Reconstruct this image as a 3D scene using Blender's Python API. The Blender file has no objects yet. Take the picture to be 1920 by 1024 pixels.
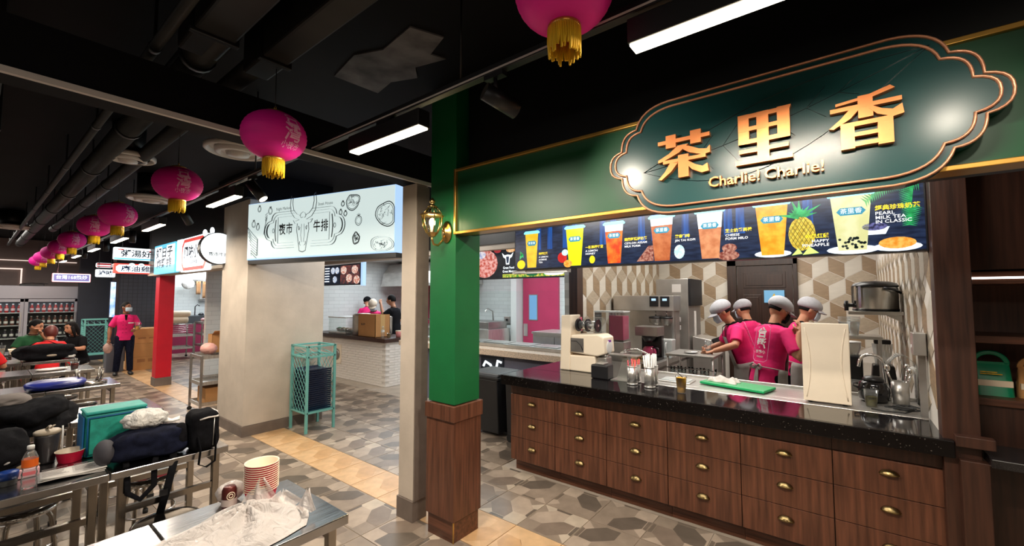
import bpy, bmesh, math, random
from math import pi, sin, cos, radians as rad, atan2, sqrt
from mathutils import Vector, Matrix
random.seed(7)
SC = bpy.context.scene
COL = SC.collection

# ------------------------------------------------------------------ camera
H = 1.72
FPX = 790.0
yaw = math.atan2(1015, FPX)
pitch = math.atan(44 / FPX)
cam_data = bpy.data.cameras.new('camera')
cam_data.sensor_fit = 'HORIZONTAL'
cam_data.sensor_width = 36
cam_data.lens = 36 * FPX / 1920
cam_data.clip_start = 0.05
cam_data.clip_end = 80
camera = bpy.data.objects.new('camera', cam_data)
COL.objects.link(camera)
camera.location = (0, 0, H)
camera.rotation_euler = (pi / 2 + pitch, 0, pi / 2 - yaw)
SC.camera = camera

# ------------------------------------------------------------------ world, exposure
SC.view_settings.view_transform = 'Standard'
SC.view_settings.look = 'None'
SC.view_settings.gamma = 1
SC.view_settings.use_curve_mapping = False
SC.view_settings.exposure = 0.0
world = bpy.data.worlds.new('world')
SC.world = world
world.use_nodes = True
world.node_tree.nodes['Background'].inputs[0].default_value = (0.9, 0.93, 1.0, 1)
world.node_tree.nodes['Background'].inputs[1].default_value = 0.045
SC.cycles.use_denoising = True
SC.cycles.max_bounces = 8
SC.cycles.transparent_max_bounces = 16
SC.cycles.sample_clamp_indirect = 4.0
SC.cycles.caustics_reflective = False
SC.cycles.caustics_refractive = False

WARM = (1.0, 0.88, 0.73)
NEUT = (1.0, 0.95, 0.87)
COOL = (0.86, 0.94, 1.0)

def area(name, loc, size, power, color, aim=None):
    d = bpy.data.lights.new(name, 'AREA')
    d.shape = 'RECTANGLE'
    d.size, d.size_y = size
    d.energy = power
    d.color = color
    o = bpy.data.objects.new(name, d)
    COL.objects.link(o)
    o.location = loc
    if aim is not None:
        o.rotation_euler = (Vector(aim) - Vector(loc)).to_track_quat('-Z', 'Y').to_euler()
    return o

def spot(name, loc, aim, power, color, angle=50, blend=0.6, radius=0.03):
    d = bpy.data.lights.new(name, 'SPOT')
    d.energy = power
    d.color = color
    d.spot_size = rad(angle)
    d.spot_blend = blend
    d.shadow_soft_size = radius
    o = bpy.data.objects.new(name, d)
    COL.objects.link(o)
    o.location = loc
    o.rotation_euler = (Vector(aim) - Vector(loc)).to_track_quat('-Z', 'Y').to_euler()
    return o

# ceiling lights of the stalls, then unseen fill lights added over the hall
area('tea_stall_light', (-1.1, 5.2, 2.72), (2.0, 0.5), 46, NEUT)
area('tea_stall_light', (-1.1, 7.0, 2.72), (2.0, 0.5), 36, NEUT)
area('soffit_light', (-1.0, 2.75, 2.57), (2.6, 0.12), 34, NEUT, (-1.0, 3.75, 0.9))
area('steak_stall_light', (-8.5, 6.6, 2.72), (3.0, 1.0), 85, COOL)
area('steak_stall_light', (-4.6, 6.8, 2.72), (2.6, 1.0), 70, COOL)
area('entrance_light', (-5.0, 3.7, 3.0), (1.2, 1.0), 45, NEUT)
area('far_kitchen_light', (-15.5, 4.6, 2.72), (3.0, 1.2), 110, COOL)
area('hall_fill', (-2.6, -2.0, 3.1), (4.0, 1.2), 50, NEUT)
area('hall_fill', (-8.0, -1.2, 3.1), (5.0, 1.2), 90, NEUT)
area('hall_fill', (-14.0, 0.0, 3.1), (4.0, 1.6), 100, NEUT)
area('hall_fill', (1.6, -1.2, 3.1), (1.6, 1.6), 40, WARM)

# ------------------------------------------------------------------ materials
def srgb(r, g, b):
    f = lambda c: c / 12.92 if c <= 0.04045 else ((c + 0.055) / 1.055) ** 2.4
    return tuple(f(c / 255.0) for c in (r, g, b))

def new_mat(name):
    m = bpy.data.materials.new(name)
    m.use_nodes = True
    return m, m.node_tree, m.node_tree.nodes['Principled BSDF']

def mat(name, c, rough=0.5, metal=0.0, var=0.0, scale=6.0, bump=0.0, bscale=None, stretch=(1, 1, 1), coat=0.0, detail=3.0, spec=None):
    """principled with a procedural colour variation (and optional fine relief)"""
    m, nt, b = new_mat(name)
    b.inputs['Roughness'].default_value = rough
    b.inputs['Metallic'].default_value = metal
    b.inputs['Coat Weight'].default_value = coat
    if spec is not None:
        b.inputs['Specular IOR Level'].default_value = spec
    b.inputs['Base Color'].default_value = (*c, 1)
    tc = nt.nodes.new('ShaderNodeTexCoord')
    mp = nt.nodes.new('ShaderNodeMapping')
    mp.inputs['Scale'].default_value = stretch
    nt.links.new(tc.outputs['Object'], mp.inputs['Vector'])
    n = nt.nodes.new('ShaderNodeTexNoise')
    n.inputs['Scale'].default_value = scale
    n.inputs['Detail'].default_value = detail
    nt.links.new(mp.outputs[0], n.inputs['Vector'])
    r = nt.nodes.new('ShaderNodeValToRGB')
    v = max(var, 0.01)
    r.color_ramp.elements[0].position = 0.3
    r.color_ramp.elements[1].position = 0.7
    r.color_ramp.elements[0].color = (*[max(0, x * (1 - v)) for x in c], 1)
    r.color_ramp.elements[1].color = (*[min(1, x * (1 + v)) for x in c], 1)
    nt.links.new(n.outputs['Fac'], r.inputs[0])
    nt.links.new(r.outputs[0], b.inputs['Base Color'])
    if bump:
        n2 = nt.nodes.new('ShaderNodeTexNoise')
        n2.inputs['Scale'].default_value = bscale or scale * 4
        nt.links.new(mp.outputs[0], n2.inputs['Vector'])
        bp = nt.nodes.new('ShaderNodeBump')
        bp.inputs['Strength'].default_value = bump
        bp.inputs['Distance'].default_value = 0.01
        nt.links.new(n2.outputs['Fac'], bp.inputs['Height'])
        nt.links.new(bp.outputs[0], b.inputs['Normal'])
    return m

def wood(name, c, axis='z', rough=0.4):
    st = {'z': (14, 14, 0.8), 'x': (0.8, 14, 14), 'y': (14, 0.8, 14)}[axis]
    return mat(name, c, rough, 0, 0.45, 3.0, 0.05, 8.0, st, detail=6.0)

def emit(name, c, s=1.0):
    m, nt, b = new_mat(name)
    b.inputs['Base Color'].default_value = (*[x * 0.5 for x in c], 1)
    b.inputs['Emission Color'].default_value = (*c, 1)
    b.inputs['Emission Strength'].default_value = s
    b.inputs['Roughness'].default_value = 0.35
    return m

def screen(name, c0, c1, s=1.0, scale=8.0, stretch=(1, 1, 1)):
    """backlit print with a two tone mottling"""
    m, nt, b = new_mat(name)
    tc = nt.nodes.new('ShaderNodeTexCoord')
    mp = nt.nodes.new('ShaderNodeMapping')
    mp.inputs['Scale'].default_value = stretch
    nt.links.new(tc.outputs['Object'], mp.inputs['Vector'])
    n = nt.nodes.new('ShaderNodeTexNoise')
    n.inputs['Scale'].default_value = scale
    n.inputs['Detail'].default_value = 4
    nt.links.new(mp.outputs[0], n.inputs['Vector'])
    r = nt.nodes.new('ShaderNodeValToRGB')
    r.color_ramp.elements[0].position = 0.38
    r.color_ramp.elements[1].position = 0.62
    r.color_ramp.elements[0].color = (*c0, 1)
    r.color_ramp.elements[1].color = (*c1, 1)
    nt.links.new(n.outputs['Fac'], r.inputs[0])
    nt.links.new(r.outputs[0], b.inputs['Emission Color'])
    b.inputs['Base Color'].default_value = (*[x * 0.3 for x in c0], 1)
    b.inputs['Emission Strength'].default_value = s
    b.inputs['Roughness'].default_value = 0.3
    return m

def clear(name, tint=(1, 1, 1), gloss=0.12, diffuse=0.0, rough=0.03, bump=0.0, bscale=20):
    m = bpy.data.materials.new(name)
    m.use_nodes = True
    nt = m.node_tree
    nt.nodes.remove(nt.nodes['Principled BSDF'])
    out = nt.nodes['Material Output']
    t = nt.nodes.new('ShaderNodeBsdfTransparent')
    t.inputs[0].default_value = (*tint, 1)
    g = nt.nodes.new('ShaderNodeBsdfGlossy')
    g.inputs['Roughness'].default_value = rough
    mix = nt.nodes.new('ShaderNodeMixShader')
    lw = nt.nodes.new('ShaderNodeLayerWeight')
    lw.inputs['Blend'].default_value = gloss
    nt.links.new(lw.outputs['Fresnel'], mix.inputs[0])
    nt.links.new(t.outputs[0], mix.inputs[1])
    nt.links.new(g.outputs[0], mix.inputs[2])
    last = mix
    if diffuse:
        d = nt.nodes.new('ShaderNodeBsdfDiffuse')
        d.inputs[0].default_value = (*tint, 1)
        mx = nt.nodes.new('ShaderNodeMixShader')
        mx.inputs[0].default_value = diffuse
        nt.links.new(mix.outputs[0], mx.inputs[1])
        nt.links.new(d.outputs[0], mx.inputs[2])
        last = mx
    if bump:
        tc = nt.nodes.new('ShaderNodeTexCoord')
        n = nt.nodes.new('ShaderNodeTexNoise')
        n.inputs['Scale'].default_value = bscale
        n.inputs['Detail'].default_value = 3
        n.inputs['Distortion'].default_value = 1.6
        nt.links.new(tc.outputs['Object'], n.inputs['Vector'])
        bp = nt.nodes.new('ShaderNodeBump')
        bp.inputs['Strength'].default_value = bump
        bp.inputs['Distance'].default_value = 0.02
        nt.links.new(n.outputs['Fac'], bp.inputs['Height'])
        nt.links.new(bp.outputs[0], g.inputs['Normal'])
        nt.links.new(bp.outputs[0], lw.inputs['Normal'])
        if diffuse: nt.links.new(bp.outputs[0], d.inputs['Normal'])
    nt.links.new(last.outputs[0], out.inputs[0])
    return m

def tilemat(name, c, mortar, w, h, ms=0.006, rough=0.25, offset=0.5, plane='xz'):
    m, nt, b = new_mat(name)
    tc = nt.nodes.new('ShaderNodeTexCoord')
    sp = nt.nodes.new('ShaderNodeSeparateXYZ')
    cb = nt.nodes.new('ShaderNodeCombineXYZ')
    nt.links.new(tc.outputs['Object'], sp.inputs[0])
    nt.links.new(sp.outputs['X' if plane[0] == 'x' else 'Y'], cb.inputs[0])
    nt.links.new(sp.outputs['Z'], cb.inputs[1])
    br = nt.nodes.new('ShaderNodeTexBrick')
    br.inputs['Color1'].default_value = (*c, 1)
    br.inputs['Color2'].default_value = (*[x * 0.93 for x in c], 1)
    br.inputs['Mortar'].default_value = (*mortar, 1)
    br.inputs['Scale'].default_value = 1
    br.inputs['Mortar Size'].default_value = ms
    br.inputs['Brick Width'].default_value = w
    br.inputs['Row Height'].default_value = h
    br.offset = offset
    nt.links.new(cb.outputs[0], br.inputs['Vector'])
    nt.links.new(br.outputs['Color'], b.inputs['Base Color'])
    bp = nt.nodes.new('ShaderNodeBump')
    bp.inputs['Strength'].default_value = 0.4
    bp.inputs['Distance'].default_value = 0.01
    bp.invert = True
    nt.links.new(br.outputs['Fac'], bp.inputs['Height'])
    nt.links.new(bp.outputs[0], b.inputs['Normal'])
    b.inputs['Roughness'].default_value = rough
    return m

M = {}
M['ceiling'] = mat('ceiling_black', (0.0035, 0.0035, 0.005), 0.75, var=0.5, scale=2, spec=0.15)
M['patch'] = mat('bare_patch', (0.10, 0.10, 0.11), 0.8, var=0.6, scale=6)
M['black'] = mat('black_metal', (0.006, 0.006, 0.007), 0.4, var=0.2)
M['blackplastic'] = mat('black_plastic', (0.012, 0.012, 0.014), 0.35, var=0.2)
M['blackfabric'] = mat('black_fabric', (0.008, 0.008, 0.010), 0.9, spec=0.12, var=0.4, scale=30, bump=0.4, bscale=300)
M['navyfabric'] = mat('navy_fabric', (0.009, 0.011, 0.026), 0.9, spec=0.12, var=0.4, scale=30, bump=0.4, bscale=300)
M['duct'] = mat('duct_grey', (0.014, 0.013, 0.013), 0.5, var=0.5, scale=3, spec=0.3)
M['trimwhite'] = mat('trim_white', (0.6, 0.56, 0.54), 0.4)
M['plaster'] = mat('plaster', srgb(196, 184, 170), 0.75, var=0.09, scale=4, bump=0.08, bscale=40)
M['skirting'] = mat('skirting_stone', srgb(112, 100, 92), 0.5, var=0.12, scale=10)
M['green'] = mat('green_paint', (0.004, 0.12, 0.032), 0.42, var=0.08, scale=5)
M['headergreen'] = mat('header_green', (0.004, 0.075, 0.026), 0.42, var=0.1, scale=3)
M['teal'] = mat('sign_teal', (0.006, 0.05, 0.05), 0.27, var=0.08, scale=3)
M['tealdark'] = mat('sign_leaf_line', (0.003, 0.02, 0.022), 0.3)
M['gold'] = mat('gold_trim', (0.65, 0.36, 0.08), 0.32, 0.85, var=0.1)
M['copper'] = mat('copper_letter', (0.85, 0.30, 0.10), 0.36, 0.55, var=0.14, scale=9)
M['copperpale'] = mat('copper_pale', (0.72, 0.34, 0.20), 0.35, 0.5, var=0.08, scale=4)
M['brass'] = mat('brass', (0.55, 0.36, 0.13), 0.28, 1.0, var=0.15, scale=20)
M['antique'] = mat('antique_brass', (0.30, 0.22, 0.10), 0.3, 1.0, var=0.3, scale=30)
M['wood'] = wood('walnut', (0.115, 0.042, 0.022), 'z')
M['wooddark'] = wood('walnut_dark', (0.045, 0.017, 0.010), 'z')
M['woodx'] = wood('walnut_horizontal', (0.115, 0.042, 0.022), 'x')
M['doorwood'] = wood('door_wood', (0.03, 0.014, 0.009), 'z', 0.35)
M['granite'] = mat('black_granite', (0.010, 0.009, 0.010), 0.06, var=0.9, scale=160, detail=2)
def speckled(name):
    m, nt, b = new_mat(name)
    b.inputs['Roughness'].default_value = 0.12
    b.inputs['Specular IOR Level'].default_value = 0.22
    tc = nt.nodes.new('ShaderNodeTexCoord')
    v = nt.nodes.new('ShaderNodeTexVoronoi')
    v.inputs['Scale'].default_value = 210
    nt.links.new(tc.outputs['Object'], v.inputs['Vector'])
    sp = nt.nodes.new('ShaderNodeSeparateColor')
    nt.links.new(v.outputs['Color'], sp.inputs[0])
    r = nt.nodes.new('ShaderNodeValToRGB')
    r.color_ramp.elements[0].position = 0.986
    r.color_ramp.elements[0].color = (0.005, 0.004, 0.004, 1)
    r.color_ramp.elements[1].position = 0.995
    r.color_ramp.elements[1].color = (0.09, 0.08, 0.07, 1)
    nt.links.new(sp.outputs[0], r.inputs[0])
    nt.links.new(r.outputs[0], b.inputs['Base Color'])
    return m
M['graniteedge'] = speckled('granite_edge')
M['steel'] = mat('stainless_steel', (0.60, 0.58, 0.55), 0.3, 0.8, var=0.12, scale=4, stretch=(1, 12, 1), bump=0.03, bscale=30)
M['steeldark'] = mat('stainless_dark', (0.36, 0.34, 0.32), 0.35, 0.8, var=0.2, scale=5)  # darker stainless tone for cabinets, uprights and pans
M['tablesteel'] = mat('table_steel', (0.50, 0.50, 0.51), 0.2, 1.0, var=0.15, scale=3, stretch=(14, 1, 1), bump=0.05, bscale=6)
M['chrome'] = mat('chrome', (0.72, 0.70, 0.68), 0.1, 1.0)
M['tubesteel'] = mat('tube_steel', (0.42, 0.38, 0.33), 0.22, 1.0, var=0.15)
M['rubber'] = mat('rubber', (0.01, 0.01, 0.01), 0.7)
M['grout'] = mat('grout', srgb(190, 178, 164), 0.7, var=0.1)
M['concrete'] = mat('plain_floor', srgb(120, 110, 100), 0.5, var=0.15)
M['white'] = mat('white_paint', (0.78, 0.78, 0.76), 0.5, var=0.02)
M['offwhite'] = mat('ivory_plastic', srgb(248, 232, 208), 0.38, var=0.03)
M['brick'] = mat('white_brick', srgb(236, 230, 222), 0.45, var=0.06, scale=8)
M['mortar'] = mat('mortar', srgb(214, 208, 200), 0.8, var=0.05)
M['pinkpaint'] = mat('pink_paint', srgb(196, 62, 102), 0.4, var=0.05, scale=3)
M['red'] = mat('red_paint', srgb(205, 10, 40), 0.4, var=0.06)
M['magenta'] = mat('lantern_silk', srgb(238, 16, 156), 0.6, var=0.08, scale=4, stretch=(1, 1, 8))
M['lanternprint'] = mat('lantern_print', srgb(250, 170, 215), 0.6)
M['yellow'] = mat('tassel_yellow', srgb(222, 178, 20), 0.7, var=0.25, scale=60, stretch=(1, 1, 0.1))
M['navy'] = mat('navy_wall', srgb(26, 32, 46), 0.5, var=0.1)
M['darktile'] = tilemat('dark_wall_tile', srgb(58, 60, 70), srgb(34, 36, 44), 0.1, 0.1, 0.006, 0.3, 0.0, 'yz')
M['whitetile'] = tilemat('white_wall_tile', srgb(232, 236, 234), srgb(205, 210, 208), 0.3, 0.1, 0.004, 0.2, 0.5, 'xz')
M['whitetile_y'] = tilemat('white_wall_tile_side', srgb(232, 236, 234), srgb(205, 210, 208), 0.3, 0.1, 0.004, 0.2, 0.5, 'yz')
M['glass'] = clear('clear_glass', (0.97, 1.0, 0.99), 0.12)
M['plastic'] = clear('clear_plastic', (0.95, 0.97, 0.97), 0.16, 0.08, 0.08)
M['milky'] = clear('milky_plastic', (0.92, 0.95, 0.95), 0.2, 0.4, 0.2)
M['bagplastic'] = clear('plastic_bag_film', (0.93, 0.86, 0.82), 0.3, 0.55, 0.22, 0.9, 16)
M['whitebag'] = clear('white_bag_film', (0.95, 0.92, 0.88), 0.2, 0.85, 0.3, 0.8, 26)
M['foodbag'] = clear('food_bag_film', (0.80, 0.55, 0.48), 0.25, 0.6, 0.25, 0.8, 20)
M['cardboard'] = mat('cardboard', srgb(196, 142, 88), 0.8, var=0.06, scale=5)
M['paper'] = mat('paper', (0.75, 0.72, 0.68), 0.7, var=0.03)
M['turquoise'] = mat('rack_turquoise', srgb(110, 178, 172), 0.5, var=0.05)
M['tealbag'] = mat('teal_bag', srgb(24, 150, 140), 0.6, var=0.15, scale=14, bump=0.2, bscale=60)
M['bluebag'] = mat('blue_bag', srgb(12, 96, 150), 0.6, var=0.1, scale=14)
M['binblack'] = mat('bin_black', (0.012, 0.013, 0.015), 0.45, var=0.1)
M['cupred'] = mat('paper_cup_red', srgb(205, 18, 60), 0.45)
M['cream'] = mat('cream', srgb(240, 222, 196), 0.5)
M['cutgreen'] = mat('chopping_green', srgb(10, 165, 95), 0.4, var=0.03)
M['cloth'] = mat('white_cloth', (0.72, 0.66, 0.62), 0.9, var=0.08, scale=30, bump=0.6, bscale=25)
M['orange'] = mat('orange_label', srgb(235, 105, 30), 0.4)
M['juice'] = mat('juice', srgb(255, 185, 18), 0.15, var=0.05)
M['tea'] = clear('tea_liquid', (0.55, 0.5, 0.12), 0.1, 0.25)
M['darktea'] = mat('dark_tea', srgb(110, 30, 18), 0.15)
M['pinkliquid'] = mat('pink_juice', srgb(205, 60, 110), 0.2, var=0.1)
M['shirtpink'] = mat('shirt_pink', srgb(228, 22, 110), 0.8, var=0.1, scale=12, bump=0.3, bscale=18)
M['shirtred'] = mat('shirt_red', srgb(225, 22, 28), 0.8, var=0.1, scale=12)
M['shirtgreen'] = mat('shirt_green', srgb(20, 82, 44), 0.8, var=0.1, scale=12)
M['shirtblack'] = mat('shirt_black', (0.009, 0.009, 0.011), 0.9, spec=0.12, var=0.2)
M['apron'] = mat('apron_grey', srgb(158, 152, 148), 0.85, var=0.1, scale=10, bump=0.4, bscale=14)
M['cap'] = mat('cap_grey', srgb(172, 172, 178), 0.85, var=0.06, scale=40)
M['capcream'] = mat('cap_cream', srgb(226, 208, 186), 0.85, var=0.06, scale=40)
M['skin'] = mat('skin', srgb(196, 138, 106), 0.55, var=0.06, scale=12)
M['skindark'] = mat('skin_tan', srgb(150, 98, 72), 0.55, var=0.06, scale=12)
M['hair'] = mat('hair_black', (0.009, 0.008, 0.008), 0.75, var=0.3, scale=40, stretch=(8, 8, 1), spec=0.15)
M['hairbrown'] = mat('hair_brown', srgb(92, 34, 26), 0.5, var=0.3, scale=40, stretch=(8, 8, 1))
M['mask'] = mat('mask_blue', srgb(190, 208, 222), 0.8)
M['eye'] = mat('eye_dark', (0.01, 0.008, 0.006), 0.2)
M['lip'] = mat('lip', srgb(160, 82, 70), 0.5)
M['shoe'] = mat('shoe_black', (0.01, 0.01, 0.011), 0.5)
M['ltframe'] = M['black']
M['led'] = emit('led_warm', (1.0, 0.86, 0.62), 13.0)
M['ledwhite'] = emit('led_white', (1.0, 0.98, 0.94), 3.0)
M['ledblue'] = emit('led_blue', (0.45, 0.68, 1.0), 1.0)
M['ledring'] = emit('led_strip_warm', (1.0, 0.8, 0.7), 1.0)
M['bulb'] = emit('bulb', (1.0, 0.82, 0.5), 22.0)
M['signwhite'] = emit('sign_face_white', (0.66, 0.78, 0.76), 0.95)
M['signink'] = mat('sign_ink', (0.02, 0.02, 0.025), 0.6)
M['siglow'] = emit('sign_white_glow', (0.9, 0.97, 1.0), 1.4)
M['sigcyan'] = emit('sign_cyan_glow', (0.12, 0.62, 0.85), 1.1)
M['sigred'] = emit('sign_red_glow', (0.85, 0.08, 0.06), 1.0)
M['siglav'] = emit('sign_lavender_glow', (0.25, 0.22, 0.55), 0.8)
M['sigblue'] = emit('sign_letter_blue', (0.10, 0.30, 0.75), 1.2)
M['siginkblue'] = mat('sign_ink_blue', (0.02, 0.05, 0.14), 0.5)
M['siginkred'] = emit('sign_ink_red', (0.55, 0.05, 0.06), 0.6)

# ------------------------------------------------------------------ mesh helpers
class MB:
    """collects shapes and links them as ONE mesh object"""
    def __init__(s):
        s.v, s.f, s.mi, s.sm = [], [], [], []
    def add(s, vs, fs, mi=0, smooth=False):
        o = len(s.v)
        s.v += [tuple(p) for p in vs]
        for f in fs:
            s.f.append([i + o for i in f]); s.mi.append(mi); s.sm.append(smooth)
        return s
    def box(s, x0, x1, y0, y1, z0, z1, mi=0):
        v = [(x, y, z) for x in (x0, x1) for y in (y0, y1) for z in (z0, z1)]
        return s.add(v, [(0, 1, 3, 2), (4, 6, 7, 5), (0, 4, 5, 1), (2, 3, 7, 6), (0, 2, 6, 4), (1, 5, 7, 3)], mi)
    def tube(s, pts, r, n=10, mi=0, caps=True, closed=False, flat=1.0, smooth=True):
        pts = [Vector(p) for p in pts]
        k = len(pts)
        rs = r if isinstance(r, (list, tuple)) else [r] * k
        d0 = (pts[1] - pts[0]).normalized()
        up = Vector((0, 0, 1)) if abs(d0.z) < 0.9 else Vector((0, 1, 0))
        vs = []
        for i, p in enumerate(pts):
            if closed:
                d = (pts[(i + 1) % k] - pts[i - 1]).normalized()
            else:
                d = (pts[min(i + 1, k - 1)] - pts[max(i - 1, 0)]).normalized()
            a = d.cross(up)
            if a.length < 1e-4:
                a = d.cross(Vector((1, 0.3, 0)))
            a.normalize(); b = a.cross(d).normalized(); up = b
            ri = rs[i]
            ra, rb = ri if isinstance(ri, (list, tuple)) else (ri, ri * flat)
            vs += [p + a * (ra * cos(2 * pi * j / n)) + b * (rb * sin(2 * pi * j / n)) for j in range(n)]
        fs = [(i * n + j, i * n + (j + 1) % n, (i + 1) % k * n + (j + 1) % n, (i + 1) % k * n + j)
              for i in range(k if closed else k - 1) for j in range(n)]
        s.add(vs, fs, mi, smooth)
        if caps and not closed:
            o = len(s.v) - len(vs)
            s.f.append([o + j for j in reversed(range(n))]); s.mi.append(mi); s.sm.append(False)
            s.f.append([o + (k - 1) * n + j for j in range(n)]); s.mi.append(mi); s.sm.append(False)
        return s
    def cyl(s, p0, p1, r0, r1=None, n=16, mi=0, caps=True):
        return s.tube([p0, p1], [r0, r0 if r1 is None else r1], n, mi, caps)
    def lathe(s, prof, n=20, c=(0, 0, 0), mi=0, smooth=True, sx=1, sy=1, caps=True):
        vs = [(c[0] + r * cos(2 * pi * j / n) * sx, c[1] + r * sin(2 * pi * j / n) * sy, c[2] + z) for r, z in prof for j in range(n)]
        k = len(prof)
        fs = [(i * n + j, i * n + (j + 1) % n, (i + 1) * n + (j + 1) % n, (i + 1) * n + j) for i in range(k - 1) for j in range(n)]
        s.add(vs, fs, mi, smooth)
        o = len(s.v) - len(vs)
        if caps:
            if prof[0][0] > 1e-5:
                s.f.append([o + j for j in reversed(range(n))]); s.mi.append(mi); s.sm.append(False)
            if prof[-1][0] > 1e-5:
                s.f.append([o + (k - 1) * n + j for j in range(n)]); s.mi.append(mi); s.sm.append(False)
        return s
    def prism(s, poly, d0, d1, fn=None, mi=0):
        """2D outline extruded from depth d0 to d1; fn(u, v, d) -> xyz"""
        fn = fn or (lambda u, v, d: (u, v, d))
        k = len(poly)
        a = sum(poly[i][0] * poly[(i + 1) % k][1] - poly[(i + 1) % k][0] * poly[i][1] for i in range(k))
        if a < 0:
            poly = poly[::-1]
        vs = [fn(u, v, d0) for u, v in poly] + [fn(u, v, d1) for u, v in poly]
        fs = [list(reversed(range(k))), list(range(k, 2 * k))] + [(i, (i + 1) % k, k + (i + 1) % k, k + i) for i in range(k)]
        return s.add(vs, fs, mi)
    def flat(s, poly, fn, mi=0):
        return s.add([fn(u, v) for u, v in poly], [list(range(len(poly)))], mi)
    def ball(s, c, r, nu=16, nv=10, mi=0, fn=None):
        r = r if isinstance(r, (list, tuple)) else (r, r, r)
        vs = [(0, 0, -1)]
        for i in range(1, nv):
            t = -pi / 2 + pi * i / nv
            vs += [(cos(t) * cos(2 * pi * j / nu), cos(t) * sin(2 * pi * j / nu), sin(t)) for j in range(nu)]
        vs.append((0, 0, 1))
        fs = [(0, 1 + (j + 1) % nu, 1 + j) for j in range(nu)]
        for i in range(nv - 2):
            fs += [(1 + i * nu + j, 1 + i * nu + (j + 1) % nu, 1 + (i + 1) * nu + (j + 1) % nu, 1 + (i + 1) * nu + j) for j in range(nu)]
        L = len(vs) - 1
        fs += [(L, 1 + (nv - 2) * nu + j, 1 + (nv - 2) * nu + (j + 1) % nu) for j in range(nu)]
        if fn:
            vs = [fn(*p) for p in vs]
        vs = [(c[0] + x * r[0], c[1] + y * r[1], c[2] + z * r[2]) for x, y, z in vs]
        return s.add(vs, fs, mi, True)
    def grid(s, nu, nv, fn, mi=0, smooth=True, wrap=False):
        vs = [fn(i / (nu if wrap else nu - 1), j / (nv - 1)) for j in range(nv) for i in range(nu)]
        m = nu if wrap else nu - 1
        fs = [(j * nu + i, j * nu + (i + 1) % nu, (j + 1) * nu + (i + 1) % nu, (j + 1) * nu + i) for j in range(nv - 1) for i in range(m)]
        return s.add(vs, fs, mi, smooth)
    def text(s, body, size, fn, bold=0.0, depth=0.0, mi=0, align='CENTER', sx=1.0):
        vs, fs = text_geo(body, bold, depth / size if size else 0, align)
        return s.add([fn(x * size * sx, y * size, z * size) for x, y, z in vs], fs, mi)
    def xf(s, mtx):
        s.v = [tuple(mtx @ Vector(p)) for p in s.v]
        return s
    def build(s, name, mats, parent=None, bev=0.0, loc=None, rot=None, solid=0.0, seg=2):
        me = bpy.data.meshes.new(name)
        me.from_pydata(s.v, [], s.f)
        for m in (mats if isinstance(mats, (list, tuple)) else [mats]):
            me.materials.append(m)
        me.polygons.foreach_set('material_index', s.mi)
        me.polygons.foreach_set('use_smooth', s.sm)
        me.update()
        o = bpy.data.objects.new(name, me)
        COL.objects.link(o)
        if parent is not None:
            o.parent = parent
        if loc is not None:
            o.location = loc
        if rot is not None:
            o.rotation_euler = rot
        if bev:
            b = o.modifiers.new('bevel', 'BEVEL')
            b.width = bev; b.segments = seg; b.limit_method = 'ANGLE'
        if solid:
            b = o.modifiers.new('solid', 'SOLIDIFY')
            b.thickness = solid; b.offset = 0
        return o

_tg = {}
def text_geo(body, bold=0.0, depth=0.0, align='CENTER'):
    key = (body, bold, round(depth, 4), align)
    if key not in _tg:
        c = bpy.data.curves.new('lettering', 'FONT')
        c.body = body; c.size = 1; c.offset = bold; c.extrude = depth / 2; c.resolution_u = 2
        c.align_x = align; c.align_y = 'CENTER'
        o = bpy.data.objects.new('lettering', c)
        me = bpy.data.meshes.new_from_object(o)
        _tg[key] = ([tuple(v.co) for v in me.vertices], [list(p.vertices) for p in me.polygons])
        bpy.data.objects.remove(o); bpy.data.curves.remove(c); bpy.data.meshes.remove(me)
    return _tg[key]

def thing(name, label, cat, loc=(0, 0, 0), rot=0.0, group=None):
    o = bpy.data.objects.new(name, None)
    COL.objects.link(o)
    o.empty_display_size = 0.05
    o.location = loc
    o.rotation_euler = (0, 0, rad(rot))
    o['label'] = label; o['category'] = cat
    if group:
        o['group'] = group
    return o

def tag(o, label, cat, group=None):
    o['label'] = label; o['category'] = cat
    if group:
        o['group'] = group
    return o

def struct(o):
    o['kind'] = 'structure'
    return o

def dup(root, loc, rot=None, label=None, group=None):
    r = root.copy(); COL.objects.link(r); r.location = loc
    if rot is not None:
        r.rotation_euler = (0, 0, rad(rot))
    if label: r['label'] = label
    if group: r['group'] = group
    for ch in list(root.children):
        c = ch.copy(); COL.objects.link(c); c.parent = r
        for g in list(ch.children):
            d = g.copy(); COL.objects.link(d); d.parent = c
    return r

ORD = ['topmost', 'second', 'third', 'fourth', 'fifth', 'sixth', 'seventh', 'eighth', 'ninth', 'tenth', 'eleventh', 'twelfth', 'thirteenth', 'fourteenth']
NTH = ['nearest'] + ORD[1:]
def arc(cx, cy, r, a0, a1, n=8):
    return [(cx + r * cos(rad(a0 + (a1 - a0) * i / n)), cy + r * sin(rad(a0 + (a1 - a0) * i / n))) for i in range(n + 1)]

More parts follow.
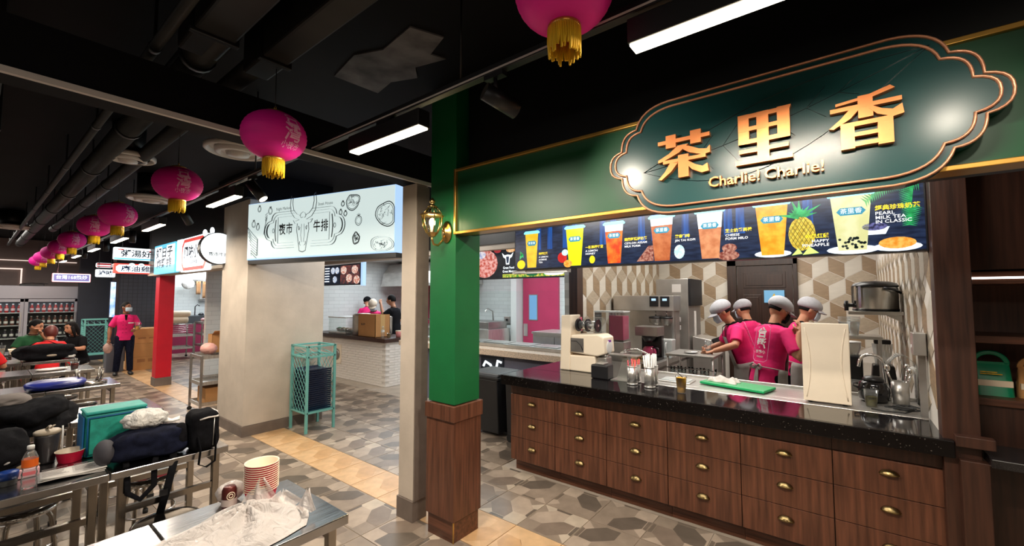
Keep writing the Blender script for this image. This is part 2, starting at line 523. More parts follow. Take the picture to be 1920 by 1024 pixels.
# ------------------------------------------------------------------ floor of patterned tiles
def tile_mesh(name, turn, tones):
    b = MB()
    T = 0.394
    c = 0.2
    def fn(z):
        def g(u, v):
            x, y = u - c, v - c
            for _ in range(turn):
                x, y = -y, x
            k = T / 0.4
            return (x * k, y * k, z)
        return g
    h1 = [(.035, .15), (.035, .275), (.15, .385), (.265, .385), (.265, .26), (.14, .145)]
    h2 = [(y, x) for x, y in reversed(h1)]
    f0 = fn(0.0)
    b.flat([(0, 0), (.4, 0), (0, .4)], f0, 2)
    b.flat([(.4, 0), (.4, .4), (0, .4)], f0, 3)
    f1 = fn(0.0006)
    b.flat(h1, f1, 0)
    b.flat(h2, f1, 1)
    b.flat([(0.002, .14), (.03, .15), (.03, .275), (0.002, .285)], f1, 4)
    b.flat([(.14, .002), (.285, .002), (.275, .03), (.15, .03)], f1, 4)
    lo = fn(-0.008)
    q = [(0, 0), (.4, 0), (.4, .4), (0, .4)]
    vs = [f0(*p) for p in q] + [lo(*p) for p in q]
    b.add(vs, [(0, 4, 5, 1), (1, 5, 6, 2), (2, 6, 7, 3), (3, 7, 4, 0)], 2)
    me = bpy.data.meshes.new(name)
    me.from_pydata(b.v, [], b.f)
    for t in tones:
        me.materials.append(t)
    me.polygons.foreach_set('material_index', b.mi)
    return me, b

def stone(n, r, g, bl):
    return mat(n, tuple(.88 * q for q in srgb(r, g, bl)), 0.36, var=0.14, scale=9, bump=0.05, bscale=30)
stones = [stone('stone_dark', 106, 95, 84), stone('stone_mid', 152, 136, 120), stone('stone_light', 182, 164, 146),
          stone('stone_pale', 198, 182, 162), stone('stone_brown', 134, 118, 104), stone('stone_rod', 118, 105, 92)]
oran = [stone('stone_honey', 218, 176, 128), stone('stone_honey_light', 226, 186, 140), stone('stone_honey_deep', 212, 168, 120)]
S_ = stones
tone_sets = [[S_[0], S_[1], S_[2], S_[1], S_[5]], [S_[0], S_[4], S_[1], S_[2], S_[5]], [S_[4], S_[2], S_[3], S_[1], S_[0]]]
variants = [[tile_mesh('tile', t, ts) for t in range(4)] for ts in tone_sets]
honey = [tile_mesh('tile', t, [oran[2], oran[1], oran[0], oran[1], oran[0]]) for t in range(4)]

fl = MB().box(-17.8, 3.0, -4.5, 8.6, -0.12, -0.004).build('floor', M['grout'])
struct(fl)
rest = MB()
cells = []
for i in range(-44, 8):
    for j in range(-4, 21):
        X, Y = -1.98 + 0.4 * i + 0.2, 2.2 + 0.4 * j + 0.2 - 1.2
        Y = 2.2 + 0.4 * (j - 8) + 0.2
        if X < -17.7 or X > 1.3: continue
        if Y > 4.7 and not (-6.8 < X < -2.8 and Y < 4.7): continue
        if X > -2.6 and Y > 3.5: continue
        cells.append((X, Y))
fwdv = Vector((-cos(yaw), sin(yaw), 0))
rgt = Vector((sin(yaw), cos(yaw), 0))
def infront(X, Y):
    p = Vector((X, Y, 0)); w = p.dot(fwdv)
    if w < 0.4: return False
    px = 960 + FPX * p.dot(rgt) / w; py = 556 + FPX * H / w
    return -90 < px < 2000 and py < 1120
cells.sort(key=lambda c: (not infront(*c), c[0] ** 2 + c[1] ** 2))
fixed = {(-2, 4): (0, 0), }
n_t = 0
for X, Y in cells:
    row = 2.2 < Y < 2.6
    a = int(round((X + 2.18) / 0.4)); b_ = int(round((Y - 2.4) / 0.4))
    rng = random.Random(a * 97 + b_ * 131 + 5)
    turn = {(0, 2): 0, (1, 2): 3, (2, 2): 2, (1, 1): 2, (0, 1): 1}.get((a, b_), rng.randrange(4))
    me, bb = honey[turn] if row else variants[rng.choice([0, 0, 1, 1, 2])][turn]
    if n_t < 290 and infront(X, Y):
        o = bpy.data.objects.new('tile', me)
        COL.objects.link(o); o.parent = fl; o.location = (X, Y, 0.004); n_t += 1
    else:
        base = [4, 5, 3, 4, 3] if row else [0, 1, 2, 1, 5]
        vs = [(x + X, y + Y, z + 0.004) for x, y, z in bb.v]
        o = len(rest.v); rest.v += vs
        ts = oran if row else None
        pick = ([8, 7, 6, 7, 6] if row else [[0, 1, 2, 1, 5], [0, 4, 1, 2, 5], [4, 2, 3, 1, 0]][rng.choice([0, 0, 1, 1, 2])])
        for f, mi in zip(bb.f, bb.mi):
            rest.f.append([k + o for k in f]); rest.mi.append(pick[mi]); rest.sm.append(False)
r_ = rest.build('tile_field', stones + oran, fl)
r_['kind'] = 'stuff'

# ------------------------------------------------------------------ room shell
struct(MB().box(-17.8, 3.0, -4.5, 8.6, 3.3, 3.42).build('ceiling', M['ceiling']))
struct(MB().box(-17.95, -17.8, -4.5, 8.6, 0, 3.3).build('wall_west', mat('far_wall', srgb(122, 104, 98), 0.6, var=0.1, scale=3)))
struct(MB().box(-17.8, 3.0, -4.6, -4.5, 0, 3.3).build('wall_bounce_south', mat('bounce_wall', srgb(120, 112, 106), 0.7, var=0.1)))  # added out of view to bounce light; the real hall continues here
struct(MB().box(3.0, 3.1, -4.5, 8.6, 0, 3.3).build('wall_bounce_east', mat('bounce_wall_east', srgb(120, 108, 100), 0.7, var=0.1)))  # unseen end wall, likewise put in as a light bouncer
wn = MB().box(-17.8, 3.0, 8.5, 8.6, 0, 3.3).build('wall_north', M['whitetile'])
struct(wn)
# stall ceilings
struct(MB().box(-10.98, -2.86, 4.9, 8.5, 2.75, 2.85).build('ceiling_steak_stall', M['white']))
struct(MB().box(-17.0, -11.1, 2.55, 8.5, 2.75, 2.85).build('ceiling_far_kitchen', M['white']))
struct(MB().box(-2.74, 0.45, 3.5, 8.1, 2.75, 2.85).build('ceiling_tea_stall', M['white']))
# dark fascia above the steak stall counters
struct(MB().box(-11.0, -2.75, 4.75, 4.9, 2.5, 3.3).build('trim_1', M['black']))
struct(MB().box(-11.0, -2.75, 4.78, 4.9, 2.42, 2.5).build('trim_2', M['plaster']))
# partitions
struct(MB().box(-11.1, -10.98, 3.2, 8.5, 0, 3.3).build('wall_partition_west', M['whitetile_y']))
p_ = MB().box(-2.86, -2.74, 4.8, 8.5, 0, 3.3).build('wall_partition_east', M['whitetile_y'])
struct(p_)

# wall block beside the steak stall
struct(MB().box(-6.75, -5.74, 2.05, 3.16, 2.95, 3.3).build('trim_13', M['ceiling']))
wb = MB().box(-6.68, -5.81, 2.11, 3.1, 0.13, 2.95).build('wall_block', M['plaster'], bev=0.006)
struct(wb)
sk = MB().box(-6.69, -5.80, 2.10, 3.11, 0, 0.13).build('baseboard_block', M['skirting'])
struct(sk)

# slim plaster post, its top under the beam
post = MB().box(-2.80, -2.626, 2.14, 2.26, 0.16, 2.62).build('post_column', M['plaster'], bev=0.004)
struct(post)
struct(MB().box(-2.81, -2.616, 2.13, 2.27, 0, 0.16).build('baseboard_post', M['skirting'], bev=0.003))
struct(MB().box(-2.617, -2.608, 2.14, 2.26, 0.16, 2.6).build('trim_3', M['skirting']))

# beam with its pale lower edge
bm_ = MB().box(-2.80, -2.60, -4.5, 2.30, 2.63, 2.86).build('beam', M['ceiling'])
struct(bm_)
MB().box(-2.612, -2.588, -4.5, 2.30, 2.612, 2.638).build('edge_trim', M['trimwhite'], bm_)

# green pillar with walnut casing
pil = thing('pillar', 'square green pillar with walnut cladding below waist height, beside the counter walkway', 'pillar', (-2.31, 2.262, 0))
MB().box(-.135, .135, -.130, .130, .95, 3.3).build('green_shaft', M['green'], pil, 0.004)
MB().box(-.145, .145, -.140, .140, .15, .84).build('wood_casing', M['wood'], pil, 0.003)
MB().box(-.155, .155, -.150, .150, .835, .945).build('casing_cap', M['wood'], pil, 0.004)
MB().box(-.132, .132, -.128, .128, 0, .15).build('base_plinth', M['woodx'], pil, 0.003)
MB().box(.128, .136, -.132, -.124, 0, .15).build('corner_strip', M['brass'], pil)

# red pillar further down
rp = thing('pillar', 'red painted pillar on the orange tile strip in the distance', 'pillar', (-10.5, 2.36, 0))
MB().box(-.13, .13, -.12, .12, .16, 3.3).build('shaft', M['red'], rp, 0.004)
MB().box(-.14, .14, -.13, .13, 0, .16).build('plinth', M['skirting'], rp, 0.004)

# far end: navy wall, dark tiled wall
struct(MB().box(-16.2, -16.0, 1.78, 2.42, 0, 3.3).build('wall_navy', M['navy']))
struct(MB().box(-15.3, -15.1, 2.45, 3.45, 0, 2.45).build('wall_dark_tiled', M['darktile']))
struct(MB().box(-15.4, -15.05, 2.40, 3.5, 2.45, 3.3).build('wall_dark_upper', M['navy']))
# far kitchen: back wall and fascia
struct(MB().box(-17.0, -11.1, 6.0, 6.1, 0, 2.75).build('wall_far_kitchen', M['whitetile']))
struct(MB().box(-16.75, -16.6, 3.45, 6.0, 0, 2.75).build('wall_far_kitchen_side', M['whitetile_y']))
struct(MB().box(-10.9, -6.7, 2.16, 2.4, 2.125, 2.17).build('trim_4', M['plaster']))
struct(MB().box(-10.9, -6.7, 2.17, 2.4, 2.17, 3.3).build('trim_14', M['black']))

# ------------------------------------------------------------------ tea stall walls with rhombus tiles
wall_tea_back = MB().box(-2.74, 0.45, 8.0, 8.1, 0, 2.75).build('wall_tea_back', M['mortar'])
wall_tea_left = MB().box(-2.74, -2.70, 4.9, 8.0, 0, 2.75).build('wall_tea_left', M['mortar'])
wall_tea_right = MB().box(0.42, 0.50, 3.42, 8.0, 0, 2.75).build('wall_tea_right', M['mortar'])
for w_ in (wall_tea_back, wall_tea_left, wall_tea_right):
    struct(w_)
rt = [mat('cube_tile_pale', srgb(208, 202, 190), 0.4, var=0.05, scale=6, stretch=(1, 1, 8)),
      mat('cube_tile_oak', srgb(150, 128, 102), 0.4, var=0.16, scale=5, stretch=(2, 2, 12)),
      mat('cube_tile_taupe', srgb(176, 162, 142), 0.4, var=0.12, scale=5, stretch=(3, 3, 10))]
R_ = 0.228
hw = R_ * 0.866
def rhomb_mesh(k, plane):
    g = 0.965
    if k == 0: q = [(0, 0), (hw, R_ / 2), (hw, R_ * 1.5), (0, R_)]         # right face, pale
    elif k == 1: q = [(0, 0), (0, R_), (-hw, R_ * 1.5), (-hw, R_ / 2)]     # left face, oak
    else: q = [(0, R_), (hw, R_ * 1.5), (0, R_ * 2), (-hw, R_ * 1.5)]      # top face
    cu = sum(p[0] for p in q) / 4; cv = sum(p[1] for p in q) / 4
    q = [((u - cu) * g, (v - cv) * g) for u, v in q]
    fn = {'back': lambda u, v, d: (u, -d, v), 'left': lambda u, v, d: (d, u, v), 'right': lambda u, v, d: (-d, -u, v)}[plane]
    b = MB().prism(q, 0, 0.003, fn)
    me = bpy.data.meshes.new('tile')
    me.from_pydata(b.v, [], b.f)
    me.materials.append(rt[k])
    return me, cu, cv
def rhombs(wall, plane, u0, u1, v0, v1, org, skip=None):
    ms = [rhomb_mesh(k, plane) for k in range(3)]
    row = 0
    v = v0 - R_
    while v < v1 + R_:
        off = hw if row % 2 else 0
        n = int((u1 - u0) / (2 * hw)) + 2
        for i in range(-1, n):
            u = u0 + off + i * 2 * hw
            for k in range(3):
                me, cu, cv = ms[k]
                U, V = u + cu, v + cv
                if U < u0 + 0.02 or U > u1 - 0.02 or V < v0 or V > v1: continue
                if skip and skip(U, V): continue
                o = bpy.data.objects.new('tile', me); COL.objects.link(o); o.parent = wall
                o.location = {'back': (U, org, V), 'left': (org, U, V), 'right': (org, U, V)}[plane]
        v += R_ * 1.5; row += 1
rhombs(wall_tea_back, 'back', -2.70, 0.42, 0.85, 2.4, 8.0, lambda u, v: -1.38 < u < -0.58 and v < 2.2)
rhombs(wall_tea_left, 'left', 4.9, 8.0, 0.9, 2.4, -2.70)
rhombs(wall_tea_right, 'right', 3.45, 8.0, 0.95, 2.2, 0.42)

# walnut door in the back wall
dr = struct(MB().box(-1.37, -0.59, 7.965, 8.0, 0, 2.22).build('door_1', M['doorwood']))
for x0, x1, z0, z1 in ((-1.52, -1.38, 0, 2.33), (-0.58, -0.52, 0, 2.33), (-1.52, -0.52, 2.23, 2.33)):
    MB().box(x0, x1, 7.94, 8.0, z0, z1).build('door_frame', M['doorwood'], dr, 0.006)
for x0, x1, z0, z1 in ((-1.28, -0.68, 1.86, 2.12), (-1.28, -1.02, 0.95, 1.75), (-0.94, -0.68, 0.95, 1.75), (-1.28, -1.02, 0.2, 0.85), (-0.94, -0.68, 0.2, 0.85)):
    b = MB()
    b.box(x0, x1, 7.955, 7.966, z0, z1)
    b.box(x0 + .04, x1 - .04, 7.945, 7.956, z0 + .04, z1 - .04)
    b.build('door_panel', M['doorwood'], dr, 0.004)
nt_ = thing('notice', 'small blue and yellow notice stuck on the dark walnut door', 'notice', (-0.84, 7.93, 1.72))
b = MB().box(-.14, .14, 0, .003, -.10, .10)
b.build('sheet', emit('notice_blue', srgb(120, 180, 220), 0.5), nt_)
MB().prism([(-.04, -.03), (.04, -.03), (.0, .05)], -.002, 0, lambda u, v, d: (u, d, v)).build('mark', M['yellow'], nt_)

# dark jamb at the left of the tea stall, right pilaster
struct(MB().box(-2.78, -2.66, 4.78, 4.93, 0.955, 2.75).build('trim_5', M['wooddark']))
pl_ = struct(MB().box(.415, .56, 3.30, 3.42, 0.0, 2.8).build('trim_6', M['wooddark'], bev=0.003))

# ------------------------------------------------------------------ counter: six cabinets, granite top, steel worktop
CX = [-2.63, -2.115, -1.605, -1.095, -0.59, -0.075, 0.455]
def make_cabinet(i):
    x0, x1 = CX[i], CX[i + 1]
    pos = ['leftmost, beside the bins', 'second from the left end', 'third from the left, under the straw canisters', 'fourth from the left, under the green board', 'fifth from the left, under the tall ivory panel', 'rightmost, beside the dark pilaster']
    t = thing('drawer_cabinet', 'walnut drawer cabinet under the granite top, ' + pos[i], 'cabinet', ((x0 + x1) / 2, 3.36, 0), 0, 'drawer cabinets of the tea counter')
    w = (x1 - x0) / 2
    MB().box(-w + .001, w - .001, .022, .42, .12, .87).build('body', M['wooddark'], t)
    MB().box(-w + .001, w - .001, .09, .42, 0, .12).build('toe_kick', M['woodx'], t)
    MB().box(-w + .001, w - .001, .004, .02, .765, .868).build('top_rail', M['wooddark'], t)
    for zc, z0, z1 in ((.65, .553, .755), (.44, .343, .549), (.225, .125, .339)):
        d = MB().box(-w + .0025, w - .0025, 0, .02, z0, z1).build('drawer', M['wood'], t, 0.0015)
        h = MB()
        n = 12
        def shell(u, v):
            a = pi * u; e = v * pi / 2
            return (.045 * cos(a) * cos(e * .0) * (1 - .12 * v), -.003 - .026 * sin(e), zc + .035 + .032 * (sin(a) * 1.0) * cos(e) * 1.0 - .012)
        h.grid(14, 6, lambda u, v: (.046 * cos(pi * u) * cos(v * pi / 2 * .9), -.002 - .028 * sin(v * pi / 2), zc + .026 + .030 * sin(pi * u) * cos(v * pi / 2 * .9)))
        h.box(-.046, .046, -.002, .001, zc + .020, zc + .030)
        h.ball((0, -.012, zc + .031), (.046, .020, .012), 12, 6)
        h.build('cup_handle', M['antique'], d, solid=0.002)
for i in range(6):
    make_cabinet(i)

gt = thing('countertop', 'long black speckled granite countertop with a thick polished front edge', 'countertop', (-1.1, 3.25, .872))
b = MB()
b.box(-1.57, 1.555, .028, .47, .0, .078)
b.box(-1.57, -.60, .47, 1.52, .0, .078)
b.build('slab', M['granite'], gt, 0.004)
MB().box(-1.57, 1.555, 0, .029, -.012, .078).build('front_edge', M['graniteedge'], gt, 0.005)
wt = thing('worktop', 'stainless steel worktop behind the black granite of the tea counter', 'worktop', (-.67, 3.72, 0))
b = MB()
b.box(-1.02, 1.085, .002, .55, .91, .952)
b.box(-1.02, 1.085, .55, .57, .91, .975)
b.build('steel_top', M['steel'], wt, 0.004)
MB().box(-1.0, 1.07, .10, .53, .10, .91).build('base_panel', M['steeldark'], wt)
for x in (-.55, .35):
    b = MB(); b.box(x - .24, x + .24, .12, .44, .9485, .9525); b.build('sunken_lid', M['steel'], wt, 0.001)

# counter end panel right and the niche
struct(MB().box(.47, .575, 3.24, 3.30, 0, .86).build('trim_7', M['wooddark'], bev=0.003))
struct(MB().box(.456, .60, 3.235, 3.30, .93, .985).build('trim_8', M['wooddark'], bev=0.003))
nb = thing('display_shelf', 'dark walnut shelf niche with a lit edge, right of the tea counter', 'shelf unit', (.93, 3.3, 0))
MB().box(-.365, .5, .62, .66, 0, 2.8).build('back_panel', M['wood'], nb)
for z0, z1 in ((1.79, 1.86), (1.46, 1.50), (1.115, 1.155)):
    MB().box(-.365, .5, .20, .62, z0, z1).build('shelf_board', M['woodx'], nb, 0.003)
MB().box(-.365, .5, .195, .212, 1.818, 1.829).build('light_strip', M['ledwhite'], nb)
MB().box(-.365, .5, .18, .20, 1.87, 2.8).build('upper_panel', M['wooddark'], nb)
MB().box(-.365, .5, .22, .24, 0, 1.115).build('lower_panel', M['wooddark'], nb)
bl = tag(MB().box(.572, 1.4, 3.20, 3.52, .855, .90).build('ledge', M['granite'], bev=0.004), 'narrow black ledge below the shelf niche at the right', 'ledge')

# two gift bags on the niche shelf
def gift_bag(x, y, z, w, h, m, lab, holed):
    t = thing('gift_bag', lab, 'bag', (x, y, z))
    b = MB()
    def f(u, v):
        a = 2 * pi * u
        d = .055 * (1 - v) ** .7 + .004
        return (w / 2 * (1 - .1 * v) * max(-1, min(1, 1.25 * cos(a))), d * max(-1, min(1, 1.3 * sin(a))), h * .72 * v)
    b.grid(24, 7, f, wrap=True)
    b.box(-w / 2 * .9, w / 2 * .9, -.003, .003, h * .70, h * .78)
    b.build('pouch', m, t)
    b = MB()
    if holed:
        b.tube([(w * .40 * cos(pi * i / 12), 0, h * .74 + h * .26 * sin(pi * i / 12)) for i in range(13)], .013, 8, flat=.4)
        b.build('handle', m, t)
    MB().box(-w * .46, w * .46, -.050, .050, h * .22, h * .36).build('label_band', M['cream'], t)
    for k in range(3):
        MB().box(-w * .3, w * .22 - .02 * k, -.054, -.05, h * (.50 + .045 * k), h * (.52 + .045 * k)).build('print_line', M['yellow'], t) if k < 2 else None
gift_bag(.672, 3.66, 1.155, .165, .24, mat('bag_emerald', srgb(12, 138, 98), 0.35, var=0.1), 'emerald green handled gift bag with a cream band on the niche shelf', True)
gift_bag(.845, 3.66, 1.155, .15, .22, M['cardboard'], 'tan paper gift bag beside the green bag on the niche shelf', True)

# ------------------------------------------------------------------ green header board with gold frame
hd = thing('fascia_board', 'wide green fascia board in a gold frame above the tea counter', 'fascia', (-.5, 2.12, 2.163))
MB().box(-1.655, 2.2, .006, .10, .012, .468).build('board', M['headergreen'], hd)
b = MB()
b.box(-1.67, 2.2, -.012, .10, 0, .020); 
b.build('frame_bottom', M['gold'], hd, 0.003)
MB().box(-1.67, 2.2, -.012, .10, .455, .475).build('frame_top', M['gold'], hd, 0.003)
MB().box(-1.672, -1.652, -.014, .10, 0, .475).build('frame_side', M['gold'], hd, 0.003)
struct(MB().box(-2.15, 1.7, 2.24, 2.3, 2.17, 3.3).build('trim_9', M['black']))
# underside between fascia and menu
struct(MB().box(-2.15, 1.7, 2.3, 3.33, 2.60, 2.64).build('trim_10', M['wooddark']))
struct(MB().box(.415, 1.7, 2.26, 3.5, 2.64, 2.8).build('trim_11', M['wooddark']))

# ------------------------------------------------------------------ plaque with scalloped ends
pq = thing('sign_plaque', 'dark teal scalloped plaque with copper Chinese characters on the green fascia', 'sign', (-.232, 2.105, 2.395))
def scallop(k):
    """right half outline from the top middle to the bottom middle, k shrinks it"""
    pts = [(0, .277), (.40, .277)]
    def bez(p0, p1, p2, n=8):
        return [((1 - t) ** 2 * p0[0] + 2 * t * (1 - t) * p1[0] + t * t * p2[0], (1 - t) ** 2 * p0[1] + 2 * t * (1 - t) * p1[1] + t * t * p2[1]) for t in [i / n for i in range(1, n + 1)]]
    pts += bez((.40, .277), (.535, .270), (.560, .170))
    pts += bez((.560, .170), (.640, .165), (.640, .070))
    pts += bez((.640, .070), (.705, .060), (.704, .0), 5)
    q = pts[1:]
    pts += [(x, -y) for x, y in reversed(pts[:-1])]
    L = [(-x, y) for x, y in reversed(pts)]
    al = pts + L[1:-1]
    return [(x * (1 - k / .70), y * (1 - k / .277)) for x, y in al]
xz = lambda u, v, d: (u, d, v)
MB().prism(scallop(0), -.060, 0, xz).build('backing', M['teal'], pq)
MB().prism(scallop(.030), -.066, -.060, xz).build('face', M['teal'], pq)
for k, d in ((.004, -.062), (.034, -.068)):
    MB().tube([(x, d, z) for x, z in scallop(k)], .0085, 8, closed=True, flat=.6).build('rim', M['copperpale'], pq)
# painted leaf lines
b = MB()
def ribbon(pts, r=.005):
    b.tube([(x, -.0665, z) for x, z in pts], r, 6, flat=.2)
up = [(-.52 + 1.03 * t, -.06 + .27 * t ** 1.2 + .10 * sin(pi * t)) for t in [i / 20 for i in range(21)]]
lo = [(-.52 + 1.03 * t, -.06 + .27 * t ** 1.2 - .19 * sin(pi * t)) for t in [i / 20 for i in range(21)]]
mid = [(-.52 + 1.03 * t, -.06 + .27 * t ** 1.2 - .02 * sin(pi * t)) for t in [i / 20 for i in range(21)]]
for c_ in (up, lo, mid): ribbon(c_)
for i in range(3, 17, 2):
    ribbon([mid[i], ((mid[i][0] * .4 + up[i + 2][0] * .6), mid[i][1] * .4 + up[i + 2][1] * .6)], .0035)
    ribbon([mid[i], ((mid[i][0] * .4 + lo[i + 2][0] * .6), mid[i][1] * .4 + lo[i + 2][1] * .6)], .0035)
b.build('leaf_drawing', M['tealdark'], pq)
GL = {
 'cha': [[(0, .80), (1, .80), (1, .885), (0, .885)], [(.16, .70), (.36, .70), (.36, .99), (.16, .99)], [(.64, .70), (.84, .70), (.84, .99), (.64, .99)],
         [(.40, .72), (.60, .72), (.42, .56), (.10, .42), (.0, .40), (.0, .46), (.22, .57)], [(.48, .72), (.62, .66), (.80, .56), (.94, .53), (1.0, .60), (1.0, .44), (.86, .42), (.62, .52), (.44, .66)],
         [(.10, .355), (.92, .355), (.92, .43), (.10, .43)], [(.40, 0), (.60, 0), (.60, .50), (.40, .50)],
         [(.24, .36), (.40, .34), (.26, .16), (.06, .0), (.0, .02), (.14, .18)], [(.60, .34), (.72, .24), (.86, .17), (.95, .22), (.97, .05), (.84, .03), (.66, .14), (.56, .28)]],
 'li': [[(.06, .40), (.26, .40), (.26, .99), (.06, .99)], [(.40, .04), (.61, .04), (.61, .99), (.40, .99)], [(.76, .40), (.97, .40), (.97, .92), (1.0, 1.0), (.76, 1.0)],
        [(.06, .90), (.97, .90), (.97, .985), (.06, .985)], [(.06, .655), (.97, .655), (.97, .735), (.06, .735)], [(.06, .40), (.97, .40), (.97, .485), (.06, .485)],
        [(.07, .22), (.94, .22), (.94, .295), (.07, .295)], [(0, 0), (1, 0), (1, .085), (0, .085)]],
 'xiang': [[(.10, .86), (.50, .90), (.84, 1.0), (.90, .94), (.62, .86), (.10, .81)], [(.41, .52), (.61, .52), (.61, .92), (.41, .92)], [(.02, .70), (.98, .70), (.98, .775), (.02, .775)],
           [(.30, .72), (.44, .70), (.30, .54), (.06, .40), (0, .42), (.16, .56)], [(.58, .72), (.72, .62), (.86, .57), (.98, .64), (1.0, .47), (.86, .44), (.66, .54), (.56, .66)],
           [(.16, 0), (.35, 0), (.35, .47), (.16, .47)], [(.66, 0), (.86, 0), (.86, .47), (.66, .47)], [(.16, .39), (.86, .39), (.86, .47), (.16, .47)], [(.16, .205), (.86, .205), (.86, .275), (.16, .275)], [(.16, .03), (.86, .03), (.86, .105), (.16, .105)]]}
for key, x0, x1, z0, z1 in (('cha', -.672, -.440, 2.275, 2.488), ('li', -.338, -.132, 2.283, 2.502), ('xiang', -.012, .202, 2.275, 2.487)):
    b = MB()
    for i, po in enumerate(GL[key]):
        b.prism([(x0 + (x1 - x0) * u + .232, z0 + (z1 - z0) * v - 2.395) for u, v in po], -.092 - .0003 * i, -.066, xz)
    b.build('character', M['copper'], pq)
for w_, x_ in (('Charlie!', -.118), ('Charlie!', .100)):
    b = MB(); b.text(w_, .064, lambda x, y, z: (x, -.078 - z, y), bold=.008, depth=.022)
    b.build('lettering', M['copper'], pq, loc=(x_, 0, -.166))
# ------------------------------------------------------------------ lit menu board
mb_ = thing('menu_board', 'long backlit menu board of drinks hanging above the tea counter', 'menu board', (-2.615, 3.40, 1.985))
MB().box(0, 3.03, .004, .10, 0, .46).build('housing', M['blackplastic'], mb_, 0.004)
MB().box(-.01, .12, .02, .12, -.03, -.002).build('bracket', M['white'], mb_)
MB().box(-.05, .60, .03, .10, -.035, -.003).build('lower_rail', M['white'], mb_)
MB().flat([(.012, .012), (3.02, .012), (3.02, .45), (.012, .45)], lambda u, v: (u, .003, v)).build('print_ground', screen('menu_ground', (.005, .010, .03), (.02, .035, .085), 1.0, 9, (1, 1, 5)), mb_)
pf = lambda off: (lambda u, v: (u, .003 - off, v))
sm1 = screen('menu_stripe', (.004, .03, .14), (.01, .12, .5), .9, 5, (12, 1, .6))
for u in (.30, .43, .60, .70, .98, 1.08, 1.33, 1.44, 1.68, 1.98, 2.06, 2.46):
    MB().flat([(u - .03, .19), (u + .03, .19), (u + .026, .45), (u - .026, .45)], pf(.0006)).build('backdrop_stripe', sm1, mb_)
def cup(u, wt_, wb_, z0, z1, cols, foam=0.0, boba=False):
    """a printed cup of drink with its lid and oval label"""
    b = MB()
    seg = 6
    for i in range(seg):
        t0, t1 = i / seg, (i + 1) / seg
        w0, w1 = wb_ + (wt_ - wb_) * t0, wb_ + (wt_ - wb_) * t1
        k = 1 if t0 >= 1 - foam - 1e-6 else 0
        b.flat([(u - w0, z0 + (z1 - z0) * t0), (u + w0, z0 + (z1 - z0) * t0), (u + w1, z0 + (z1 - z0) * t1), (u - w1, z0 + (z1 - z0) * t1)], pf(.0012), k)
    b.flat([(u - wt_ - .012, z1), (u + wt_ + .012, z1), (u + wt_ + .02, z1 + .012), (u + wt_, z1 + .03), (u - wt_, z1 + .03), (u - wt_ - .02, z1 + .012)], pf(.0016), 2)
    zl = z0 + (z1 - z0) * .72
    b.flat([(u - wt_ * .72, zl), (u - wt_ * .52, zl - .024), (u + wt_ * .52, zl - .024), (u + wt_ * .72, zl), (u + wt_ * .52, zl + .024), (u - wt_ * .52, zl + .024)], pf(.0018), 3)
    b.text('茶里香', wt_ * .36, lambda x, y, z: (u + x, .0006, zl + y), bold=.004, mi=4)
    if boba:
        rng = random.Random(3)
        for i in range(26):
            bu = u + rng.uniform(-.9, .9) * wb_; bv = z0 + .012 + rng.random() * .07
            b.flat([(bu + .008 * cos(a * pi / 4), bv + .008 * sin(a * pi / 4)) for a in range(8)], pf(.0019), 5)
    b.build('drink_picture', [screen('drink', cols[0], cols[1], 1.0, 14), emit('foam', (.85, .92, .90), 1.0), emit('lid', (.25, .80, .85), 1.0), emit('cup_label', (.005, .20, .32), 1.0), emit('label_text', (.8, .9, .9), 1.0), emit('boba', (.01, .02, .02), .5)], mb_)
cx = lambda X: X + 2.615
cup(cx(-2.40), .078, .052, .020, .355, ((.75, .45, .01), (.9, .62, .03)))
cup(cx(-1.915), .092, .062, .018, .360, ((.75, .78, .005), (.9, .85, .01)))
cup(cx(-1.53), .085, .058, .022, .355, ((.80, .05, .01), (.9, .30, .03)), .25)
cup(cx(-1.12), .090, .060, .022, .365, ((.42, .10, .03), (.62, .22, .08)), .18)
cup(cx(-.76), .090, .060, .020, .365, ((.50, .16, .06), (.75, .34, .16)), .45)
cup(cx(-.36), .096, .066, .022, .365, ((.85, .28, .01), (.95, .55, .05)))
cup(cx(.07), .102, .070, .026, .370, ((.62, .62, .28), (.75, .74, .45)), 0, True)
# saucers and fruit, each its own printed piece
ell = lambda u, v, a, c, n=16: [(u + a * cos(2 * pi * i / n), v + c * sin(2 * pi * i / n)) for i in range(n)]
def pic(name, m, poly, off):
    MB().flat(poly, pf(off)).build(name, m, mb_)
E_ = {k: emit(k, c, 1.0) for k, c in {'saucer': (.75, .85, .95), 'lemon': (.9, .68, .01), 'chunk': (.55, .75, .18), 'pine_line': (.12, .10, .01)}.items()}
S2 = {'snack': screen('snack', (.75, .26, .02), (.95, .55, .12), 1.0, 40), 'berries': screen('berries', (.01, .01, .04), (.2, .2, .5), 1.0, 60), 'apple': screen('apple', (.5, .01, .01), (.75, .05, .03), 1.0, 10),
      'creamy': screen('creamy', (.45, .75, .8), (.9, .95, .95), 1.0, 30), 'beans': screen('beans', (.18, .03, .02), (.65, .35, .25), 1.0, 50), 'leaves': screen('leaves', (.005, .20, .05), (.05, .62, .18), 1.0, 20), 'pineapple': screen('pineapple', (.45, .30, .02), (.85, .68, .10), 1.0, 45)}
pic('saucer_picture', E_['saucer'], ell(cx(-.36), .03, .11, .025), .0009)
pic('saucer_picture', E_['saucer'], ell(cx(.07), .03, .13, .028), .0009)
pic('bowl_picture', E_['saucer'], [(cx(.18) + x, .10 + y) for x, y in [(-.07, .06), (-.05, .015), (.05, .015), (.07, .06)]], .0008)
pic('saucer_picture', E_['saucer'], ell(cx(.28), .035, .11, .028), .0010)
pic('snack_picture', S2['snack'], ell(cx(.28), .058, .085, .035), .0012)
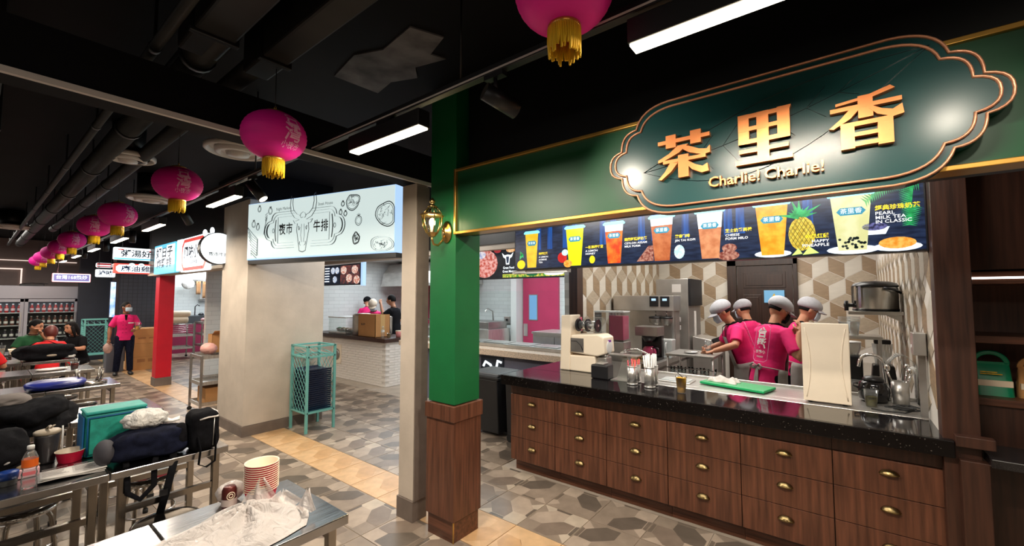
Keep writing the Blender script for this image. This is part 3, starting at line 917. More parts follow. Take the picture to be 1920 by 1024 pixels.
pic('honey_picture', S2['snack'], ell(cx(-1.99), .04, .045, .035), .0014)
pic('berry_picture', S2['berries'], ell(cx(.18), .165, .06, .024), .0012)
pic('lemon_picture', E_['lemon'], ell(cx(-2.53), .055, .05, .045), .0012)
pic('lemon_picture', E_['lemon'], ell(cx(-1.74), .065, .028, .035), .0011)
pic('apple_picture', S2['apple'], ell(cx(-2.05), .10, .05, .05), .0009)
pic('cream_picture', S2['creamy'], ell(cx(-2.02), .145, .035, .03), .0011)
pic('ice_picture', S2['creamy'], ell(cx(-.985), .085, .04, .055), .0007)
pic('beans_picture', S2['beans'], [(cx(-1.33), .025), (cx(-1.19), .025), (cx(-1.19), .15), (cx(-1.23), .15)], .0009)
pic('beans_picture', S2['beans'], ell(cx(-.64), .035, .075, .035), .0011)
pic('bowl_picture', S2['beans'], ell(cx(-.63), .09, .05, .032), .0012)
b = MB()
for k in range(9):
    a = rad(10 + 20 * k)
    L = .10 + .04 * sin(k * 1.7)
    u, v = cx(-.20), .27
    d = (cos(a), sin(a)); n_ = (-d[1], d[0])
    b.flat([(u - n_[0] * .018, v - n_[1] * .018), (u + d[0] * L, v + d[1] * L), (u + n_[0] * .018, v + n_[1] * .018)], pf(.0010 + .0001 * k))
o_ = b.build('pineapple_leaves_picture', S2['leaves'], mb_); o_['kind'] = 'stuff'
for (u, v, a0) in ((cx(-2.55), .10, 60), (cx(-2.5), .12, 120)):
    d = (cos(rad(a0)), sin(rad(a0))); pic('leaf_picture', S2['leaves'], [(u, v), (u + d[0] * .05 + .02, v + d[1] * .05), (u + d[0] * .08, v + d[1] * .08), (u + d[0] * .05 - .02, v + d[1] * .05)], .0014)
b = MB()
def frond(p0, p1, sag, L, side):
    for k in range(26):
        t = k / 25
        u = p0[0] + (p1[0] - p0[0]) * t; v = p0[1] + (p1[1] - p0[1]) * t + sag * sin(pi * t)
        for s_ in side:
            ll = L * (1 - .55 * t)
            du, dv = (p1[0] - p0[0]), (p1[1] - p0[1]); q = sqrt(du * du + dv * dv); du, dv = du / q, dv / q
            e = (u + ll * (du * .5 - dv * s_), min(.448, v + ll * (dv * .5 + du * s_)))
            if e[0] > 3.015: continue
            b.flat([(u, v), (u + du * .012, v + dv * .012), e], pf(.0012))
frond((cx(.385), .45), (cx(.15), .33), .04, .085, (-1, 1))
frond((cx(.37), .45), (cx(.34), .17), .0, .075, (-1, 1))
o_ = b.build('palm_frond_picture', S2['leaves'], mb_); o_['kind'] = 'stuff'
pic('pineapple_picture', S2['pineapple'], ell(cx(-.19), .155, .075, .115), .0012)
b = MB()
for k in range(-3, 4):
    for s_ in (-1, 1):
        pts = [(cx(-.19) + .024 * k + s_ * .06 * q, .155 + .11 * q) for q in [i / 6 - 1 for i in range(13)]]
        pts = [(x, .0013, z) for x, z in pts if ((x - cx(-.19)) / .075) ** 2 + ((z - .155) / .115) ** 2 < .98]
        if len(pts) > 1: b.tube(pts, .0016, 4, caps=False)
o_ = b.build('pineapple_lines', E_['pine_line'], mb_); o_['kind'] = 'stuff'
pic('chunk_picture', E_['chunk'], [(cx(-.25), .012), (cx(-.19), .02), (cx(-.21), .06)], .0017)
pic('chunk_picture', E_['chunk'], [(cx(-.19), .012), (cx(-.10), .02), (cx(-.15), .065)], .0017)
mwhite = emit('menu_white', (.9, .92, .95), 1.0); myellow = emit('menu_yellow', (.95, .72, .02), 1.0)
def words(x, z, zh, lines, s=.030, al='LEFT'):
    wt2 = MB()
    for i, l in enumerate(lines):
        wt2.text(l, s * .84, lambda a, c, d, i=i: (cx(x) + a, .0005, z - .032 - i * .026 + c), bold=.008, align=al, sx=1.15)
    wt2.build('menu_lettering', mwhite, mb_)
    yt = MB(); yt.text(zh, s, lambda a, c, d: (cx(x) + a, .0005, z + c), bold=.018, align=al); yt.build('menu_heading', myellow, mb_)
words(-2.315, .150, '檸檬紅茶', ['A LEMON', 'JASMINE', 'TEA'], .026)
words(-1.805, .175, '一顆檸檬蜂蜜', ['A LEMON', 'HONEY'], .029)
words(-1.435, .215, '錫蘭阿薩姆奶蓋', ['CEYLON ASSAM', 'MILK FORM'], .028)
words(-1.015, .205, '鴛鴦咖啡', ['JIN TAI KOPI'], .028)
words(-.655, .215, '芝士奶蓋美祿', ['CHEESE', 'FORM MILO'], .029)
words(-.045, .130, '金鳳紅鑽', ['HAPPY', 'PINEAPPLE'], .032, 'RIGHT')
words(.185, .275, '經典珍珠奶茶', ['PEARL', 'MILK TEA', 'IN CLASSIC'], .034)

# ------------------------------------------------------------------ ceiling services
ct = lambda n, l, c, loc, rot=0, g=None: thing(n, l, c, loc, rot, g)
def pipe(lab, y, z, x0, x1, r, m, name='ceiling_pipe', cat='pipe', step=1.6):
    t = thing(name, lab, cat, ((x0 + x1) / 2, y, z))
    L = (x1 - x0) / 2
    MB().cyl((-L, 0, 0), (L, 0, 0), r, n=16).build('tube', m, t)
    x = -L + .5
    while x < L:
        b = MB()
        b.cyl((x - .02, 0, 0), (x + .02, 0, 0), r * 1.12, n=16)
        b.box(x - .008, x + .008, -.006, .006, r, 3.3 - z)
        b.build('hanger', M['black'], t)
        x += step
    return t
pipe('thick dark sprinkler pipe along the corridor ceiling, left of two', .70, 3.02, -16, -2.3, .075, M['duct'])
pipe('dark pipe along the corridor ceiling, right beside the thick sprinkler pipe', .93, 3.02, -12, -2.3, .055, M['duct'])
pipe('thin dark conduit along the corridor ceiling, beside the lantern row', .52, 2.98, -16, -.5, .025, M['duct'])
t = thing('air_duct', 'wide black rectangular air duct on the ceiling beyond the beam', 'duct', (-7.5, -.35, 2.9))
MB().box(-4.6, 4.6, -.4, .4, -.18, .4).build('duct_body', M['duct'], t, 0.02)
for x in (-3.4, -2.0, -.6, .8, 2.2, 3.6):
    MB().box(x - .02, x + .02, -.42, .42, -.20, .4).build('duct_flange', M['black'], t, 0.004)
for k, (y, w) in enumerate(((.66, .085), (.93, .065))):
    t = thing('air_duct', ('wider' if k == 0 else 'narrower') + ' dark duct on the ceiling this side of the beam', 'duct', (-1.1, y, 3.02))
    MB().box(-1.45, 2.6, -w, w, -.07, .28).build('duct_body', M['duct'], t, 0.012)
    for x in (-1.2, -.3, .6, 1.5):
        MB().box(x - .015, x + .015, -w - .015, w + .015, -.085, .28).build('duct_flange', M['black'], t, 0.003)
t = thing('ceiling_panel', 'bare grey ceiling patch with torn paint near the track light', 'ceiling panel', (-2.35, 1.75, 3.26))
MB().prism([(-.45, -.22), (-.1, -.28), (.1, -.2), (.42, -.24), (.5, -.05), (.3, .02), (.34, .12), (.1, .06), (0, .16), (-.2, .08), (-.42, .12)], .03, .04).build('patch', M['patch'], t)
t = thing('ceiling_panel', 'pale torn ceiling patch above the steak house sign', 'ceiling panel', (-4.35, 2.1, 3.25))
MB().prism([(-.5, -.25), (.3, -.35), (.7, -.1), (.6, .2), (.1, .15), (0, .4), (-.45, .3)], .03, .04).build('patch', M['patch'], t)

def disc(x, y, z, r, lab):
    t = thing('air_diffuser', lab, 'air vent', (x, y, z), 0, 'round ceiling air diffusers')
    MB().lathe([(r, .03), (r, 0), (r * .93, -.012), (r * .86, 0), (r * .84, .02)], 32).build('rim', M['trimwhite'], t)
    MB().lathe([(r * .7, .01), (r * .68, -.02), (r * .55, -.03), (r * .50, -.01)], 32).build('middle_cone', M['trimwhite'], t)
    MB().lathe([(r * .38, 0), (r * .34, -.035), (0, -.045)], 32).build('inner_cone', M['trimwhite'], t)
    MB().cyl((0, 0, .01), (0, 0, 3.3 - z), r * .6, n=24).build('collar', M['black'], t)
    return t
disc(-4.10, 1.38, 2.98, .25, 'pale round air diffuser behind the nearest full lantern')
disc(-7.05, 1.40, 2.98, .25, 'pale round air diffuser behind the second lantern')
disc(-5.13, .84, 2.99, .20, 'dark-lit round air diffuser beside the ceiling pipes')
disc(-11.97, .42, 2.99, .30, 'white round air diffuser at the far left of the ceiling')

# ------------------------------------------------------------------ track with linear lamps and spots
TY = 1.30
tr = thing('light_track', 'long black ceiling light track running down the corridor', 'track', (-7.5, TY, 2.66))
MB().box(-9.0, 9.0, -.018, .018, -.018, .018).build('rail', M['black'], tr, 0.003)
MB().box(-9.0, 9.0, -.019, -.0175, -.012, -.004).build('contact_strip', M['trimwhite'], tr)
for x in (-8, -6, -4, -2, 0, 2, 4, 6.2, 7.4):
    MB().cyl((x, 0, .018), (x, 0, .64), .005, n=6).build('hanger_rod', M['black'], tr)
def linear(x0, x1, lab, power):
    t = thing('linear_lamp', lab, 'lamp', ((x0 + x1) / 2, TY, 2.53), 0, 'linear lamps on the track')
    L = (x1 - x0) / 2
    MB().box(-L, L, -.035, .035, .004, .085).build('housing', M['black'], t, 0.003)
    MB().box(-.06, .06, -.02, .02, .085, .112).build('adapter', M['black'], t)
    MB().box(-L + .006, L - .006, -.027, .027, -.004, .004).build('diffuser', M['led'], t)
    l = area('linear_lamp_light', (0, 0, -.012), (2 * L, .05), power, WARM)
    l.parent = t
lin = [(-.515, .08, 'linear black track lamp, glowing, nearest of its row', 44), (-2.15, -1.545, 'glowing linear track lamp just this side of the beam', 36),
       (-4.49, -3.81, 'glowing linear track lamp in front of the wall block', 34), (-6.80, -6.0, 'glowing linear track lamp above the round bull sign', 34),
       (-8.7, -7.8, 'fifth glowing linear track lamp from the near end', 34), (-10.7, -9.9, 'sixth glowing linear track lamp from the near end', 34), (-12.7, -11.9, 'seventh glowing linear track lamp from the near end', 30),
       (-14.6, -13.9, 'farthest glowing linear track lamp, near the fridges', 30)]
for a in lin: linear(*a)
def spot_head(x, aim, lab, lit, power=0, ang=50):
    t = thing('spot_lamp', lab, 'lamp', (x, TY, 2.642), 0, 'spot lamps on the track')
    p = Vector((0, .03, -.10)); d = (Vector(aim) - Vector((x, TY, 2.642)) - p).normalized()
    MB().box(-.05, .05, -.016, .016, -.02, .0).build('adapter', M['black'], t)
    MB().cyl((0, 0, -.02), (0, .015, -.085), .009, n=8).build('stem', M['black'], t)
    b = MB(); b.tube([p - d * .075, p + d * .085], .037, 20); b.build('barrel', M['black'], t)
    MB().cyl(p + d * .084, p + d * .088, .031, n=20).build('lens', M['led'] if lit else M['blackplastic'], t)
    if power:
        s = spot('spot_lamp_light', p + d * .10, p + d * 2, power, WARM, ang, .7, .025)
        s.parent = t
spot_head(-1.10, (-.75, 2.08, 2.25), 'black spot lamp turned at the left end of the plaque', False, 20, 75)
spot_head(.43, (.25, 2.08, 2.25), 'black spot lamp turned at the right end of the plaque', False, 8, 75)
spot_head(-3.55, (-2.74, 2.13, 1.1), 'black spot lamp with a lit lens in front of the steak house sign', True, 26, 70)
spot_head(-5.3, (-5.9, 2.3, 1.2), 'black spot lamp turned at the plaster wall block', False, 40, 60)
spot_head(-7.6, (-7.7, 1.3, 0), 'fifth black spot lamp along the track, beyond the wall block', False)
spot_head(-9.4, (-9.5, 1.3, 0), 'sixth black spot lamp along the track, by the porridge sign', False)
spot_head(-11.5, (-11.6, 1.3, 0), 'farthest black spot lamp along the track', False)

# ------------------------------------------------------------------ pink silk lanterns
def lantern(x, y, z, lab, r=.157, turn=12):
    t = thing('lantern', lab, 'lantern', (x, y, z), 0, 'pink lanterns hung along the corridor')
    prof = []
    n = 34
    for i in range(n + 1):
        a = -pi / 2 * .86 + pi * .86 * i / n
        rr = r * cos(a) ** .92 * (1 + (.012 if i % 2 else -.006))
        prof.append((rr, .80 * r * sin(a) / sin(pi / 2 * .86) * 1.0))
    MB().lathe(prof, 40).build('silk_body', M['magenta'], t)
    b = MB()
    zt = prof[-1][1]
    b.lathe([(.048, zt - .006), (.050, zt + .004), (.030, zt + .012), (.006, zt + .014)], 20)
    b.tube([(.012 * cos(2 * pi * i / 12), 0, zt + .025 + .012 * sin(2 * pi * i / 12)) for i in range(12)], .002, 6, closed=True)
    b.build('top_cap', M['gold'], t)
    zb = prof[0][1]
    MB().lathe([(.047, zb - .012), (.053, zb - .010), (.053, zb + .004), (.045, zb + .008)], 24, caps=False).build('bottom_ring', M['gold'], t)
    b = MB()
    rng = random.Random(int(abs(x) * 100))
    for i in range(46):
        a = 2 * pi * i / 46
        L = .085 + rng.uniform(-.012, .014)
        b.tube([(.050 * cos(a), .050 * sin(a), zb - .006), (.051 * cos(a + .03), .051 * sin(a + .03), zb - .05), (.049 * cos(a + rng.uniform(-.1, .1)), .049 * sin(a), zb - L)], .0040, 5)
    f = b.build('tassel_fringe', M['yellow'], t); f['kind'] = 'stuff'
    MB().cyl((0, 0, zt + .012), (0, 0, (2.951 if x > -2.5 else 3.3) - z), .0022, n=5).build('cord', M['black'], t)
    b = MB()
    # printed characters wrapped onto the silk, facing along the corridor and towards the stalls
    base = rad(turn)
    def wrap(u, v, zz=0):
        zz_ = v
        a_ = math.asin(max(-.98, min(.98, zz_ / (.80 * r)))) 
        rr = r * cos(a_) ** .92 * 1.016 + .0012
        th = base + u / r
        return (rr * cos(th), rr * sin(th), zz_)
    b.text('台', .10, lambda p, q, s: wrap(p * .95, q + .064), bold=.02)
    b.text('灣', .10, lambda p, q, s: wrap(p * .95, q - .014), bold=.015)
    b.text('小夜市', .036, lambda p, q, s: wrap(p * 1.05, q - .074), bold=.01)
    b.build('printed_characters', M['lanternprint'], t)
LX = [(-.665, 1.125), (-2.37, .967), (-3.97, .94), (-5.97, .92), (-7.17, .90), (-9.2, .92), (-10.7, .93), (-12.2, .95), (-13.8, .96), (-15.3, .98)]
lab = ['pink silk lantern cut by the top of the picture, showing its yellow tassel', 'pink silk lantern right in front of the pale beam edge', 'pink silk lantern just beyond the beam, before the second ceiling diffuser'] + \
      [o + ' pink lantern down the corridor counted from the near end' for o in ('fourth', 'fifth', 'sixth', 'seventh', 'eighth', 'ninth', 'tenth')]
for i, (x, y) in enumerate(LX):
    lantern(x, y, 2.70 if i == 0 else 2.58, lab[i], turn=(-20, 12, 0, 30, -6, 10, 4, 8, 0, 0)[i])

# ------------------------------------------------------------------ brass wall lantern on the green pillar
wl = thing('wall_lantern', 'brass carriage wall lantern, lit, on the green pillar', 'lamp', (-2.262, 2.132, 2.17))
b = MB()
b.lathe([(.0, 0), (.05, 0), (.055, .006), (.045, .014), (.025, .02), (.02, .03), (0, .03)], 20)
b.xf(Matrix.Rotation(pi / 2, 4, 'X') @ Matrix.Diagonal((1, 1.5, 1, 1)))
b.build('wall_plate', M['brass'], wl, loc=(0, 0, .02))
b = MB(); b.tube([(0, -.02, 0), (0, -.05, -.05), (0, -.09, -.085), (0, -.13, -.08), (0, -.145, -.05), (0, -.145, -.02)], .008, 10)
b.tube([(0, -.02, .04), (0, -.045, .06), (0, -.05, .03), (0, -.03, .02)], .005, 8)
b.build('arm', M['brass'], wl)
c0 = (0, -.145)
b = MB()
hexp = lambda r, z, k=6: [(c0[0] + r * cos(pi / 6 + 2 * pi * i / k), c0[1] + r * sin(pi / 6 + 2 * pi * i / k), z) for i in range(k)]
b.lathe([(.02, -.03), (.034, -.012), (.042, .0)], 6, (0, -.145, 0), smooth=False)
b.lathe([(.086, .118), (.088, .126), (.076, .134), (.060, .134)], 6, (0, -.145, 0), smooth=False)
b.lathe([(.032, .178), (.036, .186), (.020, .196), (.012, .205), (.020, .214), (.022, .226), (.012, .238), (.004, .25)], 12, (0, -.145, 0))
for i in range(6):
    b.tube([hexp(.042, 0)[i], hexp(.068, .05)[i], hexp(.076, .12)[i]], .004, 6)
    b.tube([hexp(.070, .132)[i], hexp(.034, .18)[i]], .0035, 6)
b.build('cage', M['brass'], wl)
b = MB()
b.lathe([(.040, .0), (.066, .05), (.074, .12)], 6, (0, -.145, 0), smooth=False, caps=False)
b.lathe([(.068, .132), (.033, .18)], 6, (0, -.145, 0), smooth=False, caps=False)
b.build('glass_panes', M['glass'], wl)
MB().ball((0, -.145, .072), (.022, .022, .032), 12, 8).build('bulb', M['bulb'], wl)
MB().cyl((0, -.145, -.005), (0, -.145, .045), .012, n=10).build('candle_tube', M['cream'], wl)
d_ = bpy.data.lights.new('wall_lantern_light', 'POINT'); d_.energy = 5; d_.color = (1, .78, .42); d_.shadow_soft_size = .03
o_ = bpy.data.objects.new('wall_lantern_light', d_); COL.objects.link(o_); o_.parent = wl; o_.location = (0, -.145, .075)

# ------------------------------------------------------------------ steak house light box
P0, P1 = Vector((-5.81, 2.09, 0)), Vector((-3.55, 2.625, 0))
dx = (P1 - P0); SL = dx.length; ang = math.degrees(atan2(dx.y, dx.x))
ss = thing('sign_box', 'long white light box sign with a drawn bull skull, over the steak house entrance', 'sign', (P0.x, P0.y, 2.17), ang)
SH = .70
MB().box(0, SL, .004, .14, 0, SH).build('light_box', M['ledblue'], ss, 0.006)
MB().flat([(.008, .016), (SL - .008, .016), (SL - .008, SH - .008), (.008, SH - .008)], lambda u, v: (u, .002, v)).build('face', M['signwhite'], ss)
MB().box(0, SL, .02, .12, -.05, -.002).build('under_rail', M['black'], ss)
ink = []
def ip(off=.0015):
    return lambda u, v: (u, off - .003, v)
class Ink(MB):
    def line(s, pts, w=.008, closed=False):
        s.tube([(x, -.0012, z) for x, z in pts], w * .78, 5, closed=closed, flat=.08, smooth=False, caps=True)
        return s
CXs, CZ = .985, .335
b = Ink()
def badge(k):
    w, h = .60 - k, .215 - k
    pts = [(-w + .16, h), (w - .16, h)] + arc(w - .16, h - .09, .09, 90, 0, 5)[1:] + arc(w - .07, 0, .125 - k * .6, 55, -55, 8) + arc(w - .16, -h + .09, .09, 0, -90, 5) + \
          [(-w + .16, -h)] + arc(-w + .16, -h + .09, .09, 270, 180, 5)[1:] + arc(-w + .07, 0, .125 - k * .6, 235, 125, 8) + arc(-w + .16, h - .09, .09, 180, 90, 5)[:-1]
    return [(CXs + x, CZ + z) for x, z in pts]
def gap(pts, a, c):
    return [p for p in pts]
for k, w in ((0, .012), (.028, .006)):
    pts = badge(k)
    top = [p for p in pts if p[1] > -9]
    cut = lambda p: abs(p[0] - CXs) < .13
    seg, cur = [], []
    dense = []
    for i in range(len(pts)):
        p, q = pts[i], pts[(i + 1) % len(pts)]
        n = max(1, int(sqrt((p[0] - q[0]) ** 2 + (p[1] - q[1]) ** 2) / .03))
        dense += [(p[0] + (q[0] - p[0]) * j / n, p[1] + (q[1] - p[1]) * j / n) for j in range(n)]
    i0 = next(i for i, p in enumerate(dense) if cut(p))
    dense = dense[i0:] + dense[:i0]
    for p in dense:
        if cut(p):
            if len(cur) > 1: b.line(cur, w)
            cur = []
        else: cur.append(p)
    if len(cur) > 1: b.line(cur, w)
for sx in (-1, 1):
    q = [(CXs + sx * .15, CZ + .155), (CXs + sx * .42, CZ + .155), (CXs + sx * .42, CZ - .155), (CXs + sx * .15, CZ - .155)]
    b.line(q, .005)
    b.line([(CXs + sx * (.455 + .015 * sin(t * pi)), CZ + .13 - .26 * t) for t in [i / 10 for i in range(11)]], .01)
    b.line([(CXs + sx * (.56 + .06 * cos(rad(a))), CZ + .085 * sin(rad(a))) for a in range(-80, 81, 16)], .012)
    b.line([(CXs + sx * (.50 + .015 * cos(rad(a))), CZ + .025 * sin(rad(a))) for a in range(0, 360, 30)], .005, True)
b.build('badge_frame', M['signink'], ss)
b = Ink()
for sx in (-1, 1):
    b.line([(CXs + sx * x, CZ + z) for x, z in [(.04, .15), (.10, .17), (.155, .22), (.175, .30), (.17, .37), (.20, .40)]], .007)
    b.line([(CXs + sx * x, CZ + z) for x, z in [(.06, .10), (.14, .13), (.20, .20), (.215, .29), (.205, .36), (.20, .40)]], .007)
    b.line([(CXs + sx * x, CZ + z) for x, z in [(.06, .10), (.12, .09), (.16, .10), (.13, .06), (.08, .05)]], .006)
    b.line([(CXs + sx * x, CZ + z) for x, z in [(.09, .06), (.10, -.02), (.085, -.08), (.07, -.16), (.06, -.20), (.05, -.26), (0, -.275)]], .006)
    b.line([(CXs + sx * x, CZ + z) for x, z in [(.03, -.20), (.05, -.18), (.045, -.15)]], .005)
    b.line([(CXs + sx * x, CZ + z) for x, z in [(.045, .01), (.07, .03), (.06, -.02), (.045, .01)]], .006)
    b.line([(CXs + sx * x, CZ + z) for x, z in [(.0, .19), (.03, .175), (.05, .15), (.03, .12), (0, .13)]], .005)
    b.line([(CXs + sx * x, CZ + z) for x, z in [(.02, .05), (.03, -.08), (.015, -.16)]], .004)
b.build('bull_skull_drawing', M['signink'], ss)
b = MB()
tx = lambda u0, v0: (lambda x, y, z: (u0 + x, -.001, v0 + y))
b.text('夜', .145, tx(CXs - .345, CZ), bold=.014, sx=.8); b.text('市', .145, tx(CXs - .225, CZ), bold=.014, sx=.8)
b.text('牛', .145, tx(CXs + .225, CZ), bold=.014, sx=.8); b.text('排', .145, tx(CXs + .345, CZ), bold=.014, sx=.8)
b.build('characters', M['signink'], ss)
b = MB()
b.text('Night Markets', .05, tx(CXs - .33, CZ + .255), sx=.9); b.build('lettering', M['signink'], ss)
b = MB(); b.text('Steak House', .05, tx(CXs + .35, CZ + .255), sx=.9); b.build('lettering', M['signink'], ss)
def blob(cx_, cz_, rx, rz, seed, n=26, k=.12):
    rng = random.Random(seed)
    ph = [rng.uniform(0, 6) for _ in range(3)]
    return [(cx_ + rx * cos(a) * (1 + k * sin(2 * a + ph[0]) + k * .5 * sin(5 * a + ph[1])), cz_ + rz * sin(a) * (1 + k * sin(3 * a + ph[2]))) for a in [2 * pi * i / n for i in range(n)]]
def steak(u, v, rx, rz, seed, lab):
    b = Ink(); rng = random.Random(seed)
    o = [(x, z) for x, z in blob(u, v, rx, rz, seed) ]
    o = [(min(SL - .01, max(.01, x)), max(.02, z)) for x, z in o]
    b.line(o, .007, True)
    b.line([(u + (x - u) * .84, v + (z - v) * .84) for x, z in o], .004, True)
    for i in range(26):
        a = rng.uniform(0, 6.28); r_ = rng.uniform(0, .75)
        x, z = u + rx * r_ * cos(a), v + rz * r_ * sin(a)
        if x > SL - .05 or z < .04: continue
        b.line([(x, z), (x + rng.uniform(-.03, .03), z + rng.uniform(-.02, .02)), (x + rng.uniform(-.03, .05), z + rng.uniform(-.03, .03))], .004)
    b.build(lab, M['signink'], ss)
steak(1.745, .60 - .03, .10, .085, 2, 'steak_drawing')
steak(2.20, .40, .14, .125, 5, 'steak_drawing')
steak(2.16, .09, .15, .085, 9, 'steak_drawing')
steak(1.80, .17, .045, .065, 4, 'mushroom_drawing')
def veg(u, v, r, lab):
    b = Ink(); b.line(blob(u, v, r, r * 1.15, int(u * 100), 18, .04), .005, True)
    b.line(blob(u, v, r * .7, r * .8, int(u * 50), 14, .1), .003, True)
    for a in (60, 90, 120, 140, 40): b.line([(u, v + r), (u + r * .8 * cos(rad(a)), v + r + r * .7 * sin(rad(a)))], .004)
    b.build(lab, M['signink'], ss)
veg(1.83, .36, .045, 'tomato_drawing')
for u, v in ((1.60, .56), (1.57, .47), (1.64, .45)): veg(u, v, .024, 'berry_drawing')
for u, v, r in ((.12, .44, .035), (.20, .40, .032), (.42, .58, .035), (.22, .62, .03)): veg(u, v, r, 'vegetable_drawing')
b = Ink()
for i in range(8):
    b.line([(.01 + .012 * i, .40 - .05 * i), (.08, .30 - .03 * i), (.19, .24 - .022 * i - .01 * i)], .005)
b.line([(.01, .41), (.10, .33), (.20, .25), (.20, .05)], .007)
b.line([(.31, .30), (.33, .40), (.36, .52)], .006)
for k in range(6): b.line([(.35, .44 + .02 * k), (.33 + .04 * (k % 2), .49 + .015 * k)], .004)
b.build('roast_drawing', M['signink'], ss)

# round bull sign hung from the wall block, facing up the corridor
rs = thing('round_sign', 'glowing white oval bull sign bracketed to the wall block', 'sign', (-6.62, 2.03, 2.365), 0)
ov = lambda k: [(.215 * k * cos(2 * pi * i / 40), .215 * k * sin(2 * pi * i / 40)) for i in range(40)]
yz = lambda u, v, d: (d, u, v)
MB().prism(ov(1), -.05, .045, yz).build('case', M['black'], rs)
MB().prism(ov(.965), .045, .05, yz).build('face', M['siglow'], rs)
for y0 in (-.15, -.07):
    MB().ball((0, y0, .215 + (.02 if y0 > -.1 else -.02)), (.03, .026, .05), 10, 8).build('ear', M['siglow'], rs)
MB().box(-.03, .03, .20, .26, -.05, .09).build('bracket', M['black'], rs)
b = MB()
fx = lambda u0, v0: (lambda x, y, z: (.0512, u0 + x, v0 + y))
b.text('夜市牛排', .058, fx(0, -.085), bold=.01)
b.build('characters', M['signink'], rs)
b = MB()
for sx in (-1, 1):
    b.tube([(.051, sx * .03, .05), (.051, sx * .07, .08), (.051, sx * .10, .13)], .003, 5, flat=.2)
    b.tube([(.051, sx * .035, .045), (.051, sx * .03, 0), (.051, sx * .012, -.04)], .003, 5, flat=.2)
b.build('bull_drawing', M['signink'], rs)

# fascia signs on the far kitchen
def panel(name, lab, loc, w, h, parts, m_edge, rot=0, dep=.06, cat='sign', r=.02):
    """light box standing in its local xz plane, face towards -y"""
    t = thing(name, lab, cat, loc, rot)
    rr = arc(w / 2 - r, h / 2 - r, r, 0, 90, 4) + arc(-w / 2 + r, h / 2 - r, r, 90, 180, 4) + arc(-w / 2 + r, -h / 2 + r, r, 180, 270, 4) + arc(w / 2 - r, -h / 2 + r, r, 270, 360, 4)
    MB().prism(rr, 0, dep, xz).build('case', m_edge, t)
    k = 0
    for nm, m, kind, a in parts:
        k += 1
        y = -.0012 * k
        b = MB()
        if kind == 'rect':
            x0, x1, z0, z1 = a; b.box(x0, x1, y, y + .001, z0, z1)
        elif kind == 'poly':
            b.prism(a, y, y + .001, xz)
        elif kind == 'text':
            s, sz, x0, z0, bold, sx = a
            b.text(s, sz, lambda x, yy, z: (x0 + x, y, z0 + yy), bold=bold, sx=sx)
        b.build(nm, m, t)
    return t
oct_ = lambda w, h, c: [(-w + c, -h), (w - c, -h), (w, -h + c), (w, h - c), (w - c, h), (-w + c, h), (-w, h - c), (-w, -h + c)]
panel('light_box', 'cyan light box with blue characters above the red pillar', (-9.45, 2.09, 2.39), 1.30, .52, [('face', M['siglow'], 'rect', (-.62, .62, -.12, .23)), ('lower_face', M['sigcyan'], 'rect', (-.62, .62, -.24, -.12)),
      ('characters', M['siginkblue'], 'text', ('好日子', .20, 0, .10, .02, 1.7)), ('characters', M['siginkblue'], 'text', ('炸雞排', .18, 0, -.09, .02, 1.7)), ('top_tab', M['sigcyan'], 'rect', (-.15, .15, .19, .235))], M['sigcyan'])
panel('light_box', 'narrow blank white light box between the cyan and red signs', (-8.62, 2.10, 2.40), .28, .52, [('face', M['siglow'], 'rect', (-.13, .13, -.25, .25))], M['siglow'])
panel('light_box', 'white light box with a red octagonal border beside the round bull sign', (-7.85, 2.09, 2.38), 1.20, .54, [('border', M['sigred'], 'poly', oct_(.58, .25, .10)), ('face', M['siglow'], 'poly', oct_(.53, .20, .08)), ('dotted_band', M['siginkred'], 'rect', (-.40, .40, -.235, -.205)),
      ('characters', M['siginkblue'], 'text', ('風味小館', .21, 0, .02, .02, 1.1)), ('small_lettering', M['siginkblue'], 'text', ('一品好味道', .06, 0, -.13, .02, 1.3))], M['siglow'])
for y in (1.74, 1.94):
    tag(MB().cyl((-13.03, y, 2.32), (-13.03, y, 3.3), .006, n=6).build('hanging_rod', M['black']), ('left' if y < 1.8 else 'right') + ' thin rod holding the small white and red light boxes', 'rod')
# hanging projecting boxes facing up the corridor (rotated so that the face looks along +x)
panel('hanging_sign', 'white hanging light box reading porridge characters, topmost of the pair', (-10.8, 1.96, 2.54), .66, .235, [('face', M['siglow'], 'rect', (-.32, .32, -.11, .11)), ('edge_band', M['sigcyan'], 'rect', (-.32, .32, -.11, -.085)), ('characters', M['siginkblue'], 'text', ('粥湯好', .145, 0, .0, .014, 1.05)), ('flourish', M['sigred'], 'rect', (-.27, -.19, .07, .085)), ('flourish', M['sigred'], 'rect', (.19, .27, .06, .075))], M['siglow'], 90)
panel('hanging_sign', 'red bordered hanging light box under the porridge sign', (-10.8, 1.96, 2.255), .64, .19, [('border', M['sigred'], 'poly', oct_(.315, .09, .05)), ('face', M['siglow'], 'poly', oct_(.285, .072, .04)), ('characters', M['siginkblue'], 'text', ('麻油雞', .12, 0, -.008, .015, 1.2)),
      ('badge', M['siglow'], 'poly', ell(-.06, .075, .045, .035)), ('badge', M['siglow'], 'poly', ell(.08, .075, .045, .035)), ('badge_mark', M['siginkblue'], 'rect', (-.085, -.035, .07, .078)), ('badge_mark', M['siginkblue'], 'rect', (.055, .105, .07, .078))], M['sigred'], 90)
for y in (1.75, 2.17):
    tag(MB().cyl((-10.8, y, 2.655), (-10.8, y, 3.3), .006, n=6).build('hanging_rod', M['black']), ('left' if y < 2 else 'right') + ' thin rod holding the porridge light box from the ceiling', 'rod')
panel('hanging_sign', 'white hanging light box with dark blue marks beyond the porridge sign', (-13.0, 1.85, 2.24), .32, .17, [('face', M['siglow'], 'rect', (-.155, .155, -.08, .08)), ('characters', M['siginkblue'], 'text', ('滷味', .11, 0, 0, .03, 1.1))], M['siglow'], 90)
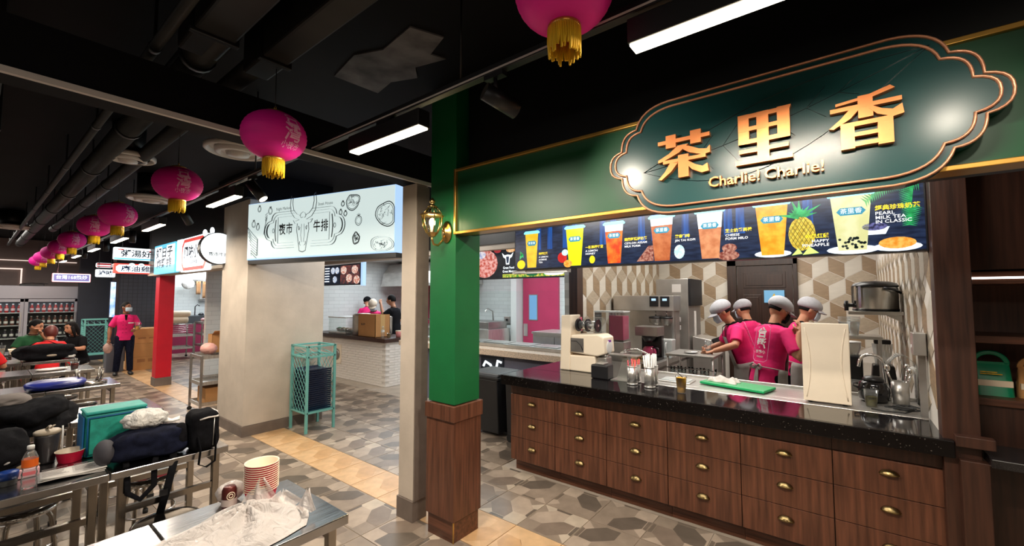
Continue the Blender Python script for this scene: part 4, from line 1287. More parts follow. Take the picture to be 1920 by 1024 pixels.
panel('hanging_sign', 'red and white hanging light box above the small white one', (-13.05, 1.83, 2.42), .26, .10, [('face', M['siginkred'], 'rect', (-.12, .12, -.045, .045)), ('bar', M['siglow'], 'rect', (-.11, .11, -.02, .005))], M['siglow'], 90)
panel('hanging_sign', 'lavender hanging light box in a pale frame reading 168 before the fridges', (-14.0, 1.43, 2.15), .62, .20, [('border', M['siglow'], 'rect', (-.30, .30, -.09, .09)), ('face', M['siglav'], 'rect', (-.285, .285, -.075, .075)), ('characters', M['siglow'], 'text', ('台灣168熱炒', .098, 0, .005, .012, .95))], emit('sign_frame_pink', (1, .45, .5), 1.0), 90)
tag(MB().cyl((-14.03, 1.2, 2.25), (-14.03, 1.2, 3.3), .012, n=8).build('hanging_rod', M['black']), 'dark rod holding the 168 light box from the ceiling', 'rod')
cl_ = thing('light_column', 'narrow vertical blue and white lit column on the navy wall', 'light', (-13.2, 2.02, 1.25))
MB().box(-.03, .03, -.04, .04, 0, .80).build('lit_face', screen('column_glow', (.2, .4, .9), (.9, .95, 1.0), 1.3, 6), cl_)
MB().box(-.05, .031, -.05, .05, -1.25, 0).build('stand', M['navy'], cl_)
MB().box(-.05, -.028, -.05, .05, 0, .82).build('back', M['navy'], cl_)

# ------------------------------------------------------------------ things on the tea counter
CT = .951            # granite top
WT = .9525           # steel worktop top
sm = thing('cup_sealing_machine', 'ivory cup sealing machine with black film rolls at the left end of the counter', 'machine', (-2.06, 3.98, CT))
prof = [(-.30, 0), (-.30, .30), (-.29, .56), (-.17, .57), (-.17, .36), (.06, .36), (.06, .19), (.18, .18), (.18, 0)]
MB().prism([(-.31, 0), (-.30, .20), (-.29, .57), (-.18, .575), (-.17, .45), (-.185, .20), (-.19, 0)], -.11, .11, xz).build('back_column', M['offwhite'], sm, 0.01)
MB().prism([(-.19, 0), (-.19, .16), (.10, .17), (.11, 0)], -.11, .11, xz).build('base', M['offwhite'], sm, 0.012)
MB().prism([(-.18, .19), (-.17, .37), (.14, .39), (.20, .36), (.21, .20), (.13, .17)], -.12, .12, xz).build('head', M['offwhite'], sm, 0.014)
MB().box(-.17, -.02, -.1225, -.119, .20, .34).build('side_plate', M['steeldark'], sm)
MB().tube([(-.16, -.124, .31), (-.10, -.124, .31), (-.05, -.124, .27), (-.03, -.124, .22)], .004, 6).build('side_cable', M['blackplastic'], sm)
MB().ball((.207, 0, .26), (.01, .07, .07), 16, 8).build('badge', M['white'], sm)
b = MB()
for dy, dz in ((-.014, .294), (.014, .294), (-.014, .32), (.014, .32)):
    b.box(.196, .214, dy - .011, dy + .011, dz - .011, dz + .011)
b.build('purple_mark', emit('badge_purple', srgb(110, 40, 130), .6), sm)
MB().cyl((-.14, -.02, .47), (.10, -.02, .47), .012, n=10).build('film_axle', M['steel'], sm)
for x in (-.13, -.02, .09):
    MB().cyl((x - .008, -.02, .47), (x + .008, -.02, .47), .068, n=24).build('film_disc', M['blackplastic'], sm, 0.003)
MB().cyl((-.11, -.02, .47), (.07, -.02, .47), .045, n=20).build('film_roll', M['plastic'], sm)
MB().box(-.16, .12, .04, .11, .40, .55).build('film_guide', M['plastic'], sm)
MB().box(.10, .20, -.07, .07, .02, .16).build('steel_cup_holder', M['steel'], sm, 0.01)
MB().cyl((.15, 0, .16), (.15, 0, .19), .05, n=18).build('press_ring', M['chrome'], sm)

t = thing('tape_dispenser', 'small black boxy dispenser at the foot of the ivory sealing machine', 'dispenser', (-1.80, 3.70, CT))
MB().box(-.085, .085, -.07, .07, 0, .13).build('body', M['blackplastic'], t, 0.012)
MB().box(-.04, .04, -.05, .05, .13, .145).build('cap', M['steel'], t, 0.004)
t = thing('steel_stand', 'folded steel plate stand beside the black dispenser', 'stand', (-1.58, 3.76, CT))
MB().prism([(-.10, 0), (.10, 0), (.095, .02), (.0, .22), (-.03, .22)], -.006, .006, xz).build('upright_plate', M['steel'], t)
MB().box(-.12, .10, -.10, .10, 0, .006).build('foot_plate', M['steel'], t)
MB().box(-.16, .12, -.05, .05, .222, .23).build('top_bar', M['steel'], t)
t = thing('hook_tool', 'curved chrome tongs lying on the steel plate stand', 'tongs', (-1.50, 3.76, CT + .232))
MB().tube([(-.14, 0, .012), (-.07, 0, .05), (.02, 0, .06), (.10, .0, .03), (.14, 0, .01)], .006, 6).build('upper_arm', M['chrome'], t)
MB().tube([(-.14, .015, .008), (-.05, .02, .03), (.05, .02, .035), (.13, .012, .008)], .005, 6).build('lower_arm', M['chrome'], t)
def canister(x, y, lab, fill, h=.16):
    t = thing('straw_canister', lab, 'canister', (x, y, CT), 0, 'steel straw canisters')
    r = .043
    MB().lathe([(r, 0), (r, h), (r - .003, h), (r - .003, .006), (0, .006)], 24).build('body', M['steel'], t)
    MB().lathe([(r + .004, 0), (r + .004, .012), (r, .014)], 24).build('foot_ring', M['steel'], t)
    MB().lathe([(r + .002, h - .008), (r + .002, h + .001), (r - .003, h + .001)], 24).build('rim', M['steel'], t)
    return t
cs = [(-1.465, 3.60, 'o', 'steel straw canister with orange straws, front left of four'), (-1.475, 3.71, 'o', 'steel straw canister with orange straws, rear left of four'),
      (-1.30, 3.57, 'w', 'steel straw canister with white wrapped straws, front right of four'), (-1.31, 3.68, 'w', 'steel straw canister with white wrapped straws, rear right of four')]
straw_me = {}
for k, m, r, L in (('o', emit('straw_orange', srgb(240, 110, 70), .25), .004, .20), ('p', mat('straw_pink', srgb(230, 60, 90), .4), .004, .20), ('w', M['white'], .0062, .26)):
    b = MB().cyl((0, 0, 0), (0, 0, L), r, n=8)
    straw_me[k] = b.build('straw', m)
first = {k: True for k in straw_me}
rng = random.Random(4)
for x, y, k, lab_ in cs:
    canister(x, y, lab_, k, .16 if k == 'o' else .17)
    for i in range(9):
        a = 2 * pi * i / 9; r = .022 if i % 2 else .028
        kk = k if k == 'w' or i % 3 else 'p'
        o = straw_me[kk]
        if not first[kk]:
            o = straw_me[kk].copy(); COL.objects.link(o)
        first[kk] = False
        o.location = (x + r * cos(a), y + r * sin(a), CT + .007)
        o.rotation_euler = (rng.uniform(-.05, .05) - .05 * sin(a), rng.uniform(-.05, .05) + .05 * cos(a), 0)
        pos_ = 'front' if y < (3.65 if k == 'o' else 3.62) else 'rear'
        tag(o, {'o': 'orange drinking straw in the ' + pos_ + ' left steel canister', 'p': 'pink drinking straw in the ' + pos_ + ' left steel canister', 'w': 'white paper-wrapped straw in the ' + pos_ + ' right steel canister'}[kk], 'straw', {'o': 'orange straws, ', 'p': 'pink straws, ', 'w': 'white wrapped straws, '}[kk] + pos_ + ' canister')

def plastic_cup(x, y, z, r, h, m, fill, lab, straw=False, name='drink_cup'):
    t = thing(name, lab, 'cup', (x, y, z))
    MB().lathe([(r * .74, 0), (r, h), (r * 1.06, h), (r * 1.06, h + .006), (r * .97, h + .006)], 24, caps=False).build('cup_wall', M['plastic'], t)
    MB().lathe([(0, .003), (r * .71, .003), (r * (.74 + .26 * fill) * .97, h * fill), (0, h * fill)], 24, caps=False).build('drink', m, t)
    if straw:
        MB().tube([(0, 0, .01), (.01, 0, h), (-.05, .0, h + .05)], .004, 6).build('straw', M['blackplastic'], t)
    return t
plastic_cup(-1.03, 3.53, CT, .042, .125, M['juice'], .97, 'clear cup of orange juice with a black straw on the granite edge', True)
t = thing('chopping_board', 'bright green chopping board on the steel worktop', 'chopping board', (-.72, 4.10, WT), -14)
t.location = (-.72, 4.02, WT + .006)
MB().box(-.26, .26, -.12, .12, 0, .022).build('board', M['cutgreen'], t, 0.006)
t = thing('folded_cloth', 'crumpled white cloth on the green chopping board', 'cloth', (-.83, 4.05, WT + .0285), -10)
def clothf(u, v):
    x, y = (u - .5) * .24, (v - .5) * .13
    e = min(1, min(u, 1 - u) * 7) * min(1, min(v, 1 - v) * 7)
    return (x + .012 * sin(9 * v), y + .010 * sin(11 * u), e * (.028 + .012 * sin(13 * u + 4 * v) + .010 * sin(17 * v + 5 * u)) + .001)
MB().grid(28, 18, clothf).build('cloth_sheet', M['cloth'], t, solid=.003)
t = thing('serving_tray', 'shallow clear lidded tray set in the steel worktop behind the straws', 'tray', (-1.20, 3.98, WT))
b = MB(); b.box(-.14, .14, -.10, .10, 0, .012); b.build('tray_body', M['steel'], t, 0.004)
MB().box(-.12, .12, -.08, .08, .0125, .018).build('tray_lid', M['milky'], t, 0.003)

# tall ivory machine seen from behind
t = thing('cup_sealing_machine', 'tall ivory machine back panel with a curved emboss, standing right of the green board', 'machine', (-.10, 3.80, CT))
t.location = (-.10, 3.78, WT)
MB().box(-.138, .138, 0, .02, .012, .575).build('back_panel', M['offwhite'], t, 0.005)
MB().prism([(-.130, .02), (.130, .02), (.128, .55), (-.128, .55)], .021, .20, xz).build('body', M['offwhite'], t, 0.012)
b = MB()
for sx in (-1, 1):
    b.tube([(sx * (.118 - .028 * sin(pi * i / 14)), -.001, .04 + .50 * i / 14) for i in range(15)], .004, 6, flat=.5)
b.build('embossed_curve', M['offwhite'], t)
for sx in (-1, 1):
    MB().cyl((sx * .10, .05, 0), (sx * .10, .05, .013), .014, n=12).build('foot', M['rubber'], t)
    MB().cyl((sx * .10, .17, 0), (sx * .10, .17, .022), .014, n=12).build('foot', M['rubber'], t)

# black round pot, glass of tea, utensils, faucet, cable
t = thing('soup_pot', 'glossy black round lidded pot behind the glass of tea', 'pot', (.17, 4.11, WT))
MB().lathe([(.075, 0), (.088, .02), (.092, .09), (.080, .135), (.058, .15)], 28).build('body', mat('pot_black', (.008, .008, .009), .12), t)
MB().lathe([(.062, .148), (.064, .16), (.050, .178), (.0, .185)], 28).build('lid', M['blackplastic'], t)
MB().tube([(-.09, 0, .09), (-.115, 0, .10), (-.115, 0, .12), (-.088, 0, .12)], .007, 8).build('handle', M['blackplastic'], t)
plastic_cup(.145, 3.905, WT, .040, .11, M['tea'], .62, 'clear cup of pale green tea in front of the black pot')
t = thing('utensil_holder', 'steel canister of spoons and tongs beside the black pot', 'canister', (.315, 4.12, WT))
MB().lathe([(.048, 0), (.050, .16), (.047, .16), (.046, .006), (0, .006)], 24).build('body', M['steel'], t)
rng = random.Random(9)
for i in range(5):
    a = rng.uniform(0, 6.28)
    u = thing('spoon', ['long steel spoon', 'steel tongs arm', 'white plastic scoop', 'short steel ladle', 'steel whisk handle'][i] + ' standing in the canister by the black pot', 'utensil', (.315 + .02 * cos(a), 4.12 + .02 * sin(a), WT + .008))
    e = (.05 * cos(a), .03 * sin(a), .21 + .03 * rng.random())
    MB().tube([(0, 0, 0), (e[0] * .6, e[1] * .6, e[2] * .7), e], .0045, 6).build('handle', M['white'] if i == 2 else M['chrome'], u)
    MB().ball((e[0], e[1], e[2] + .015), (.018, .010, .026), 10, 6).build('bowl', M['white'] if i == 2 else M['chrome'], u)
t = thing('faucet', 'tall gooseneck chrome faucet at the right of the worktop', 'faucet', (.255, 4.21, WT))
MB().cyl((0, 0, 0), (0, 0, .05), .022, n=16).build('base', M['chrome'], t)
MB().tube([(0, 0, .05), (-.01, 0, .14), (-.02, 0, .24)] + [(-.09 + .07 * cos(rad(a)), -.02, .26 + .07 * sin(rad(a))) for a in range(10, 190, 20)] + [(-.165, -.02, .235)], .0115, 12).build('spout', M['chrome'], t)
MB().tube([(0, .0, .045), (.03, -.01, .06), (.055, -.02, .09)], .006, 8).build('lever', M['chrome'], t)
t = thing('power_cable', 'loose coil of black cable at the right end of the worktop', 'cable', (.31, 3.86, WT + .004))
pts = []
for i in range(120):
    a = i * .33
    pts.append((.055 * cos(a) * (1 + .25 * sin(a * .37)) + .03 * sin(a * .21), .05 * sin(a) * (1 + .3 * cos(a * .29)) + .02 * cos(a * .17), .008 + .014 * (1 + sin(a * 1.13)) / 2 + .01 * i / 120))
MB().tube(pts, .0042, 6).build('coil', M['rubber'], t)
MB().tube([(.05, 0, .01), (.0, -.07, .002), (-.10, -.09, .002), (-.17, -.06, .002)], .0042, 6).build('tail', M['rubber'], t)
t = thing('acrylic_cover', 'clear acrylic curved cover leaning by the right wall of the tea stall', 'cover', (.345, 4.25, WT))
MB().grid(10, 8, lambda u, v: (-.085 + .15 * u, -.09 + .18 * v, .22 + .12 * sin(pi * (.15 + .7 * u)))).build('curved_sheet', M['plastic'], t, solid=.004)
MB().grid(4, 4, lambda u, v: (.065, -.09 + .18 * u, .27 * v)).build('side_sheet', M['plastic'], t, solid=.004)
t = thing('socket_box', 'grey steel socket box on the right wall of the tea stall', 'socket', (.385, 3.72, 1.42))
MB().box(-.035, .026, -.06, .06, -.07, .07).build('box', M['steel'], t, 0.003)
MB().cyl((-.034, .02, -.02), (-.038, .02, -.02), .012, n=12).build('knob', M['white'], t)
MB().box(-.01, .025, -.012, .012, -.46, -.07).build('conduit', M['steeldark'], t)

# right wall shelves with the tea urn
t = thing('wall_shelf', 'upper stainless wall shelf holding the tea urn', 'shelf', (.25, 5.0, 1.56))
MB().box(-.20, .165, -.20, .22, 0, .03).build('board', M['steel'], t, 0.003)
for y in (-.15, .17):
    MB().prism([(.155, 0), (.155, -.06), (.05, 0)], y - .006, y + .006, xz).build('bracket', M['steel'], t)
t = thing('wall_shelf', 'lower stainless shelf holding clear plastic cups', 'shelf', (.12, 5.05, 1.34))
MB().box(-.14, .16, -.16, .16, 0, .025).build('board', M['steel'], t, 0.003)
for x in (-.12, .14):
    MB().box(x - .012, x + .012, .12, .145, -.41, 0).build('post', M['steel'], t)
    MB().box(x - .012, x + .012, -.145, -.12, -.41, 0).build('post', M['steel'], t)
for i, (x, y) in enumerate(((.02, 4.98), (.09, 5.06))):
    b = thing('cup_stack', ('stack of clear plastic cups at the left on the lower shelf', 'stack of clear plastic cups at the right on the lower shelf')[i], 'cups', (x, y, 1.366))
    MB().lathe([(.03, 0), (.045, .12), (.048, .12)], 18, caps=False).build('outer_cup', M['milky'], b)
    for k in range(4):
        MB().lathe([(.046, .125 + .012 * k), (.049, .127 + .012 * k), (.046, .131 + .012 * k)], 18, caps=False).build('cup_rim', M['milky'], b)
t = thing('tea_urn', 'stainless insulated tea urn with black lid and tap on the upper wall shelf', 'urn', (.245, 5.0, 1.591))
MB().lathe([(.155, 0), (.160, .015), (.160, .20), (.155, .215)], 32).build('drum', M['steel'], t)
MB().lathe([(.162, 0), (.165, .012), (.160, .02)], 32).build('base_ring', M['blackplastic'], t)
MB().lathe([(.163, .212), (.163, .226), (.15, .245), (.10, .262), (0, .268)], 32).build('lid', M['blackplastic'], t)
MB().tube([(.05, -.165, .20), (.12, -.16, .19), (.165, -.10, .16)], .012, 8).build('carry_handle', M['blackplastic'], t)
for a in (200, 215, 230):
    MB().box(-.006, .006, -.012, .012, .03, .22).build('clamp', M['chrome'], t, loc=(.166 * cos(rad(a)), .166 * sin(rad(a)), 0), rot=(0, 0, rad(a)))
b = MB(); b.cyl((-.15, -.05, .05), (-.22, -.075, .05), .018, n=12); b.cyl((-.205, -.07, .0), (-.205, -.07, .09), .016, n=12); b.build('tap', M['blackplastic'], t)

# blender and grinder below the shelf
sc_ = thing('service_counter', 'steel counter along the right wall deep in the tea stall', 'counter', (.15, 5.3, 0))
MB().box(-.16, .265, -.30, 1.4, .86, .92).build('top', M['steel'], sc_, 0.004)
MB().box(-.15, .26, -.28, 1.38, .0, .86).build('cabinet', M['steeldark'], sc_)
t = thing('blender', 'black blender with a clear square jug under the tea urn shelf', 'blender', (.29, 5.22, .921))
MB().prism([(-.09, 0), (.09, 0), (.075, .17), (-.075, .17)], -.09, .09, xz).build('motor_base', M['blackplastic'], t, 0.012)
MB().lathe([(.055, .17), (.075, .36), (.078, .36)], 4, caps=False, smooth=False).build('jug', M['milky'], t)
MB().box(-.06, .06, -.06, .06, .36, .40).build('lid', M['blackplastic'], t, 0.01)
t = thing('grinder', 'black coffee grinder beside the blender', 'grinder', (.07, 5.40, .921))
MB().box(-.08, .08, -.10, .10, 0, .22).build('body', M['blackplastic'], t, 0.015)
MB().lathe([(.05, .22), (.075, .30), (.075, .34)], 20, caps=False).build('hopper', M['milky'], t)
MB().lathe([(.077, .34), (.077, .355), (0, .36)], 20).build('hopper_lid', M['white'], t)

# ------------------------------------------------------------------ left wall of the tea stall
t = thing('service_counter', 'steel counter along the left wall of the tea stall', 'counter', (-2.2, 6.1, 0))
MB().box(-.485, .45, -1.165, 1.3, .86, .92).build('top', M['steel'], t, 0.004)
MB().box(-.48, .42, -1.15, 1.28, .0, .86).build('cabinet', M['steeldark'], t)
for y in (-.85, -.1, .65):
    MB().box(.42, .436, y - .34, y + .34, .12, .82).build('door', M['steel'], t, 0.003)
t = thing('ice_machine', 'tall stainless machine with a black top corner and three oval buttons', 'machine', (-1.98, 6.76, .921))
MB().box(-.24, .23, -.33, .33, 0, 1.06).build('cabinet', M['steel'], t, 0.008)
MB().box(.2305, .26, -.33, .33, .66, 1.06).build('black_hood', M['blackplastic'], t, 0.006)
for z in (.68, .46, .34):
    MB().box(.02, .12, -.342, -.331, z - .035, z + .035).build('button_frame', M['white'], t, 0.01)
    MB().box(.038, .102, -.346, -.342, z - .017, z + .017).build('button_screen', M['blackplastic'], t)
MB().box(0, .13, -.334, -.331, .86, .98).build('data_plate', M['paper'], t)
MB().box(.231, .236, -.05, .05, .20, .58).build('side_label', M['paper'], t)
for x in (-.2, .19):
    MB().box(x - .02, x + .02, -.29, -.25, -.0, .001).build('foot', M['rubber'], t) if False else None
t = thing('tea_brewer', 'wide stainless double tea brewer with two dark displays', 'machine', (-2.20, 5.86, .921))
MB().box(-.44, .42, -.04, .30, .60, .81).build('head', M['steel'], t, 0.006)
MB().box(-.40, .40, .12, .30, .03, .60).build('back_plate', M['steel'], t, 0.004)
MB().box(-.42, .42, -.10, .30, 0, .03).build('drip_base', M['steel'], t, 0.004)
for x in (.16, .31):
    MB().box(x - .06, x + .06, -.052, -.041, .66, .80).build('display', M['blackplastic'], t, 0.003)
    MB().box(x - .03, x + .03, -.054, -.0525, .74, .77).build('readout', M['ledblue'], t)
    MB().lathe([(.03, .40), (.085, .44), (.09, .50)], 20, (x, .02, 0), caps=False).build('funnel', M['steeldark'], t)
    MB().lathe([(.092, .495), (.094, .52), (.03, .525)], 20, (x, .02, 0)).build('funnel_collar', M['blackplastic'], t)
    MB().cyl((x, .02, .52), (x, .02, .61), .008, n=8).build('water_pipe', M['chrome'], t)
b = MB()
for x in (-.42, .40):
    MB().box(x - .012, x + .012, .0, .03, .03, .60).build('leg', M['steel'], t)
t = thing('coffee_maker', 'black coffee maker with a steel head holding a pink glass jug', 'coffee maker', (-1.93, 5.36, .921))
MB().box(-.14, .12, -.10, .14, 0, .03).build('base', M['blackplastic'], t, 0.006)
MB().box(-.14, .12, .06, .14, .03, .30).build('column', M['blackplastic'], t, 0.006)
MB().box(-.16, .13, -.12, .14, .30, .42).build('head', M['steeldark'], t, 0.008)
MB().lathe([(.05, .22), (.085, .28), (.09, .30)], 20, (-.01, -.03, 0)).build('brew_funnel', M['blackplastic'], t)
MB().lathe([(.055, .035), (.085, .06), (.09, .10), (.07, .15), (.05, .17)], 22, (-.01, -.03, 0)).build('jug', mat('jug_pink', srgb(190, 70, 110), .1, coat=.5), t)
MB().tube([(.05, -.06, .16), (.12, -.08, .15), (.125, -.08, .08), (.07, -.06, .06)], .010, 8).build('jug_handle', M['blackplastic'], t)
t = thing('juice_dispenser', 'clear square juice dispenser on a pale steel base behind the sealing machine', 'dispenser', (-2.27, 4.95, .921))
MB().box(-.20, .20, -.10, .12, .0, .25).build('base', M['steel'], t, 0.01)
b = MB()
for i in range(6): b.box(-.10, .02, -.103, -.099, .06 + .025 * i, .072 + .025 * i)
b.build('vent_slots', M['blackplastic'], t)
MB().box(-.19, .0, -.09, .11, .262, .60).build('tank', M['plastic'], t)
MB().box(.004, .19, -.09, .11, .262, .60).build('tank', M['plastic'], t)
MB().box(.012, .18, -.08, .10, .27, .56).build('pink_drink', M['pinkliquid'], t)
MB().box(-.195, -.0, -.095, .115, .602, .62).build('tank_lid', M['milky'], t, 0.004)
MB().box(.003, .195, -.095, .115, .602, .62).build('tank_lid', M['milky'], t, 0.004)
t = thing('wire_basket', 'small brass-coloured wire basket in front of the juice dispenser', 'basket', (-1.84, 4.83, .921))
b = MB()
for z, k in ((.0, .8), (.05, .9), (.10, 1.0)):
    b.tube([(-.10 * k, -.07 * k, z + .003), (.10 * k, -.07 * k, z + .003), (.10 * k, .07 * k, z + .003), (-.10 * k, .07 * k, z + .003)], .003, 5, closed=True)
for i in range(8):
    x = -.08 + .16 * i / 7
    for s_ in (-1, 1): b.tube([(x, s_ * .056, .003), (x * 1.25, s_ * .07, .103)], .002, 5)
for s_ in (-1, 1):
    for y in (-.03, .03): b.tube([(s_ * .08, y, .003), (s_ * .10, y, .103)], .002, 5)
b.build('wire_frame', M['brass'], t)
MB().ball((.0, .0, .04), .035, 12, 8).build('lime', emit('lime', srgb(190, 190, 90), .1), t) if False else None
t = thing('plastic_jug', 'milky square measuring jug beside the coffee maker', 'jug', (-1.84, 5.66, .921))
t.location = (-1.83, 5.66, .921)
MB().prism([(-.085, 0), (.085, 0), (.10, .24), (-.10, .24)], -.08, .08, xz).build('body', M['milky'], t, 0.012)
MB().tube([(.03, -.09, .20), (.03, -.13, .19), (.03, -.13, .08), (.03, -.088, .07)], .012, 8).build('handle', M['milky'], t)
t = thing('ice_bin', 'sloping steel ice bin with a black lid below the tall machine', 'ice bin', (-1.57, 6.74, 0))
MB().prism([(-.15, .05), (.18, .05), (.18, .96), (.10, 1.10), (-.15, 1.14)], -.25, .25, xz).build('bin_body', M['steel'], t, 0.006)
MB().prism([(.186, .97), (.106, 1.11), (.118, 1.118), (.199, .975)], -.25, .25, xz).build('lid', M['blackplastic'], t)

# steel work table with glasses in front of the staff
t = thing('work_table', 'small two-tier steel work table of glasses where the leaning worker reaches', 'table', (-1.36, 5.22, 0))
b = MB(); b.box(-.27, .25, -.22, .30, 1.035, 1.06); b.build('top_shelf', M['steel'], t, 0.004)
MB().box(-.26, .24, -.21, .29, .80, .82).build('lower_shelf', M['steel'], t, 0.003)
MB().box(-.26, .24, -.21, .29, .35, .37).build('bottom_shelf', M['steel'], t, 0.003)
for x, y in ((-.25, -.20), (.23, -.20), (-.25, .28), (.23, .28)):
    MB().cyl((x, y, 0), (x, y, 1.035), .012, n=10).build('leg', M['steel'], t)
MB().box(-.26, .24, -.215, -.205, .90, .91).build('rail', M['chrome'], t)
rng = random.Random(3)
g0 = None
for i in range(8):
    x, y = -1.58 + .062 * i, 5.10 + .06 * (i % 2)
    if g0 is None:
        g0 = thing('drinking_glass', '', 'glass', (x, y, .821), 0, 'glasses on the steel work table')
        MB().lathe([(.018, 0), (.022, .012), (.028, .085), (.026, .085), (.019, .015), (0, .013)], 16).build('tumbler', M['glass'], g0)
        MB().lathe([(.0, .016), (.018, .016), (.023, .05), (0, .05)], 14, caps=False).build('ice', M['milky'], g0)
        g = g0
    else:
        g = dup(g0, (x, y, .821))
    g['label'] = 'clear tumbler with ice, ' + ['first', 'second', 'third', 'fourth', 'fifth', 'sixth', 'seventh', 'eighth'][i] + ' from the left on the work table shelf'
t = thing('saucer', 'white saucer with cutlery on the work table top', 'plate', (-1.40, 5.20, 1.061))
MB().lathe([(.03, 0), (.075, .010), (.08, .014), (.03, .006), (0, .006)], 24).build('dish', M['white'], t)
MB().tube([(-.07, -.02, .017), (.03, .0, .014), (.09, .01, .02)], .004, 6).build('spoon', M['chrome'], t)
plastic_cup(-1.26, 5.40, 1.061, .035, .13, M['plastic'], .3, 'empty clear tall cup at the back of the work table')

# ------------------------------------------------------------------ stainless dining tables in rows
def make_table(x, y, lab):
    t = thing('dining_table', lab, 'table', (x, y, 0), 0, 'square steel tables in rows')
    MB().box(-.295, .295, -.282, .282, .708, .75).build('tabletop', M['tablesteel'], t, 0.004)
    for sx in (-1, 1):
        for sy in (-1, 1):
            a, b_ = sx * .245, sy * .225
            g = MB().box(a - .019, a + .019, b_ - .019, b_ + .019, .0, .708).build('leg', M['tubesteel'], t, 0.004)
            MB().box(a - .022, a + .022, b_ - .022, b_ + .022, 0, .03).build('rubber_foot', M['rubber'], g)
    for sx in (-1, 1):
        MB().box(sx * .245 - .014, sx * .245 + .014, -.206, .206, .50, .535).build('side_rail', M['tubesteel'], t)
    for sy in (-1, 1):
        MB().box(-.226, .226, sy * .225 - .014, sy * .225 + .014, .655, .70).build('apron_rail', M['tubesteel'], t)
    return t
rows = [(-2.06, 2, 'nearest row, under the white plastic bag'), (-3.485, 3, 'second row, with the teal cooler bag and backpack'), (-4.985, 4, 'third row, with bare shiny ends behind the teal bag'),
        (-6.70, 4, 'fourth row, under the long dark blue bag'), (-8.25, 4, 'fifth row, with a cup of dark tea'), (-9.75, 4, 'sixth row, under the black duffel bag'), (-11.25, 4, 'farthest row, where the diners sit')]
t0 = None
names_ = ['end table at the aisle', 'second table in from the aisle', 'third table in from the aisle', 'fourth table in from the aisle']
for x, n, lab in rows:
    for k in range(n):
        y = .80 - .57 * k
        l = 'square steel dining table, ' + names_[k] + ', ' + lab
        l = ' '.join(('steel table, ' + names_[k] + ', ' + lab).split()[:16])
        if t0 is None: t0 = make_table(x, y, l)
        else: dup(t0, (x, y, 0), None, l)

def make_stool():
    t = thing('stool', 'round chromed stool', 'stool', (0, 0, 0), 0, 'round chromed stools between the tables')
    MB().lathe([(.145, .425), (.158, .432), (.162, .445), (.158, .455), (.145, .452), (.0, .446)], 32).build('seat', mat('stool_seat', (.05, .045, .042), .12, .9), t)
    MB().lathe([(.140, .405), (.150, .405), (.150, .428), (.140, .428)], 24).build('seat_ring', M['chrome'], t)
    for i in range(4):
        a = pi / 4 + i * pi / 2
        c, s = cos(a), sin(a)
        g = MB().tube([(.06 * c, .06 * s, .415), (.105 * c, .105 * s, .405), (.135 * c, .135 * s, .36), (.155 * c, .155 * s, .18), (.17 * c, .17 * s, .012)], .0125, 10).build('leg', M['tubesteel'], t)
        MB().cyl((.170 * c, .170 * s, 0), (.170 * c, .170 * s, .035), .017, n=10).build('rubber_foot', M['rubber'], g)
    MB().tube([(.148 * cos(2 * pi * i / 24), .148 * sin(2 * pi * i / 24), .20) for i in range(24)], .007, 8, closed=True).build('foot_ring', M['chrome'], t)
    return t
stool_spots = []
for x, n, lab in rows:
    lab = lab.split(',')[0]
    for k in range(n):
        y = .80 - .57 * k
        nm = ['at the aisle end', 'second from the aisle', 'third from the aisle', 'fourth from the aisle'][k]
        stool_spots.append((x + .46, y - .02, 'chromed stool on the near side of the table, ' + nm + ', ' + lab))
        stool_spots.append((x - .46, y + .03, 'chromed stool on the far side of the table, ' + nm + ', ' + lab))
s0 = None
rng = random.Random(12)
seated = [(-11.72, .60), (-10.79, .62), (-11.72, 1.0)]
for x, y, l in stool_spots:
    if x > -1.7 or x < -11.5: continue
    if any((x - a) ** 2 + (y - c) ** 2 < .16 for a, c in ((-11.85, .72), (-10.66, .86), (-11.75, 1.36), (-9.22, .10))): continue
    if s0 is None:
        s0 = make_stool(); s0.location = (x, y, 0); s0['label'] = l
    else:
        dup(s0, (x + rng.uniform(-.04, .04), y + rng.uniform(-.04, .04), 0), rng.uniform(0, 90), l)

TT = .7515
# upturned stools lying on the fourth row end table are suggested by one bent tube stack
t = thing('stool_stack', 'folded chromed stool turned over on the fourth row beside the blue bag', 'stool', (-6.66, .86, TT))
MB().lathe([(.14, .0), (.15, .004), (.15, .02), (.0, .024)], 26).build('seat', M['tubesteel'], t)
for i in range(4):
    a = pi / 4 + i * pi / 2
    MB().tube([(.10 * cos(a), .10 * sin(a), .022), (.125 * cos(a), .125 * sin(a), .06), (.135 * cos(a), .135 * sin(a), .16)], .0125, 8).build('leg', M['tubesteel'], t)

# ------------------------------------------------------------------ belongings on the second row
def pouch(name, lab, cat, loc, rot, dims, m, lump=.12, seed=1, nu=56, nv=34, sq=3.0):
    """soft bag body: a super-ellipsoid with folds"""
    t = thing(name, lab, cat, loc, rot)
    rng = random.Random(seed); ph = [rng.uniform(0, 6) for _ in range(8)]
    def f(x, y, z):
        p = (abs(x) ** sq + abs(y) ** sq + abs(z) ** sq) ** (1 / sq)
        x, y, z = x / p, y / p, z / p
        fold = (1 - abs(sin(4.5 * x + 2.5 * z + 3 * y * x + ph[4]))) ** 3 * .5 + (1 - abs(sin(3 * y - 5 * z + 2 * x + ph[5]))) ** 4 * .5 + .3 * (1 - abs(sin(9 * x - 4 * y + 3 * z + ph[6]))) ** 3
        k = 1 + .45 * lump * fold + lump * (.5 * sin(3 * x + 4 * z + ph[0]) + .35 * sin(5 * y + 3 * x + ph[1]) + .25 * sin(9 * x + 7 * z + ph[2]) * sin(6 * y + ph[3])) * (1 if z > -.7 else .4)
        return (x * k, y * k, max(z * k, -1))
    b = MB().ball((0, 0, dims[2]), dims, nu, nv, fn=f)
    b.build('body', m, t)
    return t
